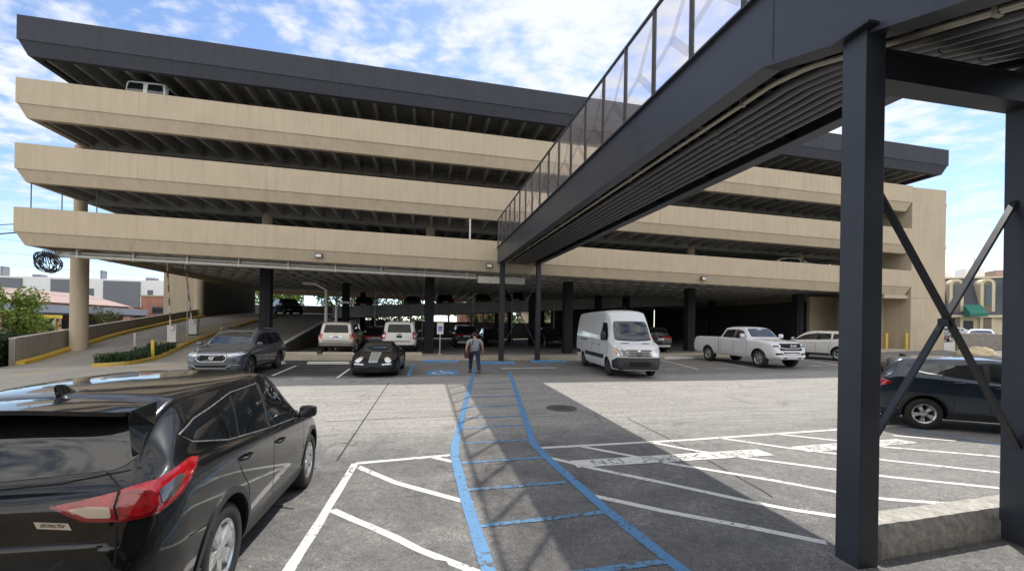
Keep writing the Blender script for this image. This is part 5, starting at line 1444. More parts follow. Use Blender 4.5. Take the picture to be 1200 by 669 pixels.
tree('street_tree', W(-32.6, 11.3, -.6), 4.9, 2.25, 5200, .11, LEAFS[1], 'bushy light green tree at the far left beside the driveway', 11, squash=.85)
tree('street_tree', W(-49.6, 47, -.6), 4.0, 1.6, 1200, .13, LEAFS[3], 'small round green tree in front of the brick warehouse', 12)
tlab = ['tallest light green tree at the left of the open garage back', 'pale green tree behind the car on the ramp', 'broad green tree behind the silver wagon', 'dark green tree behind the white SUV', 'light green tree behind the parking sign', 'olive green tree behind the walking man', 'thin pale tree between the bridge legs', 'bare branched tree before the cream building', 'green tree behind the white van roof', 'olive tree at the right of the white van']
for k, (s, t, h, c, n, lm) in enumerate([(-31, 50, 8.5, 3.6, 1500, 1), (-25, 46, 7, 2.6, 1300, 1), (-17.5, 44, 8.4, 3.2, 1700, 0), (-11.5, 45, 9, 3.3, 1700, 2), (-6.5, 43, 8.6, 3.0, 1600, 1), (-.5, 44.5, 8.8, 3.3, 1700, 0), (5, 43, 7.5, 2.2, 600, 1), (9.5, 46, 6.6, 2.4, 380, 3), (17.2, 43, 7.4, 2.6, 1300, 0), (22, 45, 7.2, 2.8, 1300, 3)]):
    tree('garden_tree', W(s, t, 0), h, c, n, .24, LEAFS[lm], tlab[k], 20 + k, 'trees beyond the garage')
slab = ['low dark shrub behind the drain pipes at the back of the garage', 'low shrub glimpsed above the silver wagon', 'low shrub glimpsed above the white SUV', 'low shrub glimpsed left of the parking sign', 'low shrub glimpsed just left of the bridge legs', 'low shrub glimpsed between the bridge legs', 'low shrub glimpsed right of the bridge legs', 'low shrub glimpsed left of the van roof']
for k, s in enumerate((-13.5, -10.6, -7.8, -4.9, 3.2, 6.2, 9.0, 13.6)):
    tree('garden_shrub', W(s, 39.5 + (k % 3) * .5, 0), 3.7 + .25 * (k % 3), 1.75, 800, .17, LEAFS[(0, 2, 3)[k % 3]], slab[k], 60 + k, 'shrubs behind the garage', .07, cat='shrub')
# hedge
rg = np.random.RandomState(4); n = 5200
hb = thing('hedge', 'clipped dark green hedge at the left end of the ramp wall', 'hedge', W(-26.2, 2.2, -.35), TH)
V = np.zeros((n * 4, 3)); pos = np.stack([rg.uniform(-1.2, 1.2, n), rg.uniform(-3.0, 4.5, n), rg.uniform(0, 1.45, n) ** .8], 1)
f = rg.randint(0, 3, n); pos[f == 0, 2] = 1.42 + rg.uniform(-.12, .08, (f == 0).sum()); pos[f == 1, 1] = np.where(rg.rand((f == 1).sum()) < .7, -3.0, 4.5); pos[f == 2, 0] = np.where(rg.rand((f == 2).sum()) < .7, 1.2, -1.2)
pos += rg.normal(scale=.06, size=(n, 3)); u = rg.normal(size=(n, 3)); u /= np.linalg.norm(u, axis=1)[:, None]; w = np.cross(u, rg.normal(size=(n, 3))); w /= np.linalg.norm(w, axis=1)[:, None]; s = .07 * rg.uniform(.6, 1.3, n)[:, None]
V[0::4] = pos - u * s; V[1::4] = pos - w * s * .6; V[2::4] = pos + u * s; V[3::4] = pos + w * s * .6
me = bpy.data.meshes.new('foliage'); me.from_pydata(V.tolist(), [], np.arange(n * 4).reshape(-1, 4).tolist()); me.materials.append(LEAFS[2]); o = link(bpy.data.objects.new('foliage', me)); o.parent = hb
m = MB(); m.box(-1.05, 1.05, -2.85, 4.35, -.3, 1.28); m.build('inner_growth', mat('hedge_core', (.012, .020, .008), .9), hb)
# wires: each one strung from pole to garage
pole = thing('utility_pole', 'tall grey utility pole with crossarm far behind the brick warehouse', 'utility pole', W(-84, 66, -1), TH)
m = MB(); m.tube([(0, 0, 0), (0, 0, 15.0)], [.16, .11], 8); m.build('mast', M_BARK, pole, 60); m = MB(); m.box(-1.3, 1.3, -.07, .07, 13.6, 13.8); m.build('crossarm', M_BARK, pole)
M_WIRE = mat('wire_black', (.02, .02, .022), .6)
def wire(a, b, sag, r, label):
    a, b = Vector(a), Vector(b); m = MB(); pts = []
    for k in range(25):
        u = k / 24; p = a.lerp(b, u); p.z -= sag * 4 * u * (1 - u); pts.append(p - a)
    m.tube(pts, r, 5); solo(m, 'overhead_wire', M_WIRE, a, 0, label, 'wire', 'overhead wires')
wl_ = ['upper of the two thick cables entering the lowest parapet at the far left', 'lower of the two thick cables entering the lowest parapet at the far left', 'topmost thin wire crossing the sky left of the garage', 'second thin wire from the top left of the garage', 'thin wire sagging just above the white building', 'thin wire sagging across the white building front', 'lowest thin wire crossing the red roof of the warehouse']
wire(W(-70, 30, 11.0), W(-23.9, .3, 6.70), .5, .022, wl_[0]); wire(W(-70, 30, 9.6), W(-23.9, .2, 6.25), .5, .035, wl_[1])
for k, (z0, z1, sg, s0) in enumerate([(16.5, 13.0, .8, -84), (15.0, 12.3, .9, -84), (12.9, 11.2, .9, -84), (11.8, 9.6, 1.2, -84), (7.4, 4.9, .9, -60)]):
    wire(W(s0, 40 + 3 * k if k < 4 else 24, z0), W(-24 - k if k < 4 else -47, 62 if k < 4 else 62, z1), sg, .02, wl_[2 + k])
# yellow framed canopy, diamond sign across the street
yc = thing('yellow_canopy', 'small yellow topped canopy on posts across the street', 'canopy', W(-43.6, 27.7, -.7), TH)
m = MB(); m.box(-1.5, 1.5, -1.2, 1.2, 2.75, 3.1); m.build('canopy_top', M_YEL, yc)
for x, y in ((-1.2, -1), (1.2, -1), (-1.2, 1), (1.2, 1)):
    m = MB(); m.box(x - .08, x + .08, y - .08, y + .08, 0, 2.745); m.build('post', mat('ochre_post', (.45, .26, .06), .6), yc)
m = MB(); m.box(-.5, .9, -.4, .4, 0, 1.5); m.build('kiosk', mat('ochre_post', (.45, .26, .06), .6), yc)
ds = thing('diamond_sign', 'small white diamond sign on a post across the street', 'sign', W(-43.2, 29.6, -.7), TH)
m = MB(); m.tube([(0, 0, 0), (0, 0, 1.9)], .04, 6); m.build('post', M_GALV, ds)
m = MB(); m.add([(0, -.06, 1.5), (.38, -.06, 2.15), (0, -.06, 2.8), (-.38, -.06, 2.15), (0, -.045, 1.5), (.38, -.045, 2.15), (0, -.045, 2.8), (-.38, -.045, 2.15)], [(0, 1, 2, 3), (7, 6, 5, 4), (0, 4, 5, 1), (1, 5, 6, 2), (2, 6, 7, 3), (3, 7, 4, 0)]); m.build('sign_panel', M_SIGNW, ds)
# stone wall and sandy boulder by the right hand street
M_STONE = mat('rubble_stone', (.22, .20, .17), .9, var=.5, vscale=5, bump=1.0, bscale=12)
m = MB(); m.bbox(-3, 6, -.2, .2, -.3, 1.15, .08); solo(m, 'stone_wall', M_STONE, W(37.4, -.8, .9), TH, 'low rubble stone wall right of the stair tower', 'wall')
bm = bmesh.new(); bmesh.ops.create_icosphere(bm, subdivisions=4, radius=1); rng = random.Random(8)
from mathutils import noise as _noise
for v in bm.verts:
    k = 1 + .22 * _noise.noise(v.co * 1.8) + .05 * _noise.noise(v.co * 6); v.co = Vector((v.co.x * 1.15 * k, v.co.y * .8 * k, max(-.1, v.co.z * .62 * k)))
me = bpy.data.meshes.new('boulder'); bm.to_mesh(me); bm.free(); me.materials.append(mat('sandstone', (.52, .43, .27), .9, var=.2, vscale=3, bump=.5, bscale=20)); smooth_mesh(me, 60)
o = link(bpy.data.objects.new('boulder', me)); o.location = W(31.2, -3.8, .55); tag(o, 'rounded sandy boulder behind the roof of the dark blue SUV', 'boulder')
# behind the camera: brick reflected in black paint, dark parts added to block sky
b = bthing('tan_brick_building', 'tan brick building behind the camera with added dark wall, panel and canopy blocking sky', 'building', W(-4, -29.5, -.5), TH)
m = MB(); m.box(-22, -2.2, -8, 0, 0, 5.2); m.build('wall', brick_mat('tan_brick', (.34, .27, .19), (.29, .225, .155), (.30, .27, .22)), b)
m = MB(); m.box(-2.19, 22, -8, 0, 0, 12.5); m.build('sky_block_wall', M_DARKW, b)  # unseen dark wall, raised to block sky from the near leg
m = MB(); m.box(-2.0, 21.9, 0.01, .08, .3, 4.2); m.build('dark_block_panel', M_GLASS, b)  # added dark panel, unseen, keeps the near leg's front dark
m = MB(); m.box(6.7, 22.1, 0.09, 5.6, 4.65, 5.3); m.build('canopy', M_STEELD, b)  # unseen canopy, added to cut sky light on the near leg
# ------------------------------------------------------------------ the walking man
def skin_body(name, verts, edges, radii, m, sub=2, root=0):
    me = bpy.data.meshes.new(name); me.from_pydata(verts, edges, [])
    o = link(bpy.data.objects.new(name, me)); o.modifiers.new('skin', 'SKIN')
    if not me.skin_vertices: me.attributes.new('skin', 'FLOAT', 'POINT')
    sv = me.skin_vertices[0].data
    for i, r in enumerate(radii): sv[i].radius = r if isinstance(r, tuple) else (r, r); sv[i].use_root = (i == root)
    s = o.modifiers.new('sub', 'SUBSURF'); s.levels = sub; s.render_levels = sub
    dg = bpy.context.evaluated_depsgraph_get(); m2 = bpy.data.meshes.new_from_object(o.evaluated_get(dg))
    o.modifiers.clear(); o.data = m2; bpy.data.meshes.remove(me); m2.name = name
    m2.materials.clear()
    for q in (m if isinstance(m, list) else [m]): m2.materials.append(q)
    m2.polygons.foreach_set('use_smooth', [True] * len(m2.polygons)); return o
M_SKIN = mat('skin', (.42, .24, .17), .55, var=.1, vscale=9); M_HAIR = mat('dark_hair', (.018, .015, .013), .7, var=.4, vscale=40, bump=.5, bscale=120)
M_SHIRT = mat('grey_shirt', (.27, .29, .32), .85, var=.14, vscale=7, bump=.25, bscale=35); M_JEANS = mat('navy_trousers', (.018, .028, .060), .85, var=.25, vscale=8, bump=.25, bscale=40)
M_SHOE = mat('dark_shoe', (.02, .018, .017), .5); M_BAGM = mat('brown_leather', (.075, .028, .020), .5, var=.25, vscale=8); M_STRAP = mat('strap', (.02, .02, .022), .7)
def build_man():
    # x = right of the walker, y = ahead, z up; stride with the left foot ahead
    man = thing('person', 'man walking away in grey short sleeved shirt and navy trousers with a brown shoulder bag', 'person', at(-2.12, -6.75), TH + R(4), scale=1.0)
    V = [(0, 0, .98), (0, .005, 1.10), (0, .01, 1.25), (0, .0, 1.38), (0, .0, 1.46), (0, .015, 1.52), (0, .03, 1.58), (0, .035, 1.66), (0, .03, 1.735),
         (.10, .0, .93), (.115, -.03, .72), (.12, -.10, .50), (.125, -.20, .28), (.13, -.28, .10), (.135, -.20, .05),
         (-.10, .0, .93), (-.11, .09, .72), (-.115, .15, .50), (-.12, .16, .28), (-.12, .15, .10), (-.13, .27, .055),
         (.16, -.01, 1.42), (.22, -.02, 1.37), (.275, .0, 1.20), (.30, .03, 1.07), (.315, .10, .90), (.315, .12, .83),
         (-.16, -.01, 1.42), (-.22, -.02, 1.37), (-.275, -.03, 1.20), (-.30, -.05, 1.08), (-.29, -.02, .90), (-.285, -.0, .83)]
    E = [(0, 1), (1, 2), (2, 3), (3, 4), (4, 5), (5, 6), (6, 7), (7, 8), (0, 9), (9, 10), (10, 11), (11, 12), (12, 13), (13, 14), (0, 15), (15, 16), (16, 17), (17, 18), (18, 19), (19, 20),
         (3, 21), (21, 22), (22, 23), (23, 24), (24, 25), (25, 26), (3, 27), (27, 28), (28, 29), (29, 30), (30, 31), (31, 32)]
    Rr = [(.155, .115), (.150, .115), (.165, .125), (.165, .115), (.09, .08), (.055, .058), (.066, .078), (.078, .095), (.055, .07),
          .095, .082, .062, .058, .042, .04, .095, .082, .062, .058, .042, .04, .075, .062, .050, .043, .036, .030, .075, .062, .050, .043, .036, .030]
    thin = {0: .72, 1: .78, 2: .85, 9: .8, 15: .8}          # under the clothes
    Rb = [(tuple(q * thin.get(i, 1) for q in r) if isinstance(r, tuple) else r * thin.get(i, 1)) for i, r in enumerate(Rr)]
    body = skin_body('body', V, E, Rb, M_SKIN, 2); body.parent = man
    # clothing follows the same skeleton a little further out
    def sub(name, idx, grow, mt, root, ends={}):
        mp = {i: k for k, i in enumerate(idx)}; vv = [ends.get(i, V[i]) for i in idx]; ee = [(mp[a], mp[b]) for a, b in E if a in mp and b in mp]
        rr = []
        for i in idx:
            r = Rr[i]; r = r if isinstance(r, tuple) else (r, r); rr.append((r[0] + grow, r[1] + grow))
        o = skin_body(name, vv, ee, rr, mt, 2, mp[root]); o.parent = body; return o
    sub('shirt', [0, 1, 2, 3, 4, 21, 22, 23, 27, 28, 29], .018, M_SHIRT, 2, {0: (0, 0, .90)})
    sub('trousers', [1, 0, 9, 10, 11, 12, 13, 15, 16, 17, 18, 19], .014, M_JEANS, 0, {1: (0, .003, 1.05)})
    for i, j, k in ((13, 14, 0), (19, 20, 0)):
        a, b = Vector(V[i]), Vector(V[j]); z0 = 0 if i == 19 else .02
        sh = skin_body('shoe', [(a.x, a.y - .03, z0 + .06), (a.x, a.y + .06, z0 + .055), (a.x, a.y + .15, z0 + .045), (a.x, a.y + .20, z0 + .04)], [(0, 1), (1, 2), (2, 3)], [(.048, .055), (.048, .052), (.046, .042), (.032, .032)], M_SHOE, 2); sh.parent = body
    b = MB()                                # cap of short hair with an uneven edge
    bm = bmesh.new(); bmesh.ops.create_uvsphere(bm, u_segments=20, v_segments=14, radius=1)
    vs = [Vector((v.co.x * .086, .028 + v.co.y * .103, 1.665 + v.co.z * .118)) for v in bm.verts]; fs = [[v.index for v in f.verts] for f in bm.faces if f.calc_center_median().z > .15 + .5 * max(0, f.calc_center_median().y) or (f.calc_center_median().y < -.1 and f.calc_center_median().z > -.45)]
    b.add(vs, fs); bm.free(); h = b.build('hair', M_HAIR, body, 80)
    for sg in (1, -1):
        e = skin_body('ear', [(sg * .080, .03, 1.625), (sg * .090, .025, 1.655), (sg * .088, .02, 1.68)], [(0, 1), (1, 2)], [(.008, .014), (.010, .018), (.008, .012)], M_SKIN, 1); e.parent = body
        # hand: palm and five fingers, curled a little
        w = Vector(V[26] if sg > 0 else V[32]); f = 1 if sg > 0 else .8
        pts = [w, w + Vector((0, .01, -.05)), w + Vector((0, .015, -.085))]; ed = [(0, 1), (1, 2)]; rd = [(.020, .028), (.016, .036), (.015, .038)]
        hnd = skin_body('hand', [tuple(p) for p in pts], ed, rd, M_SKIN, 2); hnd.parent = body
        for q, (dy, ln) in enumerate(((-.028, .060), (-.010, .075), (.010, .080), (.028, .072))):
            p0 = w + Vector((0, .015 + dy, -.08)); p1 = p0 + Vector((-sg * .006, .004, -ln * .5)); p2 = p1 + Vector((-sg * .018, .008, -ln * .45))
            fo = skin_body('finger', [tuple(p0), tuple(p1), tuple(p2)], [(0, 1), (1, 2)], [.009, .0085, .007], M_SKIN, 1); fo.parent = hnd
        p0 = w + Vector((0, .035, -.045)); th = skin_body('thumb', [tuple(p0), tuple(p0 + Vector((-sg * .008, .025, -.025))), tuple(p0 + Vector((-sg * .014, .032, -.055)))], [(0, 1), (1, 2)], [.012, .010, .008], M_SKIN, 1); th.parent = hnd
    # face, turned away from the camera
    b = MB(); b.add([(-.014, .125, 1.63), (.014, .125, 1.63), (0, .148, 1.635), (0, .122, 1.675)], [(0, 1, 2), (1, 3, 2), (3, 0, 2)]); b.build('nose', M_SKIN, body)
    for sg in (1, -1):
        b = MB(); b.boxc((sg * .032, .122, 1.668), (.022, .01, .009)); b.build('eye', M_HAIR, body)
    b = MB(); b.boxc((0, .118, 1.598), (.045, .012, .008)); b.build('mouth', M_BAGM, body)
    man.scale = (1.2, 1.12, 1.0)
    bag = thing('shoulder_bag', 'brown shoulder bag hanging at the left hip of the walking man', 'bag', man.location, TH + R(4))
    b = MB(); b.bbox(-.36, -.235, -.18, .15, .66, .94, .03); b.build('bag_body', M_BAGM, bag, 40)
    b = MB(); b.bbox(-.375, -.23, -.17, .14, .80, .95, .02); b.build('bag_flap', M_BAGM, bag, 40)
    b = MB(); b.tube([(-.30, -.10, .93), (-.20, -.155, 1.12), (-.12, -.160, 1.28), (-.085, -.13, 1.42), (-.08, -.02, 1.50), (-.10, .11, 1.40), (-.22, .15, 1.12), (-.30, .08, .93)], .016, 6); b.build('strap', M_STRAP, bag, 60)
    bag.scale = (1.2, 1.12, 1.0)
    return man
build_man()
# ------------------------------------------------------------------ the other vehicles
FWD = TH + R(90)                          # nose toward the garage
BACK = TH - R(90)                         # nose toward the camera
def circ(cx, cz, rx, rz=None, n=20): return [(cx + rx * math.cos(2 * math.pi * k / n), cz + (rz or rx) * math.sin(2 * math.pi * k / n)) for k in range(n)]
def mirror_y(p): return [(-y, z) for y, z in p][::-1]
def dress(c, trim=M_DARKPL, split=-.22, qsplit=-1.02, rearglass=True, chrome=False, glass=M_GLASS, res=.10, wtop=.15, handle=True):
    """glass, pillars, door gaps, handles and mirrors of a two-box body"""
    P = c.P; a = P['axles'][0]; H = P['H']; bl = pchip(*zip(*P['belt'])); tp = pchip(*zip(*P['top'])); ws0, ws1 = P['ws']; xr = P['xr']
    def b(x): return bl(x) + .035
    def t(x): return min(H - wtop, tp(x) - wtop)
    xa, xb = a - ws0 - .16, a - ws1 + .10
    fr = rnd([(split + .05, b(split)), (xa, b(xa)), (xb, t(xb) - .02), (split + .06, t(split))], .04)
    rr = rnd([(qsplit + .05, b(qsplit)), (split - .05, b(split)), (split - .05, t(split)), (qsplit + .08, t(qsplit))], .04)
    c.side('side_window', fr, glass, res=res); c.side('side_window', rr, glass, res=res)
    qe = P.get('qend', xr + P['rear'][1] + .10)
    if qe < qsplit - .25:
        c.side('quarter_window', rnd([(qe, b(qe) + .05), (qsplit - .05, b(qsplit)), (qsplit - .03, t(qsplit)), (qe + .16, t(qe + .16) - .03)], .05), glass, res=res)
    c.side('window_pillar', [(split - .045, b(split) - .01), (split + .045, b(split) - .01), (split + .055, t(split) + .02), (split - .045, t(split) + .02)], trim, res=res, off=.003)
    if chrome: c.side('chrome_strip', stroke2([(xa, b(xa) - .012), (split, b(split) - .012), (qe, b(qe) - .0)], .018), M_CHROME, res=res, off=.005)
    zz = P['wr'] + .10
    c.seam([(split, b(split) - .02), (split - .02, .8), (split + .02, zz)], w=.014)
    c.seam([(xa + .08, b(xa) - .03), (xa + .08, .75), (xa + .04, zz)], w=.014)
    c.seam([(qsplit, b(qsplit) - .02), (qsplit + .05, .9), (-a + .52, .62), (-a + .48, zz)], w=.014)
    if handle: c.handles([(split + .20, b(split) - .16), (qsplit + .26, b(qsplit) - .15)])
    c.mirrors(xa - .02, b(xa) + .07, P['W'] / 2 - .03, P.get('mirror'), (.13, .22, .16))
    w = P['W'] / 2
    c.front('windscreen', rnd([(-.70 * w, tp(a - ws0) + .02), (.70 * w, tp(a - ws0) + .02), (.60 * w, H - .13), (0, H - .105), (-.60 * w, H - .13)], .06), M_GLASSB, res=res)
    if rearglass:
        zt = P.get('tailz', 1.0)
        c.rear('rear_window', rnd([(-.68 * w, zt + .07), (.68 * w, zt + .07), (.60 * w, H - .19), (-.60 * w, H - .19)], .07), M_GLASSD, res=res)
def SUV(L, W, H, WB, fo, **k):
    ws = (k.get('ws0', .25), k.get('ws1', 1.05)); rear = (k.get('rear0', .12), k.get('rear1', .45))
    P = suv_profile(L, W, H, WB, fo, **k); P['ws'] = ws; P['rear'] = rear; P['tailz'] = k.get('tail', 1.0); return P
def rails(c, x0, x1, y, z, m):
    for sg in (1, -1):
        b = MB(); b.tube([(x0, sg * y, z - .05), (x0 + .10, sg * y, z), (x1 - .10, sg * y, z + .0), (x1, sg * y, z - .06)], .022, 6); b.build('roof_rail', m, c.root, 50)
def sport_exhaust(c): pass

# grey SUV facing the camera at the left
def build_grey_suv():
    P = SUV(4.95, 1.96, 1.77, 2.98, .92, wr=.375, nose=.92, hood=1.10, cowl=1.20, belt_f=1.10, belt_r=1.16, ws0=.30, ws1=1.25, rw=.66, bot=.26, gap=.06, step=.05)
    c = Car('parked_suv', 'grey SUV facing the camera with chrome framed black grille and silver roof rails', 'suv', P, carpaint('paint_grey', (.098, .110, .130), .5, .35))
    c.wheels(.25, .24, 5, .075, 'y', M_ALLOYD); dress(c, chrome=True)
    rails(c, -1.7, .35, .66, 1.81, M_CHROME)
    c.front('grille', rnd([(-.40, .62), (.40, .62), (.47, .72), (.44, .88), (-.44, .88), (-.47, .72)], .05), M_WELL, res=.06, off=.006)
    c.front('grille_frame', stroke2([(-.40, .62), (.40, .62), (.48, .73), (.45, .885), (-.45, .885), (-.48, .73), (-.40, .62)], .016), M_SATIN, res=.06, off=.012)
    em = c.front('emblem', stroke2(circ(0, .755, .07, .07, 24) + [circ(0, .755, .07)[0]], .014), M_SATIN, res=.04, off=.024)
    e2 = c.front('emblem_bar', stroke2([(-.36, .625), (-.06, .715)], .014), M_SATIN, res=.05, off=.020); e2.parent = em
    e2 = c.front('emblem_bar', stroke2([(.06, .795), (.36, .88)], .014), M_SATIN, res=.05, off=.020); e2.parent = em
    for k in range(9):
        y = -.36 + .09 * k; b = c.front('grille_bar', stroke2([(y, .64), (y, .87)], .014), M_DARKPL, res=.08, off=.010)
    for sg in (1, -1):
        h = c.corner('headlamp', rnd([(-.34, .80), (.14, .84), (.40, .92), (.10, .95), (-.34, .92)], .03), M_LAMP, 1, sg, 35, res=.06, off=.008)
        d = c.corner('running_lamp', stroke2([(-.30, .865), (.20, .885)], .03), M_LAMPW, 1, sg, 35, res=.06, off=.012); d.parent = h
    c.front('lower_grille', rnd([(-.62, .36), (.62, .36), (.52, .50), (-.52, .50)], .04), M_WELL, res=.08, off=.006)
    c.front('skid_trim', stroke2([(-.86, .50), (-.62, .52), (-.46, .40), (.46, .40), (.62, .52), (.86, .50)], .03), M_SATIN, res=.06, off=.012)
    c.front('bumper_trim', stroke2([(-.82, .30), (0, .27), (.82, .30)], .07), M_DARKPL, res=.08, off=.008)
    for axx in P['axles']: c.side('arch_trim', arc_strip(axx, .385, .435, .475, -8, 188, 20), M_DARKPL, res=.09, off=.008)
    c.side('sill_trim', [(-1.05, .28), (1.05, .28), (1.05, .40), (-1.05, .40)], M_DARKPL, res=.14, off=.008)
    return c
vo = build_grey_suv(); vo.place(at(-11.62, -5.75), BACK - R(1))

# silver wagon and white SUV seen from behind inside the garage
def build_silver_suv():
    P = SUV(4.8, 1.91, 1.80, 2.79, .90, wr=.38, tail=1.10, belt_r=1.14, belt_f=1.08, rear0=.06, rear1=.26, rw=.70, bot=.34, nose=.85, hood=1.08, cowl=1.17)
    c = Car('parked_suv', 'silver wagon seen from behind under the garage with dark rear window', 'suv', P, carpaint('paint_silver', (.52, .49, .43), .35, .32))
    c.wheels(.235, .24, 6, .07, 'single'); dress(c); rails(c, -1.9, .2, .62, 1.85, M_GALV)
    for sg in (1, -1):
        h = c.corner('tail_lamp', rnd([(-.12, .82), (.12, .84), (.14, 1.10), (-.02, 1.14), (-.10, 1.06)], .02), M_RED, -1, sg, 40, res=.06, off=.012)
        d = c.corner('indicator', rnd([(-.09, .83), (.09, .845), (.10, .92), (-.09, .91)], .01), M_AMBER, -1, sg, 40, res=.06, off=.017); d.parent = h
        q = c.rear('reversing_lamp', rnd([(.22 * sg - .10, .90), (.22 * sg + .10, .90), (.22 * sg + .10, 1.0), (.22 * sg - .10, 1.0)], .02), M_LAMP, res=.06, off=.010)
    c.rear('bumper', rnd([(-.88, .46), (.88, .46), (.88, .64), (-.88, .64)], .03), carpaint('paint_silver_dark', (.30, .29, .28), .3), res=.1, off=.03)
    c.rear('tailgate_gap', stroke2([(-.70, 1.12), (-.70, .70), (.70, .70), (.70, 1.12)], .015), M_WELL, res=.1, off=.003)
    c.rear('wiper', stroke2([(0, 1.16), (.32, 1.24)], .02), M_DARKPL, res=.08, off=.02)
    c.plate(-1, .93, m=M_PLATE); return c
sw = build_silver_suv(); sw.place(W(-9.55, 5.2, zfl(-10)), FWD + R(0), 1.12)
def build_white_suv():
    P = SUV(5.18, 2.02, 1.90, 2.95, .98, wr=.40, tail=1.16, belt_r=1.22, belt_f=1.18, rear0=.05, rear1=.22, rw=.72, bot=.36, nose=.95, hood=1.18, cowl=1.26)
    c = Car('parked_suv', 'big white SUV seen from behind under the garage with tall red lamps', 'suv', P, carpaint('paint_white', (.70, .69, .66), 0, .35))
    c.wheels(.26, .26, 6, .07, 'pair'); dress(c); rails(c, -2.0, .2, .66, 1.95, M_GALV)
    for sg in (1, -1):
        h = c.corner('tail_lamp', rnd([(-.13, .82), (.07, .84), (.08, 1.26), (-.08, 1.28), (-.13, 1.18)], .02), M_RED, -1, sg, 40, res=.06, off=.012)
        d = c.corner('lamp_clear', rnd([(-.08, .98), (.03, .98), (.03, 1.08), (-.08, 1.08)], .01), M_LAMP, -1, sg, 40, res=.06, off=.017); d.parent = h
    c.rear('bumper_slot', rnd([(-.62, .70), (.62, .70), (.62, .74), (-.62, .74)], .01), M_DARKPL, res=.1, off=.012)
    c.rear('bumper_trim', rnd([(-.86, .40), (.86, .40), (.86, .50), (-.86, .50)], .02), M_DARKPL, res=.1, off=.012)
    c.rear('emblem', rnd([(-.10, 1.115), (.10, 1.115), (.10, 1.16), (-.10, 1.16)], .01), M_DARKPL, res=.06, off=.01)
    c.plate(-1, 1.0, m=M_DARKPL); return c
ws_ = build_white_suv(); ws_.place(W(-5.85, 6.0, zfl(-6)), FWD, 1.10)

# dark sports car with striped bonnet
def build_sports_car():
    P = dict(top=[(-2.25, .60), (-2.20, .70), (-1.85, .86), (-1.0, 1.14), (-.35, 1.275), (.10, 1.30), (.42, 1.235), (1.02, .90), (1.18, .845), (1.65, .72), (1.95, .61), (2.07, .52), (2.11, .42)],
        belt=[(-2.25, .56), (-1.7, .80), (-.5, .87), (.8, .85), (1.1, .815), (1.5, .715), (1.9, .60), (2.11, .38)], bot=[(-2.25, .24), (-1.9, .16), (1.8, .14), (2.11, .18)],
        wid=[(-2.25, .72), (-2.0, .84), (-1.3, .92), (-.5, .89), (.5, .87), (1.2, .89), (1.7, .84), (1.98, .72), (2.11, .55)], roofw=[(-2.25, .6), (-1.4, .60), (-.3, .56), (.42, .55), (1.05, .66), (1.6, .62), (2.11, .40)],
        W=1.83, axles=(1.17, -1.18), wr=.325, L=4.4, H=1.30, xf=2.11, xr=-2.25, crown=.10, ws=(.15, .75), rear=(.2, 1.4), step=.05, gap=.035, qend=-1.1)
    c = Car('sports_car', 'dark low sports car facing the camera with round lamps and pale stripe on the bonnet', 'sports car', P, carpaint('paint_darkblue', (.004, .005, .010), .1, .3, .32))
    c.wheels(.24, .25, 5, .07, 'pair', M_ALLOYD)
    c.side('side_window', rnd([(-.55, .90), (.72, .885), (.30, 1.15), (.0, 1.21), (-.45, 1.19)], .05), M_GLASS, res=.08); c.side('quarter_window', rnd([(-1.15, .94), (-.62, .905), (-.52, 1.18), (-.78, 1.13)], .05), M_GLASS, res=.08)
    c.front('windscreen', rnd([(-.62, .905), (.62, .905), (.52, 1.185), (0, 1.215), (-.52, 1.185)], .06), M_GLASSB, res=.08)
    c.mirrors(.62, .93, .86, None, (.11, .19, .12)); c.seam([(.62, .85), (.64, .5), (.55, .25)], w=.012); c.seam([(-.55, .88), (-.50, .55), (-.35, .25)], w=.012); c.handles([(-.32, .74)])
    st = c.above('bonnet_stripe', rnd([(1.06, -.20), (2.04, -.16), (2.04, .16), (1.06, .20)], .01), mat('stripe_silver', (.36, .40, .36), .3, metal=.3, coat=1), res=.07, off=.003)
    for y0 in (-.06, .06): q = c.above('stripe_line', [(1.06, y0 - .008), (2.03, y0 * .85 - .007), (2.03, y0 * .85 + .007), (1.06, y0 + .008)], M_DARKPL, res=.1, off=.005); q.parent = st
    for sg in (1, -1):
        h = c.corner('headlamp', circ(-.27, .63, .125, .092), M_LAMPW, 1, sg, 14, res=.05, off=.02); d = c.corner('lamp_ring', stroke2(circ(-.27, .63, .125, .092) + [circ(-.27, .63, .125, .092)[0]], .014), M_CHROME, 1, sg, 14, res=.05, off=.024); d.parent = h
        c.corner('indicator', rnd([(-.50, .46), (-.16, .475), (-.16, .52), (-.50, .51)], .01), M_LAMP, 1, sg, 14, res=.05, off=.01)
    c.front('air_intake', rnd([(-.28, .22), (.28, .22), (.30, .36), (-.30, .36)], .02), M_WELL, res=.06, off=.006)
    for sg in (1, -1): c.front('air_intake', rnd([(sg * .58 - .20, .24), (sg * .58 + .20, .26), (sg * .58 + .18, .38), (sg * .58 - .20, .37)], .02), M_WELL, res=.06, off=.006)
    c.front('bumper_gap', stroke2([(-.72, .56), (0, .50), (.72, .56)], .012), M_WELL, res=.06, off=.003)
    c.plate(1, .42, m=M_DARKPL); return c
po = build_sports_car(); po.place(at(-6.12, -5.85), BACK - R(2), 1.03)

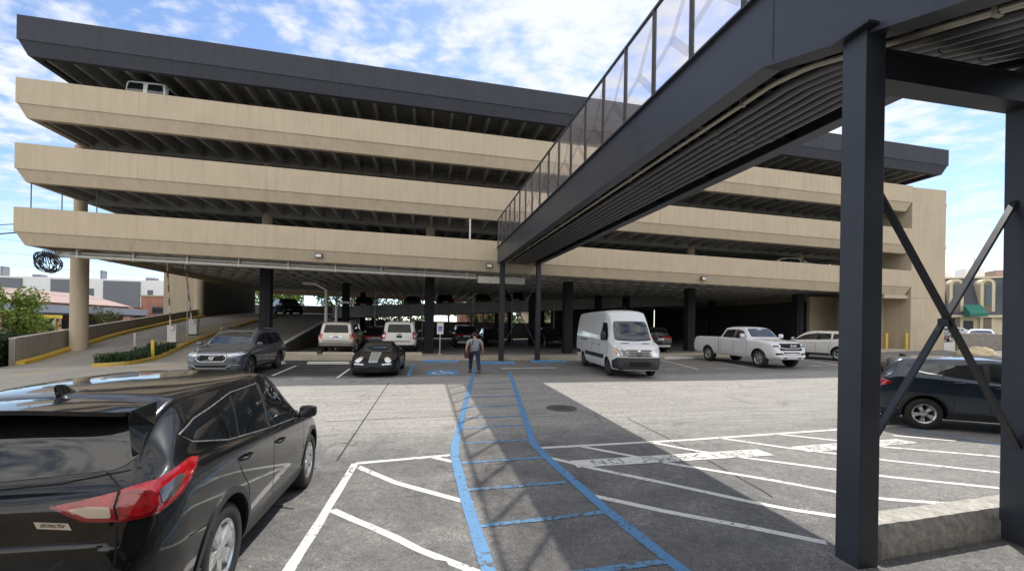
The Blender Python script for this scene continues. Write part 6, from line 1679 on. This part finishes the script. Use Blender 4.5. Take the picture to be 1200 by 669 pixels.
# white panel van
def build_van():
    P = dict(top=[(-3.55, 2.45), (-3.50, 2.62), (-3.2, 2.72), (-1, 2.76), (.8, 2.75), (1.35, 2.68), (1.72, 2.42), (2.36, 1.47), (2.50, 1.385), (2.82, 1.25), (2.98, 1.08), (3.05, .72)],
        belt=[(-3.55, 1.55), (1.4, 1.45), (2.36, 1.33), (2.6, 1.24), (2.9, 1.02), (3.05, .62)], bot=[(-3.55, .42), (-3.2, .34), (2.6, .30), (3.05, .30)],
        wid=[(-3.55, .96), (-3.3, .99), (0, 1.0), (2.1, 1.0), (2.6, .96), (2.9, .86), (3.05, .72)], roofw=[(-3.55, .80), (-3.2, .83), (1.2, .83), (1.72, .79), (2.4, .84), (2.8, .74), (3.05, .52)],
        W=2.0, axles=(2.02, -2.02), wr=.355, L=6.6, H=2.76, xf=3.05, xr=-3.55, crown=.17, beltw=.985, bulge=.012, step=.06, gap=.06)
    c = Car('panel_van', 'white high roof panel van facing the camera with dark bumper and grille star', 'van', P, carpaint('paint_van_white', (.72, .72, .72), 0, .35))
    c.wheels(.215, .22, 8, .05, 'single', M_ALLOYD)
    c.front('windscreen', rnd([(-.76, 1.46), (0, 1.42), (.76, 1.46), (.74, 2.0), (.68, 2.24), (-.68, 2.24), (-.74, 2.0)], .08), M_GLASSB, res=.08)
    c.side('side_window', rnd([(1.12, 1.50), (2.02, 1.44), (1.94, 1.62), (1.60, 2.16), (1.14, 2.20)], .05), M_GLASS, res=.08)
    c.seam([(1.02, 2.36), (1.02, 1.0), (1.05, .42)], w=.016); c.seam([(2.10, 1.40), (2.12, .95), (2.02, .80)], w=.016)
    c.seam([(-.30, 2.40), (-.30, .45)], w=.014); c.side('body_crease', stroke2([(-3.4, 2.25), (.95, 2.30)], .02), M_GALV, res=.14, off=.001, skirt=.003)
    c.side('body_crease', stroke2([(-3.4, 1.35), (.95, 1.32)], .014), M_GALV, res=.14, off=.001, skirt=.003)
    c.side('slide_rail', stroke2([(-2.6, 1.38), (-1.2, 1.375)], .05), M_DARKPL, res=.14, off=.006)
    c.side('rub_strip', [(-1.55, .66), (1.55, .66), (1.55, .84), (-1.55, .84)], M_DARKPL, res=.14, off=.014); c.side('rub_strip', [(-3.35, .66), (-2.46, .66), (-2.46, .84), (-3.35, .84)], M_DARKPL, res=.14, off=.014)
    for k in (.86, -.14): c.handles([(k, 1.22)], M_DARKPL)
    c.mirrors(1.93, 1.62, 1.02, M_DARKPL, (.16, .22, .38))
    c.front('grille', rnd([(-.50, .84), (.50, .84), (.56, 1.06), (.48, 1.10), (-.48, 1.10), (-.56, 1.06)], .03), M_DARKPL, res=.06, off=.010)
    for z in (.90, .97, 1.04): c.front('grille_bar', stroke2([(-.50, z), (.50, z)], .022), M_GALV, res=.08, off=.02)
    em = c.front('emblem', stroke2(circ(0, .97, .10, .10, 24) + [circ(0, .97, .10)[0]], .016), M_CHROME, res=.04, off=.035)
    for a in (90, 210, 330):
        q = c.front('emblem_ray', [(.018 * math.cos(R(a + 90)), .97 + .018 * math.sin(R(a + 90))), (.018 * math.cos(R(a - 90)), .97 + .018 * math.sin(R(a - 90))), (.095 * math.cos(R(a)), .97 + .095 * math.sin(R(a)))], M_CHROME, res=.05, off=.036); q.parent = em
    for sg in (1, -1):
        h = c.corner('headlamp', rnd([(-.42, .86), (-.05, .84), (.10, 1.0), (.13, 1.20), (-.10, 1.12), (-.40, 1.02)], .04), M_LAMP, 1, sg, 38, res=.06, off=.012)
        d = c.corner('indicator', rnd([(.0, .90), (.07, .95), (.10, 1.15), (.02, 1.10)], .02), M_AMBER, 1, sg, 38, res=.06, off=.016); d.parent = h
        c.front('bonnet_vent', rnd([(sg * .42 - .16, 1.335), (sg * .42 + .16, 1.335), (sg * .42 + .16, 1.355), (sg * .42 - .16, 1.355)], .005), M_WELL, res=.06, off=.008)
        w = c.front('wiper', stroke2([(sg * .1, 1.45), (sg * .62, 1.50)], .018), M_DARKPL, res=.08, off=.02)
    c.front('bumper', rnd([(-.80, .34), (.80, .34), (.86, .60), (.80, .78), (.44, .80), (-.44, .80), (-.80, .78), (-.86, .60)], .05), M_DARKPL, res=.07, off=.03)
    for sg in (1, -1): c.corner('bumper_side', rnd([(-.30, .36), (.36, .38), (.36, .66), (.05, .80), (-.30, .80)], .03), M_DARKPL, 1, sg, 55, res=.07, off=.026)
    c.front('lower_grille', rnd([(-.42, .46), (.42, .46), (.42, .64), (-.42, .64)], .02), M_WELL, res=.07, off=.036)
    b = MB(); b.tube([(1.25, .0, 2.66), (1.22, 0, 2.78), (1.14, 0, 2.88)], [.03, .02, .008], 6); b.build('aerial', M_DARKPL, c.root)
    return c
va = build_van(); va.place(at(4.78, -5.9), BACK - R(7), 1.05)

# white pickup
def build_pickup():
    P = dict(top=[(-3.12, 1.20), (-3.08, 1.36), (-2.9, 1.39), (-1.02, 1.40), (-.93, 1.45), (-.80, 1.86), (-.66, 1.92), (-.1, 1.965), (.35, 1.95), (.62, 1.90), (1.22, 1.42), (1.36, 1.365), (2.2, 1.30), (2.58, 1.22), (2.72, 1.06), (2.78, .72)],
        belt=[(-3.12, 1.12), (-2.9, 1.33), (-1.0, 1.34), (0, 1.30), (1.2, 1.27), (2.2, 1.18), (2.6, 1.06), (2.78, .62)], bot=[(-3.12, .52), (-2.8, .46), (2.3, .40), (2.78, .42)],
        wid=[(-3.12, .98), (-2.9, 1.01), (-1, 1.02), (1, 1.02), (1.9, 1.02), (2.4, .97), (2.68, .86), (2.78, .72)], roofw=[(-3.12, .86), (-1.0, .86), (-.8, .70), (.5, .72), (1.25, .84), (2.2, .80), (2.6, .70), (2.78, .55)],
        W=2.06, axles=(1.84, -1.84), wr=.415, L=5.9, H=1.965, xf=2.78, xr=-3.12, crown=.09, beltw=.965, bulge=.012, step=.06, gap=.07)
    c = Car('pickup_truck', 'white four door pickup truck facing the camera, with black RAM lettered grille', 'pickup', P, carpaint('paint_pickup_white', (.72, .72, .73), 0, .35))
    c.wheels(.265, .27, 6, .07, 'pair')
    c.front('windscreen', rnd([(-.76, 1.44), (.76, 1.44), (.66, 1.84), (0, 1.87), (-.66, 1.84)], .06), M_GLASSB, res=.08)
    c.side('side_window', rnd([(.20, 1.36), (1.02, 1.34), (.62, 1.74), (.22, 1.80)], .05), M_GLASS, res=.08); c.side('side_window', rnd([(-.72, 1.385), (.10, 1.365), (.10, 1.80), (-.62, 1.78)], .05), M_GLASS, res=.08)
    c.side('window_pillar', [(.11, 1.35), (.19, 1.35), (.20, 1.82), (.12, 1.82)], M_DARKPL, res=.1, off=.003)
    c.seam([(.15, 1.33), (.14, .9), (.18, .52)], w=.016); c.seam([(1.08, 1.30), (1.08, .8), (1.04, .52)], w=.016); c.seam([(-.80, 1.36), (-.82, .9), (-.80, .52)], w=.016); c.seam([(-.95, 1.40), (-.95, .52)], w=.03)
    c.handles([(.34, 1.19), (-.58, 1.20)]); c.mirrors(.98, 1.48, 1.04, None, (.16, .24, .24))
    c.above('load_bed', rnd([(-3.0, -.80), (-1.02, -.80), (-1.02, .80), (-3.0, .80)], .05), M_WELL, res=.12, off=.006)
    g = c.front('grille', rnd([(-.58, .84), (.58, .84), (.66, .98), (.60, 1.17), (-.60, 1.17), (-.66, .98)], .04), M_WELL, res=.06, off=.010)
    q = c.front('grille_frame', stroke2([(-.66, .98), (-.30, .93), (.30, .93), (.66, .98)], .03), c.paint, res=.06, off=.018); q.parent = g
    tx = text_mesh('RAM', .17, M_CHROME, True); place_flat(tx, g, Vector((P['xf'] + .085, 0, 1.055)), Vector((0, 1, 0)), Vector((0, 0, 1)))
    for z in (.87, 1.14): q = c.front('grille_bar', stroke2([(-.52, z), (.52, z)], .02), M_DARKPL, res=.08, off=.016); q.parent = g
    for sg in (1, -1):
        h = c.corner('headlamp', rnd([(-.26, .96), (.10, .98), (.20, 1.12), (-.26, 1.12)], .03), M_LAMP, 1, sg, 38, res=.06, off=.012)
        d = c.corner('lamp_core', rnd([(-.20, .99), (.04, 1.0), (.06, 1.08), (-.20, 1.08)], .02), M_GLASSB, 1, sg, 38, res=.06, off=.016); d.parent = h
        c.front('fog_recess', rnd([(sg * .66 - .17, .62), (sg * .66 + .17, .62), (sg * .66 + .15, .72), (sg * .66 - .17, .72)], .02), M_WELL, res=.06, off=.010)
        c.front('tow_slot', rnd([(sg * .40 - .10, .46), (sg * .40 + .10, .46), (sg * .40 + .10, .53), (sg * .40 - .10, .53)], .02), M_DARKPL, res=.06, off=.012)
        c.above('bonnet_scoop', rnd([(1.75, sg * .36 - .13), (2.05, sg * .36 - .10), (2.05, sg * .36 + .10), (1.75, sg * .36 + .13)], .03), M_GALV, res=.06, off=.004)
    c.front('lower_grille', rnd([(-.44, .66), (.44, .66), (.44, .76), (-.44, .76)], .03), M_WELL, res=.06, off=.010)
    c.front('bumper', stroke2([(-.84, .585), (0, .56), (.84, .585)], .10), c.paint, res=.06, off=.03)
    c.plate(1, .585, m=M_PLATE)
    for axx in P['axles']: c.side('arch_trim', arc_strip(axx, .425, .487, .512, -5, 185, 18), c.paint, res=.1, off=.02)
    return c
ra = build_pickup(); ra.place(at(13.65, -4.15), BACK + R(1), 1.06)

# white crossover beside it, nose in
def build_white_crossover():
    P = SUV(4.65, 1.88, 1.62, 2.80, .88, wr=.36, tail=1.02, belt_r=1.13, belt_f=1.02, rear0=.14, rear1=.75, rw=.62, hood=1.0, cowl=1.08, nose=.80)
    c = Car('parked_crossover', 'white crossover nosed in beside the pickup, half hidden by the bridge leg', 'suv', P, carpaint('paint_cream_white', (.70, .70, .66), 0, .35))
    c.wheels(.25, .23, 5, .07, 'y'); dress(c, chrome=True)
    for sg in (1, -1): c.corner('tail_lamp', rnd([(-.40, .92), (.10, .90), (.34, 1.0), (-.36, 1.0)], .02), M_RED, -1, sg, 45, res=.06, off=.01)
    c.side('sill_trim', [(-.95, .27), (.95, .27), (.95, .38), (-.95, .38)], M_DARKPL, res=.14, off=.008); c.plate(-1, .85); return c
wc = build_white_crossover(); wc.place(at(19.9, -3.0), FWD + R(13), 1.08)

# dark blue SUV at the right
def build_blue_suv():
    P = SUV(4.50, 1.85, 1.65, 2.67, .87, wr=.355, tail=1.08, belt_r=1.24, belt_f=1.0, rear0=.16, rear1=.56, rw=.64, hood=1.0, cowl=1.10, nose=.78, step=.045, mirror=None)
    c = Car('parked_suv', 'dark blue SUV parked side on behind the right hand bridge leg', 'suv', P, carpaint('paint_navy', (.020, .031, .047), .4, .3))
    c.wheels(.225, .225, 5, .06, 'pair'); dress(c, res=.06, wtop=.16, qsplit=-1.0)
    for sg in (1, -1): c.corner('tail_lamp', rnd([(-.36, 1.0), (-.10, .94), (.18, .97), (.30, 1.06), (.10, 1.12), (-.30, 1.10)], .03), M_RED, -1, sg, 48, res=.05, off=.012)
    c.side('chrome_strip', stroke2([(-1.50, 1.33), (-1.25, 1.275), (-1.0, 1.245)], .02), M_CHROME, res=.06, off=.008)
    for axx in P['axles']: c.side('arch_trim', arc_strip(axx, .365, .418, .46, -10, 190, 20), M_DARKPL, res=.08, off=.008)
    c.side('sill_trim', [(-.88, .27), (.88, .27), (.88, .38), (-.88, .38)], M_DARKPL, res=.12, off=.010)
    c.rear('bumper_trim', rnd([(-.78, .30), (.78, .30), (.78, .52), (-.78, .52)], .03), M_DARKPL, res=.1, off=.01); c.plate(-1, .88)
    b = MB(); b.hexa([(-1.45, -.035, 1.60), (-1.25, -.03, 1.61), (-1.25, .03, 1.61), (-1.45, .035, 1.60), (-1.45, -.008, 1.68), (-1.40, -.008, 1.68), (-1.40, .008, 1.68), (-1.45, .008, 1.68)]); b.build('aerial', c.paint, c.root); return c
hy = build_blue_suv()
_h = math.atan2(-.34, .94)
seat_car(hy, (9.46 + .9 * -math.sin(_h), 9.75 + .9 * math.cos(_h)), _h, zg(*to_local((9.3, 10.5))), zg(*to_local((11.9, 10.1))))

# dark SUV behind the van
def build_dark_suv():
    P = SUV(4.7, 1.92, 1.72, 2.85, .88, wr=.37, tail=1.05, belt_r=1.14, belt_f=1.05, rear0=.10, rear1=.45, rw=.64)
    c = Car('parked_suv', 'black SUV with red lamps seen from behind between van and pickup', 'suv', P, carpaint('paint_black_far', (.010, .010, .012), 0, .3))
    c.wheels(.25, .24, 5, .07, 'pair'); dress(c)
    for sg in (1, -1): c.corner('tail_lamp', rnd([(-.50, .94), (.10, .90), (.30, 1.03), (-.48, 1.06)], .03), M_RED, -1, sg, 42, res=.06, off=.012)
    c.rear('bumper_trim', rnd([(-.70, .40), (.70, .40), (.70, .52), (-.70, .52)], .03), M_GALV, res=.1, off=.01); c.plate(-1, .86, w=.50, h=.20); return c
dk = build_dark_suv(); dk.place(W(12.35, 5.4, zfl(12)), FWD, 1.10)
def far_copy(src, loc, heading, label, scale=1.0, group=None):
    r = copy_tree(src.root); r.location = loc; r.rotation_euler = (0, 0, heading); r.scale = (scale,) * 3; r['label'] = label
    if group: r['group'] = group
    return r
GR = 'dark cars deep inside the garage'
far_copy(dk, W(-7.6, 8.4, zfl(-7)), FWD, 'dark SUV between the silver wagon and the white SUV', 1.0, GR)
far_copy(dk, W(-.9, 12.0, zfl(-1)), FWD, 'dark SUV deep in the garage behind the parking sign', 1.1, GR)
far_copy(dk, W(7.2, 13.2, zfl(7)), BACK, 'dark SUV facing out deep in the garage left of the van', 1.0, GR)
far_copy(dk, W(10.0, 8.0, zfl(10)), BACK, 'dark SUV facing out just right of the van windscreen', 1.0, GR)
far_copy(dk, W(1.8, 14.5, zfl(2)), BACK, 'dark SUV facing out behind the crossed braces of the bridge legs', .95, GR)
far_copy(dk, W(-20.0, 29.0, zr(-20, 29)), BACK + R(35), 'black SUV standing at the top of the entry ramp', 1.08, GR)
GU = 'dark cars on the inner ramp'
for k, (s, lab) in enumerate([(-10.4, 'dark car at the foot of the inner ramp beside the drain pipe'), (-5.6, 'dark car on the inner ramp above the gap between silver wagon and white SUV'), (-2.2, 'dark car on the inner ramp above the white SUV'), (2.0, 'dark car on the inner ramp left of the bridge legs'), (5.4, 'dark car on the inner ramp between the bridge legs')]):
    o = far_copy(vo if k % 2 else dk, W(s, 22.3, zin(s) + .36), (FWD, BACK)[k % 2], lab, 1.0, GU); o['category'] = 'suv'
# upper floors
def build_mpv():
    P = SUV(5.1, 2.0, 1.98, 3.0, .85, wr=.36, tail=1.1, belt_r=1.22, belt_f=1.18, rear0=.05, rear1=.18, rw=.74, hood=1.1, cowl=1.3, nose=.85)
    c = Car('cargo_van', 'white van parked on the third level, its two rear windows above the tan parapet', 'van', P, carpaint('paint_old_white', (.66, .66, .60), 0, .4), fine=False)
    c.wheels(); dress(c, trim=c.paint, split=.05, qsplit=-1.15, rearglass=False)
    for sg in (1, -1): c.rear('rear_window', rnd([(sg * .44 - .36, 1.32), (sg * .44 + .36, 1.32), (sg * .42 + .31, 1.80), (sg * .42 - .32, 1.80)], .06), M_GLASS, res=.1)
    return c
mv = build_mpv(); mv.place(W(-19.05, 3.9, 12.40 + GSL * 19.9), FWD, 1.08)
SEDP = dict(top=[(-2.4, .84), (-2.36, .98), (-1.75, 1.07), (-1.0, 1.38), (-.3, 1.45), (.2, 1.44), (.5, 1.37), (1.15, 1.02), (1.3, .98), (2.0, .86), (2.28, .74), (2.38, .58)], belt=[(-2.4, .78), (-1.7, .98), (0, .97), (1.1, .93), (1.9, .80), (2.38, .50)],
    bot=[(-2.4, .34), (-2, .22), (1.9, .20), (2.38, .24)], wid=[(-2.4, .78), (-2.2, .86), (-1, .92), (1, .92), (1.9, .86), (2.2, .76), (2.38, .62)], roofw=[(-2.4, .66), (-1.6, .66), (-.6, .60), (.5, .60), (1.15, .70), (2.0, .66), (2.38, .5)],
    W=1.86, axles=(1.42, -1.40), wr=.335, L=4.8, H=1.45, xf=2.38, xr=-2.4, ws=(.30, .95), rear=(.6, 1.3), tailz=1.05, qend=-1.25)
def build_sedan(label, paint, cat='car'):
    c = Car('parked_sedan', label, cat, SEDP, paint, fine=False); c.wheels(); dress(c, split=-.15, qsplit=-.95, rearglass=False, wtop=.12)
    c.rear('rear_window', rnd([(-.60, 1.10), (.60, 1.10), (.50, 1.32), (-.50, 1.32)], .05), M_GLASS, res=.1)
    for sg in (1, -1): c.corner('tail_lamp', rnd([(-.36, .84), (.16, .84), (.30, .93), (-.34, .94)], .02), M_RED, -1, sg, 42, res=.08, off=.012)
    c.plate(-1, .70); return c
sd = build_sedan('cream white sedan seen from behind on the street at the far right', carpaint('paint_pearl', (.66, .64, .58), .1, .35)); sd.place(at(40.0, 1.2), TH + R(30), 1.05)
def recolour(r, names):
    pass
s2 = build_sedan('pale silver car beyond the cream white sedan in front of the mansard building', carpaint('paint_teal_silver', (.42, .47, .47), .3, .35)); s2.place(at(52.5, 11.5), TH + R(120), 1.0)
s3 = build_sedan('dark red car beyond the rubble stone wall', carpaint('paint_dark_red', (.10, .02, .025), .2, .35)); s3.place(at(47.2, 9.5), TH + R(10), 1.0)
s4 = build_sedan('silver car on the second level, its roof just above the tan parapet', carpaint('paint_silver', (.52, .49, .43), .35, .32)); s4.place(W(22.3, 2.6, 6.42 - GSL * 22), FWD + R(80), 1.0)
s5 = build_sedan('dark car across the street behind the far left tree', P_BLACK); s5.place(at(-46.2, 29.3, .0), TH + R(100), 1.1); s5.root.location.z = -.6
s6 = build_sedan('white car across the street beside the yellow canopy', carpaint('paint_white', (.70, .69, .66), 0, .35)); s6.place(W(-44.2, 33.2, -.6), TH + R(30), 1.0)
